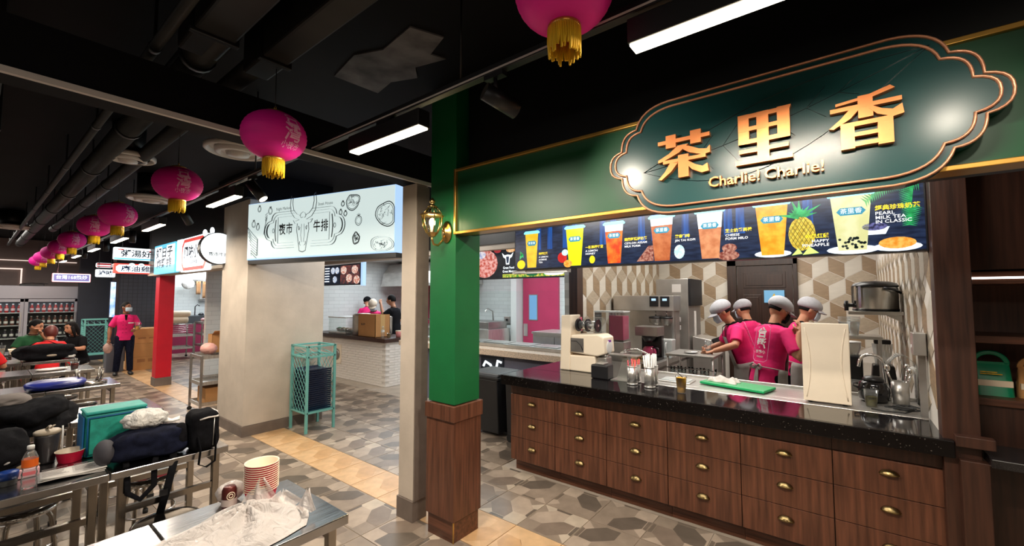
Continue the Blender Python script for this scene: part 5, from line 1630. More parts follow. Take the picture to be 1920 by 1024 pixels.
# teal cooler bag
t = thing('cooler_bag', 'teal insulated cooler bag with blue sides standing on the second row', 'bag', (-3.69, .60, TT), 0)
w, d, h = .142, .10, .25
MB().prism([(-d, 0), (d, 0), (d * .96, h), (-d * .96, h)], -w, w, lambda u, v, e: (u, e, v)).build('body', M['tealbag'], t, 0.015)
MB().prism([(-d * 1.05, 0), (d * 1.05, 0), (d * .98, .018), (-d * .98, .018)], -w * 1.02, w * 1.02, lambda u, v, e: (u, e, v + h + .002)).build('lid', M['tealbag'], t, 0.01)
MB().box(d, d + .006, -w * .86, w * .86, .02, h * .90).build('front_pocket', mat('teal_pocket', srgb(40, 165, 145), .6, var=.25, scale=26), t, 0.002)
MB().tube([(d + .004, -w * .92, .012), (d + .004, -w * .92, h * .94), (d + .004, w * .92, h * .94), (d + .004, w * .92, .012)], .006, 6).build('piping', M['bluebag'], t)
for s_ in (-1, 1):
    MB().box(-d * .9, d * .9, s_ * w - .004 + .006 * s_, s_ * w + .004 + .006 * s_, .01, h * .97).build('side_panel', M['bluebag'], t, 0.002)
MB().tube([(-.05, w + .012, h * .8), (-.02, w + .06, h * .62), (.03, w + .05, h * .5), (.05, w + .014, h * .55)], .012, 6, flat=.3).build('strap', M['bluebag'], t)
# black backpack lying along the table edge
t = pouch('backpack', 'dark navy backpack lying along the edge of the second row table', 'bag', (-3.36, .72, TT), -4, (.13, .205, .085), M['navyfabric'], .16, 3, sq=2.6)
MB().ball((.02, -.205, .075), (.10, .05, .07), 20, 12).build('end_pocket', mat('pack_grey', srgb(62, 60, 66), .8, var=.2), t)
MB().tube([(.08, -.12, .02), (.14, -.12, -.02), (.165, -.115, -.14), (.165, -.06, -.19), (.16, .0, -.13), (.14, .0, -.01), (.09, .02, .03)], .015, 8, flat=.25).build('shoulder_strap', M['blackfabric'], t)
MB().tube([(.11, .09, .02), (.16, .09, -.02), (.175, .06, -.16), (.175, .03, -.30)], .019, 8, flat=.2).build('hanging_strap', M['blackfabric'], t)
MB().box(.163, .182, .025, .062, -.20, -.165).build('buckle', M['blackplastic'], t)
# white plastic bag on the backpack
def crumple(name, lab, loc, dims, m, seed, nu=44, nv=26, amp=.22):
    t = thing(name, lab, 'bag', loc)
    rng = random.Random(seed)
    w_ = [(Vector((rng.gauss(0, 1), rng.gauss(0, 1), rng.gauss(0, 1))).normalized() * rng.uniform(3, 9), rng.uniform(0, 6.28)) for _ in range(9)]
    def f(x, y, z):
        v = Vector((x, y, z))
        k = 1 + amp * sum(abs(sin(v.dot(a) + p)) - .6 for a, p in w_) / 4
        return (x * k, y * k, max(-1, z * k))
    MB().ball((0, 0, dims[2]), dims, nu, nv, fn=f).build('crumpled_film', m, t)
    return t
t = crumple('plastic_bag', 'crumpled white plastic bag lying on the navy backpack', (-3.42, .70, TT + .155), (.085, .105, .058), M['whitebag'], 5)
MB().tube([(.0, .09, .03), (.01, .13, .02), (.02, .17, .03)], [(.035, .02), (.03, .01), (.05, .008)], 10, flat=.3).build('knot_end', M['whitebag'], t)
# upright black bag at the table end
t = pouch('shoulder_bag', 'upright black shoulder bag with a white tag strap at the table end', 'bag', (-3.27, .955, TT), 0, (.10, .075, .12), M['blackfabric'], .05, 8, sq=5)
MB().tube([(.095, -.04, .20), (.11, .0, .21), (.10, .05, .205), (.0, .075, .215), (-.05, .06, .225)], .010, 8, flat=.5).build('white_strap', M['cloth'], t)
MB().tube([(.103, .03, .03), (.104, .035, .20)], .003, 6).build('zip', M['steel'], t)
MB().tube([(.10, -.05, .10), (.125, -.04, .02), (.135, -.05, -.06), (.135, -.01, -.085), (.135, .035, -.06), (.125, .04, .02), (.104, .045, .10)], .018, 8, flat=.2).build('strap_loop', M['blackfabric'], t)
MB().ball((-.02, -.105, .09), (.055, .045, .09), 16, 10).build('side_pocket', M['blackfabric'], t)
# bottle, newspaper, cups, tumbler
def pet_bottle(x, y, lab, z=TT, s=1.0, m_label=None, cap=None):
    t = thing('water_bottle', lab, 'bottle', (x, y, z))
    P_ = [(.0, .004), (.028, .0), (.033, .012), (.029, .028), (.033, .045), (.029, .06), (.032, .08), (.027, .10), (.032, .118), (.032, .165), (.030, .172), (.022, .195), (.013, .208), (.013, .222)]
    MB().lathe([(r * s, q * s) for r, q in P_], 24).build('bottle_body', M['plastic'], t)
    MB().lathe([(.0328 * s, .120 * s), (.0328 * s, .163 * s)], 24, caps=False).build('label', m_label or M['orange'], t)
    MB().lathe([(.0155 * s, .214 * s), (.0155 * s, .232 * s), (.013 * s, .235 * s), (0, .235 * s)], 18).build('cap', cap or M['white'], t)
    return t
pet_bottle(-3.28, .225, 'clear empty water bottle with an orange label and white cap', TT, .90)
t = thing('newspaper', 'folded newspaper lying in front of the water bottle', 'newspaper', (-3.36, .385, TT), -3)
for k in range(3):
    def pg(u, v, k=k):
        return (-.085 + .17 * u, -.125 + .25 * v + .004 * k, .004 + .006 * k + .004 * sin(5 * v + k) * u + .006 * u * (1 - v))
    MB().grid(6, 10, pg).build('folded_sheet', M['paper'], t, solid=.002)
b = MB()
rng = random.Random(2)
for i in range(9):
    for c_ in range(2):
        y0 = -.11 + c_ * .12
        b.box(-.07 + .016 * i, -.064 + .016 * i, y0, y0 + rng.uniform(.05, .1), .0292, .0296)
b.build('print_column', mat('newsprint', srgb(120, 112, 110), .8), t)
def paper_bowl(loc, lab, s=1.0, tag_group=None):
    t = thing('paper_bowl', lab, 'bowl', loc, 0, tag_group)
    MB().lathe([(.042 * s, 0), (.055 * s, .055 * s)], 26, caps=False).build('red_wall', M['cupred'], t)
    MB().lathe([(.040 * s, .004), (.052 * s, .052 * s), (.055 * s, .056 * s), (.0575 * s, .0560 * s), (.0575 * s, .0535 * s), (.0552 * s, .0530 * s)], 26, caps=False).build('cream_lining', M['cream'], t)
    MB().lathe([(0, .004), (.0405 * s, .004)], 26, caps=False).build('floor_disc', M['cream'], t)
    return t
paper_bowl((-3.62, .405, TT), 'red paper bowl with a cream rim between the cooler bag and newspaper', 1.15)
t = thing('tumbler', 'dark grey travel tumbler with a pale looped lid', 'tumbler', (-3.70, .315, TT))
MB().lathe([(.038, 0), (.040, .01), (.054, .15), (.054, .17)], 26).build('cup_body', mat('tumbler_grey', srgb(58, 56, 58), .35, coat=.3), t)
MB().lathe([(.057, .165), (.058, .18), (.050, .186), (0, .184)], 26).build('lid', mat('lid_beige', srgb(170, 156, 136), .5), t)
MB().tube([(-.045, 0, .185), (-.02, .01, .205), (.03, .01, .20), (.058, .02, .22)], .008, 6, flat=.5).build('lid_loop', mat('loop_beige', srgb(178, 164, 146), .5), t)
MB().tube([(.02, .062, .02), (.015, .06, .20)], .004, 6).build('straw', M['white'], t)
t = thing('sauce_tub', 'small clear tub with a blue band left of the water bottle', 'tub', (-3.42, .16, TT))
MB().lathe([(.035, 0), (.038, .05)], 20, caps=False).build('tub_wall', M['plastic'], t)
MB().lathe([(.0385, .03), (.040, .062), (.0385, .066), (0, .066)], 20).build('blue_band', mat('band_blue', srgb(20, 60, 140), .4), t)
t = thing('snack_box', 'small pink and white printed box beside the water bottle', 'box', (-3.50, .235, TT))
MB().box(-.035, .035, -.04, .04, 0, .045).build('carton', mat('carton_pink', srgb(236, 190, 196), .5), t, 0.004)
MB().box(.0352, .036, -.025, .025, .012, .03).build('print_mark', M['siginkred'], t)
MB().ball((-.01, 0, .05), (.035, .045, .012), 14, 8).build('bread_lid', mat('lid_tan', srgb(150, 130, 100), .6), t)
# dark coat heap and black pack on the second row, far left
t = pouch('coat', 'heap of black jackets on the third row at the left', 'clothes', (-4.62, .30, TT), 0, (.24, .20, .11), M['blackfabric'], .34, 17, sq=2.8)
t = pouch('backpack', 'black backpack with a white patch behind the travel tumbler', 'bag', (-3.64, .12, TT), 0, (.12, .12, .115), M['blackfabric'], .16, 23, sq=2.8)
MB().ball((.115, .03, .09), (.01, .025, .016), 12, 6).build('white_patch', M['white'], t)
t = pouch('cap_hat', 'crumpled grey cloth hat on top of the jackets', 'hat', (-4.60, .20, TT + .20), 0, (.09, .10, .045), mat('hat_grey', srgb(120, 112, 108), .9, var=.1), .12, 4, sq=2.2)

# ------------------------------------------------------------------ nearest table: stack of paper cups, plastic bag, packets
CH = .0205
p0 = None
for i in range(13):
    lab_ = 'red and cream paper bowl, ' + ORD[12 - i] + ' of the tall stack'
    z = TT + i * .0098
    if p0 is None: p0 = paper_bowl((-2.19, .885, z), lab_, 1.27, 'stacked paper bowls on the nearest table')
    else: dup(p0, (-2.19, .885, z), None, lab_)
t = thing('plastic_bag', 'large crumpled white plastic bag spread over the nearest table', 'bag', (-1.985, .70, TT), 0)
rng = random.Random(31)
ws = [(rng.uniform(-1, 1), rng.uniform(-1, 1), rng.uniform(4, 20), rng.uniform(0, 6.28)) for _ in range(18)]
def film(u, v):
    x, y = (u - .5) * 2, (v - .5) * 2
    r = (abs(x) ** 3 + abs(y) ** 3) ** (1 / 3)
    e = max(0, 1 - r ** 2.2)
    n = sum((1 - abs(sin((a * x + b_ * y) * k * .5 + p))) ** 2 * 6 / (4 + k) for a, b_, k, p in ws) / len(ws) - .25
    ang_ = atan2(y - .25, x + .2)
    z = e ** .55 * (.050 + .035 * math.exp(-((x + .25) ** 2 + (y - .35) ** 2) * 3.0) + .018 * sin(7 * ang_ + 2 * r)) + e ** .35 * n * .075
    X, Y = .185 * x * (1 + .14 * sin(2.6 * y + 1)), .275 * y * (1 + .10 * sin(3.4 * x + .5))
    return (X + .05 * n, Y + .05 * n - .03 * x, max(.0015, z))
MB().grid(96, 120, film).build('film_sheet', M['bagplastic'], t)
def peak(cx_, cy_, w_, h_, az):
    ca, sa = cos(rad(az)), sin(rad(az))
    def g(u, v):
        q = (u - .5) * w_ * (1 - .88 * v ** 1.2)
        o = .022 * v + .010 * sin(9 * u + 3 * v) + .006 * sin(23 * u + 5 * v) * (1 - v)
        return (cx_ + q * ca - o * sa, cy_ + q * sa + o * ca, .030 + h_ * v + .006 * sin(14 * u))
    return MB().grid(24, 16, g)
peak(-.13, .15, .16, .105, 50).build('handle_flap', M['bagplastic'], t)
peak(.10, .245, .10, .085, 30).build('handle_flap', M['bagplastic'], t)
peak(-.02, .20, .18, .060, 62).build('handle_flap', M['bagplastic'], t)
t = thing('drink_can', 'dark red drink can wrapped in clear film beside the bowl stack', 'can', (-2.24, .77, TT))
MB().lathe([(.022, 0), (.029, .006), (.030, .085), (.024, .098), (.023, .1), (0, .098)], 24).build('can_body', mat('can_brown', srgb(96, 40, 36), .3, .4, var=.2), t)
MB().lathe([(.031, .02), (.031, .05)], 24, caps=False).build('paper_band', mat('band_paper', srgb(208, 190, 182), .6, var=.1), t)
b = MB()
for r in (.008, .016): b.tube([(.0312, r * cos(2 * pi * i / 16) - .004, .066 + r * sin(2 * pi * i / 16)) for i in range(16)], .0018, 5, closed=True)
b.build('ring_mark', M['cream'], t)
t2 = crumple('wrapper', 'clear crinkled wrapper behind the drink can', (-2.315, .80, TT), (.04, .06, .045), M['bagplastic'], 14, 28, 16)
t = thing('bowl_lid', 'red rimmed paper bowl lid at the front edge of the nearest table', 'lid', (-1.96, .36, TT))
t.location = (-2.0, .42, TT)
MB().lathe([(.06, 0), (.064, .004), (.062, .012), (.05, .010), (0, .009)], 30).build('disc', M['cream'], t)
MB().lathe([(.0645, .003), (.066, .008), (.0625, .0125)], 30, caps=False).build('red_rim', M['cupred'], t)

# ------------------------------------------------------------------ farther rows
t = pouch('garment_bag', 'long shiny dark blue bag lying on the fourth row', 'bag', (-6.58, .60, TT), 0, (.16, .22, .045), mat('bag_blue', srgb(30, 40, 120), .3, var=.2), .06, 6, sq=4)
MB().tube([(-.02, -.18, .092), (.0, -.08, .096), (.03, .0, .094), (.0, .08, .095)], .006, 6, flat=.3).build('printed_line', M['trimwhite'], t)
t = pouch('duffel_bag', 'long black duffel bag on the sixth row before the diners', 'bag', (-9.72, .76, TT), 0, (.20, .30, .115), M['blackfabric'], .14, 41, sq=3.6)
MB().tube([(.05, -.20, .21), (.06, -.10, .28), (.06, .02, .28), (.05, .12, .22)], .014, 6, flat=.4).build('handle', M['blackfabric'], t)
MB().ball((.19, .05, .07), (.012, .06, .018), 12, 6).build('pale_badge', mat('badge_tan', srgb(176, 160, 140), .6), t)
plastic_cup(-8.10, .90, TT, .045, .10, M['darktea'], .8, 'clear cup of dark red tea with a straw on the fifth row', True)
crumple('plastic_bag', 'small scrunched white bag on the sixth row next to the duffel', (-9.60, 1.0, TT), (.07, .07, .04), M['whitebag'], 77, 30, 18)
crumple('plastic_bag', 'flat pale film on the fifth row table', (-8.22, .70, TT), (.10, .14, .015), M['bagplastic'], 78, 30, 14)
pet_bottle(-10.95, .95, 'large clear bottle with a pale blue label before the black-haired diner', TT, 1.25, mat('label_blue', srgb(150, 190, 230), .5))
t = thing('takeout_box', 'white takeaway box before the green-shirted diner', 'box', (-11.05, .55, TT))
MB().prism([(-.10, 0), (.10, 0), (.12, .08), (-.12, .08)], -.12, .12, lambda u, v, d: (d, u, v)).build('carton', M['cream'], t, 0.006)
t = thing('takeout_box', 'pale takeaway tray between the two diners', 'box', (-11.05, .82, TT))
MB().prism([(-.08, 0), (.08, 0), (.09, .06), (-.09, .06)], -.11, .11, lambda u, v, d: (d, u, v)).build('carton', M['white'], t, 0.006)
plastic_cup(-11.0, .36, TT, .045, .15, M['cream'], .7, 'clear cup of milk tea at the far left edge', True)

# ------------------------------------------------------------------ steak stall
st = struct(MB().box(-9.6, -6.86, 4.90, 5.55, 0, .84).build('wall_steak_counter', M['mortar']))
bk = bpy.data.meshes.new('brick')
b = MB(); b.box(-.098, .098, -.008, .002, -.0225, .0225); bk.from_pydata(b.v, [], b.f); bk.materials.append(M['brick'])
bk2 = bpy.data.meshes.new('brick')
b = MB(); b.box(-.002, .008, -.098, .098, -.0225, .0225); bk2.from_pydata(b.v, [], b.f); bk2.materials.append(M['brick'])
rng = random.Random(5)
for r in range(17):
    z = .0255 + r * .0495
    for i in range(9):
        x = -6.96 - .2 * i - (.1 if r % 2 else 0)
        if x < -8.75: continue
        o = bpy.data.objects.new('brick', bk); COL.objects.link(o); o.parent = st; o.location = (x, 4.899 + rng.uniform(-.002, .001), z)
    for i in range(3):
        y = 5.0 + .2 * i + (.08 if r % 2 else 0)
        if y > 5.46: continue
        o = bpy.data.objects.new('brick', bk2); COL.objects.link(o); o.parent = st; o.location = (-6.86 + rng.uniform(0, .002), y, z)
t = thing('countertop', 'dark brown counter slab on the white brick counter', 'countertop', (-8.2, 4.83, .842))
MB().box(-1.4, 1.40, 0, .76, 0, .075).build('slab', M['wooddark'], t, 0.005)
SCZ = .919
t = thing('carton', 'open brown cardboard carton on the white brick counter', 'box', (-7.50, 5.07, SCZ), 0)
w, d, h = .295, .17, .44
for x0, x1, y0, y1, nm in ((-w, w, -d, -d + .008, 'side'), (-w, w, d - .008, d, 'side'), (-w, -w + .008, -d, d, 'side'), (w - .008, w, -d, d, 'side')):
    MB().box(x0, x1, y0, y1, 0, h).build(nm, M['cardboard'], t)
MB().box(-w, w, -d, d, 0, .006).build('bottom', M['cardboard'], t)
MB().box(-w, w, -d + .01, -.01, h + .001, h + .007).build('flap', M['cardboard'], t)
b = MB(); b.text('RUPP', .06, lambda x, y, z: (-.12 + x, -d - .001, .24 + y), bold=.02); b.build('printed_word', M['signink'], t)
MB().box(w + .0005, w + .0015, -.05, .05, .08, h).build('tape', mat('tape_tan', srgb(210, 170, 110), .4), t)
pet_bottle(-7.0, 4.93, 'small clear water bottle at the corner of the brick counter', SCZ, .95, M['white'])
plastic_cup(-6.93, 5.02, SCZ, .038, .09, mat('drink_amber', srgb(190, 150, 80), .2), .9, 'clear cup of amber drink beside the carton')
t = thing('pink_tub', 'pink tub at the right end of the brick counter', 'tub', (-6.88, 5.22, SCZ))
MB().lathe([(.055, 0), (.065, .09), (.068, .12), (0, .12)], 22).build('tub_body', mat('tub_pink', srgb(240, 160, 160), .5), t)
MB().lathe([(.070, .115), (.070, .13), (0, .132)], 22).build('tub_lid', M['cream'], t)
for i, (x, y) in enumerate(((-6.99, 5.42), (-6.86, 5.46))):
    pet_bottle(x, y, ('left', 'right')[i] + ' tall clear bottle behind the pink tub', SCZ, 1.3, M['milky'])
t = thing('stock_pot', 'large stainless stock pot left of the cardboard carton', 'pot', (-8.04, 5.16, SCZ))
MB().lathe([(.20, 0), (.205, .01), (.205, .40), (.212, .405), (.205, .41), (.19, .41)], 32).build('pot_body', M['steel'], t)
MB().lathe([(.21, .411), (.15, .44), (0, .45)], 32).build('lid', M['steel'], t)
for s_ in (-1, 1): MB().tube([(s_ * .2, -.05, .30), (s_ * .25, -.05, .31), (s_ * .25, .05, .31), (s_ * .2, .05, .30)], .008, 8).build('handle', M['chrome'], t)
t = thing('stock_pot', 'second steel pot right behind the carton edge', 'pot', (-7.62, 5.44, SCZ))
MB().lathe([(.13, 0), (.135, .36), (.14, .365), (.12, .365)], 26).build('pot_body', M['steel'], t)
MB().lathe([(.14, .366), (.10, .385), (0, .39)], 26).build('lid', M['steel'], t)
t = thing('food_display', 'low glass fronted food display at the left of the brick counter', 'display', (-8.62, 5.12, SCZ))
MB().box(-.36, .32, -.20, .25, 0, .04).build('tray_base', M['steel'], t, 0.004)
MB().box(-.36, .32, -.205, -.20, .04, .34).build('front_glass', M['glass'], t)
MB().box(-.37, .33, -.21, .25, .34, .36).build('top_frame', M['white'], t)
for i in range(4):
    MB().lathe([(.05, .04), (.075, .10), (.07, .10), (0, .07)], 18, (-.26 + .16 * i, 0, 0)).build('pan', M['steel'], t)
    MB().ball((-.26 + .16 * i, 0, .09), (.055, .055, .03), 12, 8).build('food', [M['cutgreen'], M['brass'], M['cream'], M['offwhite']][i], t)
t = thing('wall_fan', 'round grey vent with a square plate on the brick counter front', 'vent', (-8.55, 4.865, .50))
MB().box(-.16, .16, 0, .025, -.20, .20).build('plate', M['offwhite'], t, 0.004)
MB().lathe([(.11, 0), (.12, .02), (.09, .03), (0, .02)], 26).xf(Matrix.Rotation(pi / 2, 4, 'X')).build('cover', M['steeldark'], t, loc=(.02, 0, 0))
# steak menu screen, hood, kitchen items
panel('menu_screen', 'menu screen of steak plates hanging over the brick counter', (-8.72, 5.05, 2.20), 1.55, .46, [('ground', M['siginkblue'], 'rect', (-.75, .75, -.21, .21)), ('photo_ground', screen('menu_dark', (.02, .02, .03), (.2, .05, .04), 1.0, 14), 'rect', (-.05, .70, -.20, .20))] +
      [('dish_picture', screen('dish', (.55, .12, .06), (.9, .8, .7), 1.0, 26), 'poly', ell(x, z, .12, .09)) for x, z in ((.08, .10), (.30, -.08), (.52, .10), (.60, -.12))] +
      [('dish_picture', screen('dish_blue', (.3, .4, .6), (.9, .9, .9), 1.0, 26), 'poly', ell(x, z, .085, .075)) for x, z in ((-.36, .10), (-.18, .10), (-.27, -.10))] +
      [('list_line', M['siglow'], 'rect', (-.70, -.50, .15 - .06 * i, .17 - .06 * i)) for i in range(6)], M['blackplastic'])
tag(MB().box(-7.93, -7.86, 5.02, 5.10, 1.95, 2.75).build('lit_post', M['ledblue']), 'pale lit post at the right edge of the steak menu screen', 'post')
t = thing('extractor_hood', 'curved stainless extractor hood at the back of the steak stall', 'hood', (-9.2, 8.0, 2.05))
MB().prism([(-.55, 0), (.48, 0), (.48, .70), (.1, .70), (-.25, .62), (-.48, .35)], -1.5, 1.6, lambda u, v, d: (d, u, v)).build('hood_body', M['steel'], t, 0.01)
MB().box(-1.5, 1.6, -.57, -.54, -.04, .03).build('lip', M['steel'], t)
for x in (-9.3, -6.9):
    l = thing('downlight', ('left' if x < -8 else 'right') + ' round white downlight in the steak stall ceiling', 'light', (x, 6.2, 2.735))
    MB().lathe([(.12, .014), (.12, 0), (.10, -.004)], 24).build('rim', M['white'], l)
    MB().cyl((0, 0, 0), (0, 0, .012), .10, n=24).build('lens', M['ledwhite'], l)
d2 = struct(MB().box(-10.85, -9.75, 8.44, 8.5, 0, 2.15).build('door_2', M['pinkpaint']))
MB().tube([(-9.95, 8.43, .9), (-9.95, 8.40, .95), (-9.95, 8.40, 1.25), (-9.95, 8.43, 1.3)], .012, 8).build('door_handle', M['steel'], d2)
t = thing('stainless_shelf', 'small steel wall shelf at the back of the steak stall', 'shelf', (-8.9, 8.3, 1.45))
MB().box(-.45, .45, -.12, .19, 0, .03).build('board', M['steel'], t)
for x in (-.4, .4): MB().prism([(.19, 0), (.19, -.12), (-.05, 0)], x - .008, x + .008, lambda u, v, d: (d, u, v)).build('bracket', M['steel'], t)
t = thing('service_counter', 'steel kitchen counter along the back of the steak stall', 'counter', (-8.6, 8.1, 0))
MB().box(-1.1, 1.0, -.35, .38, .86, .92).build('top', M['steel'], t, 0.004)
MB().box(-1.08, .98, -.33, .38, .0, .86).build('cabinet', M['steeldark'], t)
t = thing('steel_rack', 'dark dish rack on the back kitchen counter', 'rack', (-9.0, 8.05, .921))
b = MB()
for i in range(9): b.tube([(-.5 + .12 * i, -.15, .0), (-.5 + .12 * i, -.15, .16), (-.5 + .12 * i, .15, .16), (-.5 + .12 * i, .15, 0)], .01, 6)
b.tube([(-.5, -.15, .16), (.46, -.15, .16)], .01, 6); b.tube([(-.5, .15, .16), (.46, .15, .16)], .01, 6)
b.build('wire_frame', M['steeldark'], t)

# glass screen over the terrazzo counter, right part of the steak stall
tz = mat('terrazzo', srgb(226, 202, 178), .35, var=.3, scale=70, detail=1)
t = thing('countertop', 'pale speckled terrazzo counter slab between the green pillar and tea counter', 'countertop', (-4.3, 4.70, .86))
MB().box(-1.9, 1.52, 0, .75, 0, .09).build('slab', tz, t, 0.006)
struct(MB().box(-6.1, -2.9, 4.86, 5.40, 0, .853).build('wall_terrazzo_counter', mat('counter_blue_grey', srgb(116, 118, 138), .5, var=.06)))
t = thing('food_warmer', 'stainless recessed food warmer with glass on the terrazzo counter', 'food warmer', (-4.3, 5.12, .951))
MB().box(-1.7, 1.40, -.16, .24, 0, .05).build('frame', M['steel'], t, 0.004)
for i in range(6):
    MB().box(-1.6 + .48 * i, -1.2 + .48 * i, -.12, .20, .051, .06).build('pan', M['steeldark'], t, 0.004)
MB().box(-1.7, 1.40, -.165, -.158, .05, .85).build('screen_glass', M['glass'], t)
t = thing('steel_cabinet', 'stainless under-counter fridge cabinet beside the pink door', 'cabinet', (-4.05, 6.9, 0))
MB().box(-.55, .45, -.35, .35, .0, 1.02).build('body', M['steel'], t, 0.006)
MB().box(-.57, .47, -.37, .37, 1.02, 1.06).build('top', M['steel'], t, 0.004)
for x in (-.06,):
    MB().box(-.53, x - .005, -.375, -.352, .12, .98).build('door', M['steel'], t, 0.004)
    MB().box(x + .005, .43, -.375, -.352, .12, .98).build('door', M['steel'], t, 0.004)
pet_bottle(-3.75, 6.7, 'orange drink bottle on the stainless fridge cabinet', 1.061, 1.0, M['cream'], M['orange'])
d3 = struct(MB().box(-6.22, -5.20, 8.44, 8.5, 0, 2.17).build('door_3', M['pinkpaint']))
MB().box(-6.02, -5.80, 8.425, 8.445, 1.16, 1.75).build('door_window', emit('door_glass', srgb(120, 170, 215), .6), d3)
MB().box(-6.04, -5.78, 8.43, 8.442, 1.14, 1.77).build('window_frame', M['steel'], d3)
MB().box(-6.20, -6.08, 8.43, 8.442, .75, 1.05).build('push_plate', M['steel'], d3)
struct(MB().box(-6.42, -6.25, 8.2, 8.5, 0, 2.75).build('trim_12', M['white']))
t = thing('griddle', 'grey griddle under a tap at the left back of the terrazzo kitchen', 'griddle', (-7.0, 7.7, 0))
MB().box(-.5, .55, -.3, .5, .0, .95).build('body', M['steel'], t, 0.006)
MB().box(-.45, .5, -.25, .45, .95, 1.12).build('grill_box', M['steeldark'], t, 0.01)
MB().tube([(.1, .4, 1.12), (.1, .38, 1.35), (.1, .2, 1.42), (.1, .1, 1.36)], .018, 8).build('tap', M['chrome'], t)
t = thing('wall_socket', 'steel switch plate on the white tiled wall beside the pink door', 'switch', (-6.75, 8.46, 1.12))
MB().box(-.09, .09, 0, .03, -.09, .09).build('plate', M['steel'], t, 0.004)
MB().box(-.03, .03, -.012, 0, -.03, .03).build('rocker', M['blackplastic'], t)
b = panel('menu_board', 'lit food menu board with a chalk bull head, behind the green pillar', (-3.83, 4.95, 2.23), 2.1, .49, [('ground', screen('menu_slate', (.004, .004, .006), (.012, .014, .02), 1, 8), 'rect', (-1.04, 1.04, -.235, .235)), ('steak_picture', screen('steak_photo', (.45, .05, .03), (.85, .5, .45), 1.0, 22), 'poly', ell(-.56, .0, .26, .22)),
      ('plate_picture', screen('egg_photo', (.3, .35, .6), (.95, .85, .8), 1, 18), 'poly', ell(-.66, .14, .12, .06)), ('garnish', screen('garnish', (.05, .3, .02), (.9, .7, .1), 1, 30), 'rect', (-.20, 1.0, -.225, -.175)), ('tomato_picture', M['siginkred'], 'poly', ell(-.30, .19, .07, .035)), ('snack_picture', screen('prawn', (.7, .25, .05), (.95, .7, .4), 1, 25), 'poly', ell(-.04, .19, .09, .04)),
      ('bull_head', M['siglow'], 'poly', [(-.10 + x, .06 + z) for x, z in [(-.11, .09), (-.06, .05), (0, .06), (.06, .05), (.11, .09), (.08, .02), (.04, .0), (.03, -.09), (-.03, -.09), (-.04, 0), (-.08, .02)]]), ('bull_face', M['siginkblue'], 'poly', [(-.10 + x, .06 + z) for x, z in [(-.03, .03), (.03, .03), (.018, -.07), (-.018, -.07)]]),
      ('lettering', M['siglow'], 'text', ('Great Food', .05, -.08, -.08, .01, .9)), ('lettering', M['siglow'], 'text', ('Great Moments', .05, -.05, -.135, .01, .9)), ('pepper_picture', M['cutgreen'], 'poly', ell(.35, -.19, .10, .025)), ('plate_rim', M['siglow'], 'poly', ell(.72, -.19, .16, .025))], M['blackplastic'])
# neon bull on the counter front
t = thing('neon_sign', 'white glowing bull and letters on the counter behind the bins', 'sign', (-4.15, 4.845, .62))
b = MB()
for pts in ([(-.16, .05), (-.12, .12), (-.02, .08), (.02, .02), (.10, .06), (.12, .15), (.19, .13)], [(-.10, .02), (-.06, -.06), (.02, -.03), (.05, .04)], [(-.16, -.06), (-.08, -.02), (-.04, -.12)]):
    b.tube([(x, -.012, z) for x, z in pts], .018, 8)
b.build('neon_bull', M['siglow'], t)
b = MB(); b.text('NIGHT', .12, lambda x, y, z: (x - .06, -.01 - z, y - .20), bold=.03, depth=.02); b.build('neon_letters', M['siglow'], t)
MB().box(-.22, .22, -.002, .01, -.28, .2).build('backing', M['navy'], t)

# wheeled bins
def bin_(x, y, rot, lab):
    t = thing('wheeled_bin', lab, 'bin', (x, y, 0), rot, 'black bins behind the green pillar')
    MB().prism([(-.20, .05), (.20, .05), (.235, .70), (-.235, .70)], -.22, .22, xz).build('bin_body', M['binblack'], t, 0.015)
    MB().box(-.25, .25, -.245, .245, .70, .735).build('lid_rim', M['binblack'], t, 0.008)
    MB().prism([(-.25, .735), (.25, .735), (.22, .775), (-.22, .775)], -.24, .24, xz).build('lid', M['binblack'], t, 0.012)
    MB().tube([(-.18, .24, .72), (-.18, .28, .74), (.18, .28, .74), (.18, .24, .72)], .012, 8).build('rear_handle', M['binblack'], t)
    b = MB(); b.box(-.05, .05, -.232, -.222, .43, .56); b.build('label', M['white'], t)
    b = MB(); b.box(-.035, .035, -.236, -.232, .45, .54); b.build('label_print', M['signink'], t)
    MB().box(-.07, .07, -.25, -.19, .02, .05).build('pedal', M['blackplastic'], t)
    for s_ in (-1, 1): MB().cyl((s_ * .20 - .02, .16, .05), (s_ * .20 + .02, .16, .05), .05, n=14).build('wheel', M['rubber'], t)
    return t
bin_(-3.54, 4.20, 90, 'black lidded bin just behind the green pillar, the farther of two')
bin_(-2.97, 4.20, 90, 'black lidded bin against the end of the drawer counter, the nearer of two')

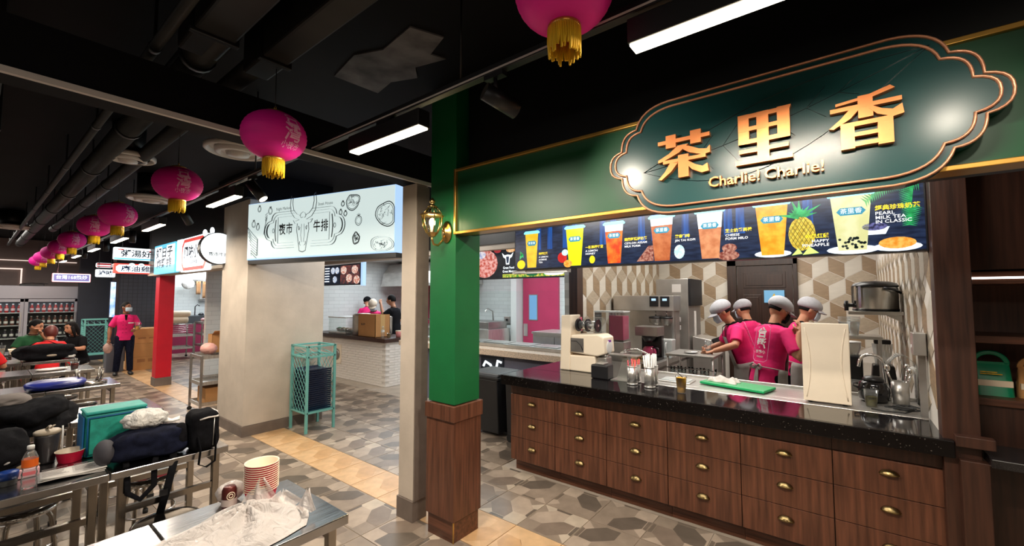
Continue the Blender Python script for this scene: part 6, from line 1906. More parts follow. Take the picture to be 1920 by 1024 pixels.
# turquoise tray rack with dark blue trays
def tray_rack(name, lab, loc, rot, w, d, h, traylab, ntray, cat='rack'):
    t = thing(name, lab, cat, loc, rot)
    r = .014
    for sx in (-1, 1):
        for sy in (-1, 1):
            MB().box(sx * w - r, sx * w + r, sy * d - r, sy * d + r, 0, h).build('leg', M['turquoise'], t)
    for z in (h * .24, h * .88, h):
        b = MB()
        for sy in (-1, 1): b.box(-w, w, sy * d - r, sy * d + r, z - .02, z)
        for sx in (-1, 1): b.box(sx * w - r, sx * w + r, -d, d, z - .02, z)
        f = b.build('frame_rail', M['turquoise'], t); f['kind'] = 'stuff'
    MB().box(-w, w, -d, d, h * .24 - .006, h * .24).build('shelf_plate', M['turquoise'], t)
    b = MB()
    n = 5
    for sx in (-1,):
        for k in range(-4, 9):
            for dr_ in (-1, 1):
                y0 = -d + k * 2 * d / 5
                pts = []
                for q in range(21):
                    y = y0 + dr_ * 0 + (2 * d) * q / 20 * 1.0
                    yy = (-d + k * .08 + q * .04) if dr_ > 0 else (d - k * .08 - q * .04)
                    zz = h * .24 + q * .048
                    if -d <= yy <= d and zz <= h * .88: pts.append((sx * w, yy, zz))
                if len(pts) > 1: b.tube(pts, .0045, 4, flat=.6, caps=False)
    for k in range(-4, 9):
        for dr_ in (-1, 1):
            pts = []
            for q in range(21):
                xx = (-w + k * .08 + q * .04) if dr_ > 0 else (w - k * .08 - q * .04)
                zz = h * .24 + q * .048
                if -w <= xx <= w and zz <= h * .88: pts.append((xx, d, zz))
            if len(pts) > 1:
                b.tube(pts, .0045, 4, flat=.6, caps=False)
                b.tube([(p[0], -d, p[2]) for p in pts], .0045, 4, flat=.6, caps=False)
    for k in range(9):
        y = -d + 2 * d * k / 8
        b.tube([(-w, y, h * .94), (w, y + (.05 if k % 2 else -.05) * (k not in (0, 8)), h * .88)], .004, 4)
    m_ = b.build('wire_mesh', M['turquoise'], t); m_['kind'] = 'stuff'
    return t
tray_rack('tray_rack', 'turquoise metal rack of blue trays in front of the plaster wall block', (-5.53, 2.83, 0), 0, .205, .18, 1.09, '', 0)
tray_me = None
for i in range(20):
    z = 1.09 * .24 + .002 + i * .0262
    if tray_me is None:
        tray_me = MB().prism([(-.17, 0), (.17, 0), (.178, .022), (.168, .022), (.164, .006), (-.164, .006), (-.168, .022), (-.178, .022)], -.155, .155, xz).build('tray', mat('tray_blue', srgb(16, 32, 62), .35))
        o = tray_me
    else:
        o = tray_me.copy(); COL.objects.link(o)
    o.location = (-5.53, 2.83, z)
    tag(o, 'dark blue serving tray, ' + (ORD[19 - i] if 19 - i < 14 else ['fifteenth', 'sixteenth', 'seventeenth', 'eighteenth', 'nineteenth', 'lowest'][19 - i - 14]) + ' in the turquoise rack', 'tray', 'blue trays in the turquoise rack')
tray_rack('tray_rack', 'distant turquoise metal rack against the navy wall', (-15.0, 2.0, 0), 0, .24, .22, 1.15, '', 0)

# steel trolley beside the wall block with a pink parcel and brown bag
def trolley(lab, loc, rot, w, d, zs, h, name='steel_trolley'):
    t = thing(name, lab, 'trolley', loc, rot)
    for sx in (-1, 1):
        for sy in (-1, 1):
            MB().box(sx * w - .014, sx * w + .014, sy * d - .014, sy * d + .014, .06, h).build('upright', M['steeldark'], t)
            g = MB().cyl((sx * w - .01, sy * d, .03), (sx * w + .01, sy * d, .03), .03, n=14).build('caster', M['rubber'], t)
    for z in zs:
        b = MB(); b.box(-w, w, -d, d, z, z + .012); b.box(-w, w, -d - .004, -d + .004, z, z + .05); b.box(-w, w, d - .004, d + .004, z, z + .05); b.box(-w - .004, -w + .004, -d, d, z, z + .05); b.box(w - .004, w + .004, -d, d, z, z + .05)
        b.build('shelf_tray', M['steel'], t)
    return t
trolley('dark steel three-shelf trolley left of the plaster wall block', (-7.62, 2.32, 0), 0, .24, .20, (.12, .42, .80), .85)
crumple('parcel', 'pink wrapped parcel on the dark trolley', (-7.52, 2.24, .852), (.15, .10, .085), mat('parcel_pink', srgb(236, 176, 166), .6, var=.1), 51, 30, 18, .14)['category'] = 'parcel'
t = thing('paper_bag', 'open brown paper bag at the back of the dark trolley', 'bag', (-7.78, 2.40, .852))
b = MB()
for x0, x1, y0, y1 in ((-.09, .09, -.07, -.066), (-.09, .09, .066, .07), (-.09, -.086, -.07, .07), (.086, .09, -.07, .07)): b.box(x0, x1, y0, y1, 0, .28)
b.build('bag_walls', M['cardboard'], t)
MB().grid(4, 4, lambda u, v: (.09 + .10 * v, -.07 + .14 * u, .28 + .06 * v)).build('open_flap', M['cardboard'], t, solid=.003)
tag(MB().box(-7.80, -7.45, 2.20, 2.44, .135, .36).build('carton', M['cardboard'], bev=.004), 'brown carton on the lowest shelf of the dark trolley', 'box')

# ------------------------------------------------------------------ far kitchen
lt_ = trolley('long stainless wire trolley piled with rolled towels', (-14.6, 3.55, 0), 0, .30, .34, (.28, .62), .98)
trolley('narrow stainless trolley with pink packets', (-14.6, 4.38, 0), 0, .30, .30, (.30, .62, .94), 1.0)
for i, (y, z, r) in enumerate(((3.45, 1.07, .10), (3.50, 1.24, .085))):
    t = thing('towel_roll', ('lower', 'upper')[i] + ' rolled cream towel on the long wire trolley', 'towel', (-14.5, y, z))
    b = MB(); b.tube([(0, -.34, 0), (0, -.3, 0), (0, .3, 0), (0, .34, 0)], [r * .8, r, r, r * .8], 18); b.build('roll', M['cream'], t)
    b = MB(); b.tube([(0, .341, 0), (0, .35, 0)], [r * .5, r * .4], 14); b.build('roll_end', M['cloth'], t)
b = MB()
for i in range(9): b.tube([(-.28, -.32 + .08 * i, 0), (.28, -.32 + .08 * i, 0)], .006, 5)
b.tube([(.28, -.33, 0), (.28, .33, 0)], .008, 6); b.tube([(-.28, -.33, 0), (-.28, .33, 0)], .008, 6)
for k in range(4): b.tube([(.285, -.33, -.05 - .05 * k), (.285, .33, -.05 - .05 * k)], .006, 5)
b.xf(Matrix.Translation((0, 0, .95))).build('wire_shelf', M['chrome'], lt_)
rng = random.Random(8)
pk = None
for i in range(9):
    top = i < 5
    loc = (-14.5 + .05 * (i % 2), 4.16 + .11 * (i % 5), 1.0 if top else .68)
    if pk is None:
        pk = crumple('packet', '', loc, (.08, .065, .05), mat('packet_pink', srgb(232, 176, 180), .5, var=.25), 61, 18, 10, .12); pk['category'] = 'packet'; pk['group'] = 'pink packets on the narrow trolley'
        q_ = pk
    else: q_ = dup(pk, loc)
    q_['label'] = 'pink wrapped packet, ' + ['first', 'second', 'third', 'fourth', 'fifth'][i % 5] + ' from the left on the ' + ('top' if top else 'middle') + ' shelf of the narrow trolley'
t = thing('sink_counter', 'dark kitchen counter with a sink tap at the back of the far kitchen', 'counter', (-16.2, 4.55, 0))
MB().box(-.38, .35, -1.0, 1.2, .88, 1.12).build('top', mat('counter_slate', srgb(70, 74, 78), .4), t, 0.005)
MB().box(-.38, .33, -1.0, 1.2, .0, .88).build('cabinet', mat('pink_dark', srgb(150, 40, 80), .5), t)  # cabinet in one even, darker pink
MB().tube([(.05, -.15, 1.12), (.05, -.15, 1.40), (.08, -.10, 1.46), (.12, -.05, 1.42)], .014, 8).build('tap', M['blackplastic'], t)
for y in (-.6, .0): MB().ball((.1, y, 1.15), (.08, .08, .05), 12, 8).build('burner_knob', M['blackplastic'], t)
t = thing('blue_box', 'pale blue machine on the far kitchen counter', 'machine', (-16.1, 5.05, 1.121))
MB().box(-.15, .15, -.16, .16, 0, .42).build('body', mat('pale_blue', srgb(150, 186, 214), .4), t, 0.02)
MB().box(.151, .156, -.12, .12, .10, .34).build('front', M['ledblue'], t)
t = thing('wall_rail', 'wall rail in the far kitchen holding tan cloths', 'rail', (-16.3, 4.70, 2.25))
MB().box(-.30, .02, -.35, .55, 0, .02).build('rail_shelf', M['white'], t)
MB().cyl((.0, -.35, -.03), (.0, .55, -.03), .01, n=8).build('bar', M['steel'], t)
for i in range(4):
    c = thing('hanging_cloth', 'tan cloth hanging from the far kitchen rail, ' + ['first', 'second', 'third', 'fourth'][i] + ' from the left', 'cloth', (-16.28, 4.50 + .17 * i, 2.21), 0, 'tan cloths on the rail')
    L = (.42, .55, .38, .45)[i]
    MB().grid(8, 6, lambda u, v, i=i: (.018 * sin(9 * u + i), -.06 + .12 * u, -L * v)).build('cloth_sheet', mat('cloth_tan', srgb(176, 132, 92), .85, var=.15), c, solid=.006)
    MB().tube([(.0, -.0, .01), (0, 0, -.02)], .012, 6).build('hook', M['steel'], c)
crumple('plastic_bag', 'white plastic bags hung at the left of the cloth rail', (-16.25, 4.22, 1.95), (.10, .16, .16), M['whitebag'], 90, 24, 14)
t = thing('soap_dispenser', 'small white wall unit below the tan cloths', 'dispenser', (-16.55, 4.72, 1.62))
MB().box(-.04, .08, -.11, .11, 0, .22).build('body', M['white'], t, 0.02)
MB().box(-.04, .10, -.13, .13, -.03, -.0).build('tray', M['steel'], t)
struct(MB().box(-16.62, -16.5, 5.12, 5.98, 0, 2.2).build('door_4', M['pinkpaint']))
for i, y in enumerate((3.7, 4.2, 4.65)):
    l = thing('downlight', ['left', 'middle', 'right'][i] + ' white downlight of three in the far kitchen ceiling', 'light', (-14.0, y, 2.735))
    MB().lathe([(.11, .014), (.11, 0), (.09, -.004)], 24).build('rim', M['white'], l)
    MB().cyl((0, 0, 0), (0, 0, .012), .09, n=24).build('lens', M['ledwhite'], l)

# cardboard boxes behind the standing man
def carton(lab, x, y, z, w, d, h, rot=0):
    t = thing('carton', lab, 'box', (x, y, z), rot)
    MB().box(-w, w, -d, d, 0, h).build('box_body', M['cardboard'], t, 0.004)
    MB().box(w + .0005, w + .0015, -d * .98, d * .98, h * .5 - .002, h * .5 + .002).build('print_line', mat('print_brown', srgb(150, 98, 60), .8), t)
    MB().box(-w * .98, w * .98, -.03, .03, h + .0005, h + .002).build('tape', mat('tape_pale', srgb(216, 178, 122), .4), t)
    for k in range(2): MB().box(w + .0005, w + .0015, -d * .6 + k * d * .7, -d * .1 + k * d * .7, h * .30, h * .42).build('printed_mark', mat('print_brown_mark', srgb(165, 112, 70), .8), t)
carton('large brown carton, lower of the two beside the red pillar', -13.25, 2.62, 0, .30, .28, .62)
carton('brown carton, upper of the two beside the red pillar', -13.25, 2.62, .623, .30, .28, .34)
t = thing('waste_bin', 'grey plastic bin behind the standing man', 'bin', (-13.20, 2.09, 0))
MB().prism([(-.14, 0), (.14, 0), (.17, .60), (-.17, .60)], -.15, .15, xz).build('bin_body', mat('bin_grey', srgb(92, 94, 104), .5), t, 0.015)
MB().box(-.18, .18, -.165, .165, .60, .625).build('rim', mat('bin_grey_rim', srgb(80, 82, 92), .5), t, 0.006)

# ------------------------------------------------------------------ drinks fridges at the far wall
fr = thing('drinks_fridge', 'long three-door drinks fridge with a grey header at the far wall', 'fridge', (-17.2, .45, 0))
M['fridgegrey'] = mat('fridge_grey', srgb(176, 174, 182), .35, .3)
MB().box(-.40, .40, -1.60, 1.42, 1.66, 2.0).build('header', M['fridgegrey'], fr, 0.01)
MB().box(-.40, -.36, -1.60, 1.42, .0, 1.66).build('back', mat('fridge_back', srgb(120, 116, 120), .5), fr)
MB().box(-.36, .40, -1.60, 1.42, 0, .22).build('base', M['fridgegrey'], fr)
for y in (-1.60, -.60, .42, 1.40):
    MB().box(-.36, .36, y, y + .02, .22, 1.66).build('divider', M['fridgegrey'], fr)
for z in (.62, .95, 1.28):
    MB().box(-.34, .30, -1.58, 1.40, z, z + .02).build('shelf', mat('fridge_shelf', srgb(190, 188, 186), .4), fr)
for y0, y1 in ((-1.59, -.59), (-.57, .42), (.44, 1.41)):
    d = MB()
    for a, b_, c, e in ((y0, y0 + .06, .23, 1.65), (y1 - .06, y1, .23, 1.65), (y0, y1, .23, .30), (y0, y1, 1.58, 1.65)): d.box(.365, .40, a, b_, c, e)
    dd = d.build('door', M['fridgegrey'], fr)
    MB().box(.378, .386, y0 + .06, y1 - .06, .30, 1.58).build('door_glass', M['glass'], dd)
    MB().box(.40, .425, y1 - .05, y1 - .03, .8, 1.3).build('door_handle', M['steel'], dd)
l_ = area('fridge_light', (-17.0, .4, 1.62), (.3, 2.6), 8, COOL)
bot = None
BC = ['red', 'brown', 'dark']
for s_, z in enumerate((.641, .971, 1.301)):
    for i in range(18):
        y = .45 - .50 + .108 * i
        if abs(y - .88) < .03: continue
        loc = (-17.05, y, z)
        kind = 'red' if s_ == 2 else ('brown' if s_ == 1 else 'dark')
        key = kind
        if bot is None: bot = {}
        if kind not in bot:
            r = thing('drink_bottle', '', 'bottle', loc, 0, kind + ' bottles in the drinks fridge')
            mm = {'red': srgb(150, 40, 40), 'brown': srgb(110, 70, 60), 'dark': srgb(70, 62, 70)}[kind]
            MB().lathe([(.034, 0), (.036, .01), (.036, .13), (.016, .18), (.016, .21)], 12).build('bottle_body', mat('bottle_' + kind, mm, .15), r)
            MB().lathe([(.0365, .05), (.0365, .11)], 12, caps=False).build('label', M['paper'] if kind != 'red' else mat('label_rose', srgb(205, 170, 170), .6), r)
            MB().cyl((0, 0, .205), (0, 0, .225), .018, n=10).build('cap', M['white'], r)
            bot[kind] = r; o = r
        else: o = dup(bot[kind], loc)
        nth_ = ['first', 'second', 'third', 'fourth', 'fifth', 'sixth', 'seventh', 'eighth', 'ninth', 'tenth', 'eleventh', 'twelfth', 'thirteenth', 'fourteenth', 'fifteenth', 'sixteenth', 'seventeenth', 'eighteenth'][i]
        o['label'] = kind + ' drink bottle, ' + nth_ + ' from the left on the ' + ['lower', 'middle', 'upper'][s_] + ' fridge shelf'
t = thing('led_outline', 'warm light strip outlining a panel on the far wall above the fridge', 'light', (-17.78, .0, 0))
b = MB(); b.box(0, .02, -1.5, .86, 2.46, 2.49); b.box(0, .02, .83, .86, 2.02, 2.49); b.build('strip', M['ledring'], t)
MB().box(0, .012, -1.5, 1.9, 2.70, 2.72).build('upper_strip', M['ledring'], t)
t = thing('fridge_box', 'flat dark appliance lying on top of the fridge', 'box', (-17.15, 1.0, 2.001))
MB().box(-.25, .25, -.20, .22, 0, .05).build('body', M['blackplastic'], t, 0.01)
MB().tube([(.1, -.2, .05), (.1, .0, .08), (.1, .3, .06)], .01, 6).build('cable', M['blackplastic'], t)

# ------------------------------------------------------------------ people
HIP = .93
def person(name, label, loc, rot, scale=1.0, lean=4, twist=0, head=(0, 0), arms=None, sit=False, shirt='shirtpink', pants=None, skin='skin', hair='short', hairmat='hair',
           cap=None, mask=False, apron=False, group=None, vox=.009, glasses=False, legs=None, extras=None, sleeve=.80, pantmat='shirtblack'):
    t = thing(name, label, 'person', loc, rot, group)
    t.scale = (scale,) * 3
    hipz = .47 + .07 if sit else HIP
    Lr = rad(lean)
    def T(x, y, h):          # torso frame: h above the hip centre, leaning forward (+y), twisted about z
        tw = rad(twist) * max(0, min(1, h / .45))
        x2, y2 = x * cos(tw) - y * sin(tw), x * sin(tw) + y * cos(tw)
        return (x2, y2 * cos(Lr) + h * sin(Lr), hipz - y2 * sin(Lr) + h * cos(Lr))
    def torso(b, rows, infl=0.0, n=24):
        vs = []
        for h, rx, ry, yo in rows:
            for j in range(n):
                a = 2 * pi * j / n
                ca, sa = cos(a), sin(a)
                k = 1 / (abs(ca) ** 2.4 + abs(sa) ** 2.4) ** (1 / 2.4)
                vs.append(T((rx * GX + infl) * ca * k, (ry + infl) * sa * k + yo, h))
        fs = [(i * n + j, i * n + (j + 1) % n, (i + 1) * n + (j + 1) % n, (i + 1) * n + j) for i in range(len(rows) - 1) for j in range(n)]
        fs += [list(reversed(range(n))), [(len(rows) - 1) * n + j for j in range(n)]]
        b.add(vs, fs, 0, True)
    GX = .92
    ROWS = [(-.10, .13, .105, -.01), (-.03, .165, .12, -.012), (.06, .155, .112, -.005), (.16, .138, .10, .0), (.27, .150, .108, .004), (.37, .172, .116, .004), (.45, .178, .105, -.004), (.50, .140, .085, -.01), (.535, .085, .068, -.012)]
    sh = {s: T(s * .156, -.008, .462) for s in (-1, 1)}
    arms = arms or {}
    A = {}
    for s, key in ((-1, 'l'), (1, 'r')):
        e, w = arms.get(key, ((s * .245, -.03, hipz + .20), (s * .25, .06, hipz - .03)))
        A[s] = (Vector(sh[s]), Vector(e), Vector(w))
    if sit:
        hips = {s: (s * .09, .02, hipz - .0) for s in (-1, 1)}
        G = {s: (Vector(hips[s]), Vector((s * .12, .42, hipz - .03)), Vector((s * .12, .40, .09)), Vector((s * .13, .54, .03))) for s in (-1, 1)}
    else:
        lg = legs or {}
        G = {}
        for s, key in ((-1, 'l'), (1, 'r')):
            k, a = lg.get(key, ((s * .10, .02, .50), (s * .11, -.02, .085)))
            G[s] = (Vector((s * .088, 0, HIP - .02)), Vector(k), Vector(a), Vector((a[0] + s * .02, a[1] + .15, a[2] - .055)))
    # ---- body skin
    b = MB()
    torso(b, ROWS)
    nb = T(0, -.012, .50); nt2 = T(0, .012, .62)
    b.tube([nb, T(0, -.002, .56), nt2, T(0, .02, .66)], [.066, .056, .054, .05], 16)
    hy, hp = head
    hc = Vector(T(0, .042, .710))
    HM = Matrix.Translation(hc) @ Matrix.Rotation(rad(hy), 4, 'Z') @ Matrix.Rotation(-rad(hp) - Lr * .4, 4, 'X')
    def headfn(x, y, z):
        X, Y, Z = x * .078, y * .098, z * .122
        if z < 0:
            k = 1 - .30 * z * z
            X *= k; Y = Y * (1 - .18 * z * z) + .012 * (-z)
        if y > 0 and abs(x) < .5:
            Y += .004 * (1 - abs(x) * 2) * (1 if -.2 < z < .1 else .3)
            if .0 < z < .22 and .2 < abs(x) < .62: Y -= .008
        if y > .6 and z < -.75: Y += .010
        return (X, Y, Z)
    hb = MB()
    hb.ball((0, 0, 0), (1, 1, 1), 32, 24, fn=headfn)
    hb.tube([(0, .092, .025), (0, .108, -.005), (0, .118, -.028), (0, .104, -.036)], [.009, .011, .015, .010], 10)
    for s in (-1, 1):
        hb.ball((s * .080, -.006, -.008), (.012, .022, .034), 10, 8)
        hb.ball((s * .030, .088, .030), (.026, .012, .006), 8, 6)
    hb.tube([(-.020, .098, -.062), (0, .103, -.061), (.020, .098, -.062)], [.005, .008, .005], 8)
    hb.xf(HM)
    b.add(hb.v, hb.f, 0, True)
    for s in (-1, 1):
        S, E, W = A[s]
        b.tube([S + Vector((-s * .05, 0, .0)), S, S.lerp(E, .35), S.lerp(E, .9), E, E.lerp(W, .12), E.lerp(W, .35), E.lerp(W, .8), W], [.05, .055, .049, .041, .040, .040, .041, .031, .027], 14)
        d = (W - E).normalized()
        inward = Vector((-s, .25, 0)); inward = (inward - d * inward.dot(d)).normalized()
        up = d.cross(inward).normalized() * (1 if s > 0 else -1)
        pc = W + d * .05
        b.tube([W - d * .01, W + d * .02, W + d * .055, W + d * .088], [(.026, .020), (.034, .017), (.041, .017), (.038, .014)], 12)
        # fingers: across the palm along axis q
        q = inward.cross(d).normalized()
        b2 = MB()
        for i, L in enumerate((.066, .074, .070, .054)):
            o_ = (i - 1.5) * .0205
            p = W + d * .078 + q * o_
            b2.tube([p, p + d * L * .45 + inward * .010, p + d * L * .78 + inward * .032, p + d * L * .92 + inward * .050], [.0092, .0088, .0080, .0062], 8)
        p = W + d * .022 - q * .028
        b2.tube([p, p - q * .018 + d * .025 + inward * .014, p - q * .018 + d * .050 + inward * .028, p - q * .010 + d * .068 + inward * .036], [.013, .011, .0095, .007], 8)
        b.add(b2.v, b2.f, 0, True)
        H, K, N, F = G[s]
        b.tube([H + Vector((0, 0, .04)), H, H.lerp(K, .5), H.lerp(K, .93), K, K.lerp(N, .3), K.lerp(N, .8), N], [.075, .088, .074, .056, .054, .056, .038, .036], 14)
        b.tube([N + Vector((0, -.05, -.03)), N + Vector((0, -.01, -.035)), N.lerp(F, .6) + Vector((0, 0, -.012)), F], [.03, .04, .038, .026], 10)
    body = b.build('body', M[skin], t)
    md = body.modifiers.new('fuse', 'REMESH'); md.mode = 'VOXEL'; md.voxel_size = vox; md.use_smooth_shade = True
    sm_ = body.modifiers.new('soft', 'SMOOTH'); sm_.iterations = 2; sm_.factor = .5
    # ---- shirt
    b = MB()
    hem = -.09 if not sit else -.06
    torso(b, [(hem, .178, .135, -.012), (-.04, .176, .132, -.012), (.06, .170, .125, -.006), (.16, .158, .114, .0), (.27, .168, .122, .004), (.37, .186, .130, .004), (.45, .188, .118, -.004), (.50, .150, .096, -.01), (.535, .092, .074, -.012)])
    for s in (-1, 1):
        S, E, W = A[s]
        b.tube([S + Vector((-s * .06, 0, .0)), S, S.lerp(E, .35), S.lerp(E, sleeve)], [.060, .067, .066, .066], 16)
        if sleeve > .95: b.tube([S.lerp(E, .9), E, E.lerp(W, .5), E.lerp(W, .9)], [.060, .056, .050, .042], 14)
    sh_ = b.build('shirt', M[shirt], t)
    md = sh_.modifiers.new('fuse', 'REMESH'); md.mode = 'VOXEL'; md.voxel_size = max(vox, .009); md.use_smooth_shade = True
    sm_ = sh_.modifiers.new('soft', 'SMOOTH'); sm_.iterations = 4; sm_.factor = .5
    b = MB(); b.tube([(.07 * cos(a), .058 * sin(a), 0) for a in [2 * pi * i / 20 for i in range(20)]], .009, 6, closed=True)
    col = b.xf(Matrix.Translation(Vector(T(0, -.008, .545))) @ Matrix.Rotation(-Lr, 4, 'X')).build('collar', M['shirtblack'], t)
    # ---- trousers and shoes
    b = MB()
    torso(b, [(-.13, .10, .09, -.01), (-.08, .165, .122, -.012), (-.02, .172, .126, -.012), (.05, .163, .118, -.006)])
    for s in (-1, 1):
        H, K, N, F = G[s]
        b.tube([H + Vector((0, 0, .04)), H, H.lerp(K, .5), K, K.lerp(N, .5), K.lerp(N, .97)], [.088, .100, .088, .070, .066, .060], 16)
    tr_ = b.build('trousers', M[pantmat], t)
    md = tr_.modifiers.new('fuse', 'REMESH'); md.mode = 'VOXEL'; md.voxel_size = .013; md.use_smooth_shade = True
    for s in (-1, 1):
        H, K, N, F = G[s]
        z0 = N.z - .085
        b = MB()
        b.tube([(N.x, N.y - .06, z0 + .045), (N.x, N.y - .03, z0 + .052), (N.x + s * .005, N.y + .05, z0 + .050), (N.x + s * .015, N.y + .14, z0 + .036), (N.x + s * .018, N.y + .19, z0 + .026)],
               [(.032, .040), (.042, .050), (.046, .048), (.048, .036), (.028, .024)], 14)
        b.build('shoe', M['shoe'], t)
    # ---- face details
    fm = lambda b_: b_.xf(HM)
    for s in (-1, 1):
        fm(MB().ball((s * .030, .0895, .016), (.010, .006, .0055), 10, 6)).build('eye', M['eye'], t)
        fm(MB().tube([(s * .014, .097, .040), (s * .030, .097, .046), (s * .046, .088, .040)], .0032, 6)).build('eyebrow', M[hairmat], t)
    if not mask:
        fm(MB().tube([(-.022, .099, -.062), (0, .106, -.060), (.022, .099, -.062)], .0042, 6)).build('mouth', M['lip'], t)
    else:
        b = MB()
        def mk(u, v):
            a = rad(-62 + 124 * u)
            return (.086 * sin(a), .012 + (.112 - .010 * abs(v - .5)) * cos(a) * (1 + .10 * (1 - abs(2 * u - 1)) * (1 - abs(2 * v - 1))), -.100 + .095 * v)
        b.grid(14, 8, mk)
        fm(b).build('face_mask', M[mask if isinstance(mask, str) else 'mask'], t, solid=.002)
        for s in (-1, 1):
            fm(MB().tube([(s * .075, .052, -.015), (s * .086, .015, .01), (s * .088, -.02, .0)], .0018, 5)).build('mask_loop', M['white'], t)
    if glasses:
        b = MB()
        for s in (-1, 1):
            b.tube([(s * .032 + .022 * cos(a), .104, .016 + .017 * sin(a)) for a in [2 * pi * i / 14 for i in range(14)]], .0022, 5, closed=True)
            b.tube([(s * .054, .102, .02), (s * .082, .05, .02), (s * .086, 0, .015)], .002, 5)
        b.tube([(-.01, .106, .02), (.01, .106, .02)], .002, 5)
        fm(b).build('glasses', M['black'], t)
    # ---- hair, caps
    b = MB()
    if hair == 'short':
        b.ball((0, -.008, .012), (.086, .106, .122), 28, 18, fn=lambda x, y, z: (x, y if y < .72 or z > .62 else .72, max(z, -.32 if y < .1 else (.40 if y > .5 else -.05))))
    elif hair == 'long':
        b.ball((0, -.012, .010), (.092, .108, .126), 28, 18, fn=lambda x, y, z: (x * (1 if z > 0 else 1.02), y if y < .62 or z > .60 else .62, max(z, .42) if y > .45 else z))
        b.tube([(0, -.055, .03), (0, -.072, -.08), (0, -.07, -.18), (0, -.055, -.25)], [(.088, .05), (.092, .05), (.080, .04), (.05, .02)], 18)
        for s in (-1, 1): b.tube([(s * .075, .035, .04), (s * .086, .03, -.06), (s * .082, .02, -.16), (s * .075, .01, -.20)], [(.02, .03), (.018, .03), (.015, .024), (.006, .008)], 10)
    elif hair == 'bob':
        b.ball((0, -.014, .006), (.098, .112, .130), 28, 18, fn=lambda x, y, z: (x, y if y < .60 or z > .60 else .60, max(z, .42) if y > .45 else max(z, -.95)))
    fm(b).build('hair', M[hairmat], t)
    if cap:
        b = MB()
        b.ball((0, -.012, .050), (.108, .130, .098), 30, 18, fn=lambda x, y, z: (x * (1 - .06 * (z < -.2)), y * (1 - .05 * (z < -.2)), max(z, -.42) * (1 - .10 * y)))
        fm(b).build('cap_crown', M[cap], t)
        b = MB()
        def brim(u, v):
            a = rad(-58 + 116 * u)
            r = .098 + .062 * v * cos(rad(-70 + 140 * u))
            return (r * .92 * sin(a), .008 + r * cos(a) * 1.06, .034 - .024 * v - .014 * abs(2 * u - 1) ** 2)
        b.grid(18, 5, brim)
        fm(b).build('cap_brim', M[cap], t, solid=.005)
        fm(MB().ball((0, -.008, .148), (.012, .012, .006), 10, 6)).build('cap_button', M[cap], t)
    if apron:
        b = MB()
        def ap(u, v):
            a = rad(90 - 114 + 228 * u)
            h = -.52 + .60 * v
            k = 1.0 + .10 * (1 - v)
            x, y = (.196 * k + .006 * sin(22 * u)) * cos(a), (.150 * k + .006 * sin(18 * u + 1)) * sin(a) - .005
            if h < 0: return (x, y, hipz + h)
            return T(x, y, h)
        b.grid(40, 12, ap)
        b.build('apron_skirt', M['apron'], t, solid=.004)
        b = MB()
        def bib(u, v):
            x = (-.115 + .23 * u) * (1 - .25 * v)
            return T(x, .136 + .012 * cos(pi * (u - .5)) - .012 * v, .06 + .36 * v)
        b.grid(10, 8, bib)
        b.build('apron_bib', M['apron'], t, solid=.004)
        b = MB()
        for s in (-1, 1):
            b.tube([T(s * .085, .128, .42), T(s * .075, .09, .52), T(s * .06, -.02, .56), T(s * .03, -.085, .54)], .012, 6, flat=.3)
        b.build('apron_strap', M['shirtblack'], t)
        b = MB()
        b.tube([T(.19 * cos(a), -.005 + .146 * sin(a), .075) for a in [rad(x) for x in range(200, 341, 14)]], .013, 6, flat=.4)
        for s in (-1, 1):
            b.tube([T(0, -.152, .075), T(s * .04, -.175, .10), T(s * .075, -.17, .07), T(s * .04, -.165, .05), T(0, -.155, .07)], .014, 6, flat=.35)
            p = T(0, -.155, .07)
            b.tube([p, (p[0] + s * .012, p[1] - .02, p[2] - .12), (p[0] + s * .03, p[1] - .025, p[2] - .30), (p[0] + s * .025, p[1] - .02, p[2] - .42)], .016, 6, flat=.25)
        b.build('apron_bow', M['apron'], t)
    if extras: extras(t, T, HM, A)
    return t

def back_print(t, T, HM, A):
    b = MB()
    def bk(x, y, z):          # wraps the back of the shirt
        h = .30 + y
        X = -x
        yy = -.134 * sqrt(max(.05, 1 - (X / .205) ** 2)) - .008 - .006 * (1 - min(1, abs(h - .42) / .3))
        return T(X, yy, h)
    b.text('台', .115, lambda x, y, z: bk(x, y + .125, z), bold=.035)
    b.text('灣', .115, lambda x, y, z: bk(x, y + .010, z), bold=.025)
    b.text('小夜市', .040, lambda x, y, z: bk(x, y - .075, z), bold=.02)
    b.text('NIGHT', .026, lambda x, y, z: bk(x, y - .125, z), bold=.02)
    b.build('back_print', M['white'], t)
    b = MB()
    fr = []
    for (x, y) in [(-.085, -.15), (-.085, .19), (-.055, .215), (.055, .215), (.085, .19), (.085, -.15), (.055, -.175), (-.055, -.175)]:
        fr.append((x, y))
    dense = []
    for i in range(len(fr)):
        p, q = fr[i], fr[(i + 1) % len(fr)]
        dense += [(p[0] + (q[0] - p[0]) * k / 6, p[1] + (q[1] - p[1]) * k / 6) for k in range(6)]
    b.tube([bk(x, y, 0) for x, y in dense], .0025, 5, closed=True)
    b.build('print_outline', M['lanternprint'], t)

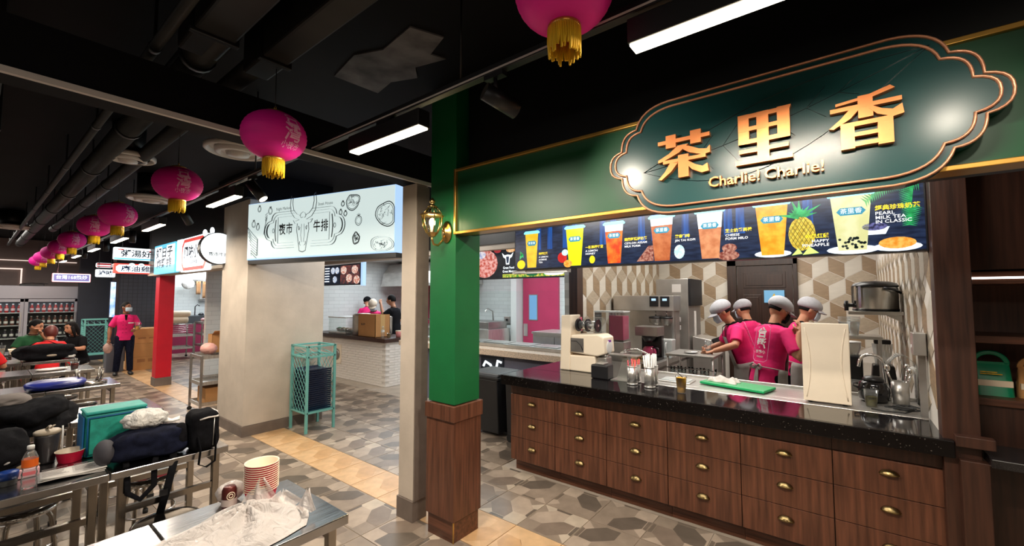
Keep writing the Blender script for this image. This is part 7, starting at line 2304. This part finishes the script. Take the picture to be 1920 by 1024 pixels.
VX = .0065
person('person', 'person in pink shirt, grey apron and cap seen from behind, hands raised', (-.62, 5.10, 0), -36, .975, 12, 0, (-22, 26),
       {'r': ((.335, .03, 1.15), (.27, .13, 1.40)), 'l': ((-.16, .24, 1.16), (.10, .30, 1.42))}, cap='cap', mask='shirtblack', apron=True, vox=VX, extras=back_print)
person('person', 'person in pink shirt, grey apron and cap leaning left over the work table', (-.88, 5.66, 0), 112, .97, 20, 0, (0, 22),
       {'l': ((-.30, .20, 1.21), (-.28, .43, 1.13)), 'r': ((.26, .24, 1.16), (.12, .42, 1.12))}, cap='cap', mask=True, apron=True, vox=VX, glasses=True, extras=back_print)
person('person', 'person in a pink T-shirt and grey apron half hidden behind the one with raised hands', (-.46, 5.86, 0), -72, .97, 12, 0, (0, 18),
       {'r': ((.26, .16, 1.15), (.12, .34, 1.25)), 'l': ((-.26, .16, 1.15), (-.10, .36, 1.22))}, cap='cap', mask=True, apron=True, vox=.009)
person('person', 'person whose grey cap shows between the two nearer staff in the tea stall', (-.93, 6.45, 0), 60, .95, 10, 0, (0, 15),
       {'r': ((.26, .12, 1.12), (.18, .34, 1.10)), 'l': ((-.26, .12, 1.12), (-.18, .34, 1.10))}, cap='cap', mask=True, apron=True, vox=.011)

# steak stall staff
person('person', 'person in black cap and pink shirt looking down in the steak stall', (-10.3, 6.75, 0), 60, .98, 16, 0, (0, 20), {'r': ((.26, .14, 1.12), (.16, .38, 1.08)), 'l': ((-.26, .14, 1.12), (-.16, .38, 1.08))}, cap='shirtblack', vox=.012)
person('person', 'person in a cream cap and pink shirt bending behind the cardboard carton', (-8.98, 6.1, 0), 222, .95, 18, 0, (0, 28), {'r': ((.27, .16, 1.10), (.14, .34, .98)), 'l': ((-.27, .16, 1.10), (-.14, .34, .98))}, cap='capcream', mask=True, vox=.011)
person('person', 'person in black T-shirt, one hand raised, in the steak stall', (-8.12, 6.05, 0), 110, 1.0, 6, 0, (10, 0), {'l': ((-.27, .14, 1.28), (-.14, .30, 1.56)), 'r': ((.26, .06, 1.14), (.20, .26, .98))}, shirt='shirtblack', vox=.011)

# man walking up the aisle
def carried(t, T, HM, A):
    b = MB()
    for i in range(4):
        b.ball(T(-.01, .134, .10 + .09 * i), (.007, .005, .007), 8, 6)
        b.ball(T(.05, .132, .10 + .09 * i), (.007, .005, .007), 8, 6)
    b.build('shirt_button', M['shirtblack'], t)
    b = MB(); b.box(-.05, .05, 0, .002, -.012, .012)
    b.xf(Matrix.Translation(Vector(T(-.09, .128, .33)))).build('name_tag', M['white'], t)
    MB().prism([(-.03, .53), (.03, .53), (.012, .40), (-.012, .40)], .122, .134, lambda u, v, d: T(u, d - .004, v)).build('placket', M['shirtblack'], t)
WM = person('person', 'person in a pink buttoned shirt and face mask standing in the aisle', (-12.50, 2.14, 0), -96, .905, 1, 0, (38, 0),
       {'l': ((-.26, .03, 1.14), (-.17, .27, 1.10)), 'r': ((.27, -.02, 1.12), (.28, .05, .88))}, hair='short', mask=True, skin='skindark', vox=.009, extras=carried,
       legs={'l': ((-.10, .04, .50), (-.12, .03, .085)), 'r': ((.11, .02, .50), (.13, -.04, .085))}, pantmat='navyfabric')
plastic_cup(-12.19, 2.28, 0.99, .045, .16, M['juice'], .5, 'clear cup of yellow drink held by the person in the aisle')
crumple('plastic_bag', 'clear bag of food hanging from the hand of the person in the aisle', (-12.47, 1.87, .50), (.05, .075, .11), M['foodbag'], 101, 26, 16)

# diners at the far row
def chest_print(t, T, HM, A):
    b = MB(); b.text('台灣', .10, lambda x, y, z: T(x * 1.0, .136, .26 + y), bold=.03); b.build('chest_print', M['cream'], t)
person('person', 'person in a green printed T-shirt and glasses seated with a hand at the mouth', (-11.85, .72, -.02), -70, .97, 10, 0, (30, 12), {'l': ((-.24, .20, .82), (-.04, .24, 1.10)), 'r': ((.27, .12, .80), (.16, .36, .80))}, sit=True, shirt='shirtgreen', glasses=True, vox=.011, extras=chest_print)
person('person', 'person with brown hair in a red top seated with the back to the camera', (-10.68, .86, -.02), 80, .92, 16, 0, (0, 14), {'l': ((-.26, .14, .80), (-.14, .36, .80)), 'r': ((.26, .14, .80), (.14, .36, .80))}, sit=True, shirt='shirtred', hair='bob', hairmat='hairbrown', vox=.011)
person('person', 'person with black hair in a black top seated and turned to the left', (-11.75, 1.36, -.02), 215, .93, 12, 0, (0, 8), {'l': ((-.26, .16, .80), (-.12, .36, .82)), 'r': ((.26, .16, .80), (.12, .36, .82))}, sit=True, shirt='shirtblack', hair='long', vox=.011)
person('person', 'person in a red top cut by the left edge of the picture', (-9.22, .10, -.02), 100, .95, 6, 0, (0, 8), {'l': ((-.26, .06, .80), (-.12, .24, .84)), 'r': ((.26, .06, .80), (.12, .24, .84))}, sit=True, shirt='shirtred', hair='short', vox=.011)
for i, (x, y, l) in enumerate(((-11.85, .72, 'stool under the green-shirted diner'), (-10.68, .86, 'stool under the brown-haired diner in red'), (-11.75, 1.36, 'stool under the black-haired diner in black'), (-9.22, .10, 'stool under the red-topped diner at the left edge'))):
    dup(s0, (x, y, 0), 20 * i, l)
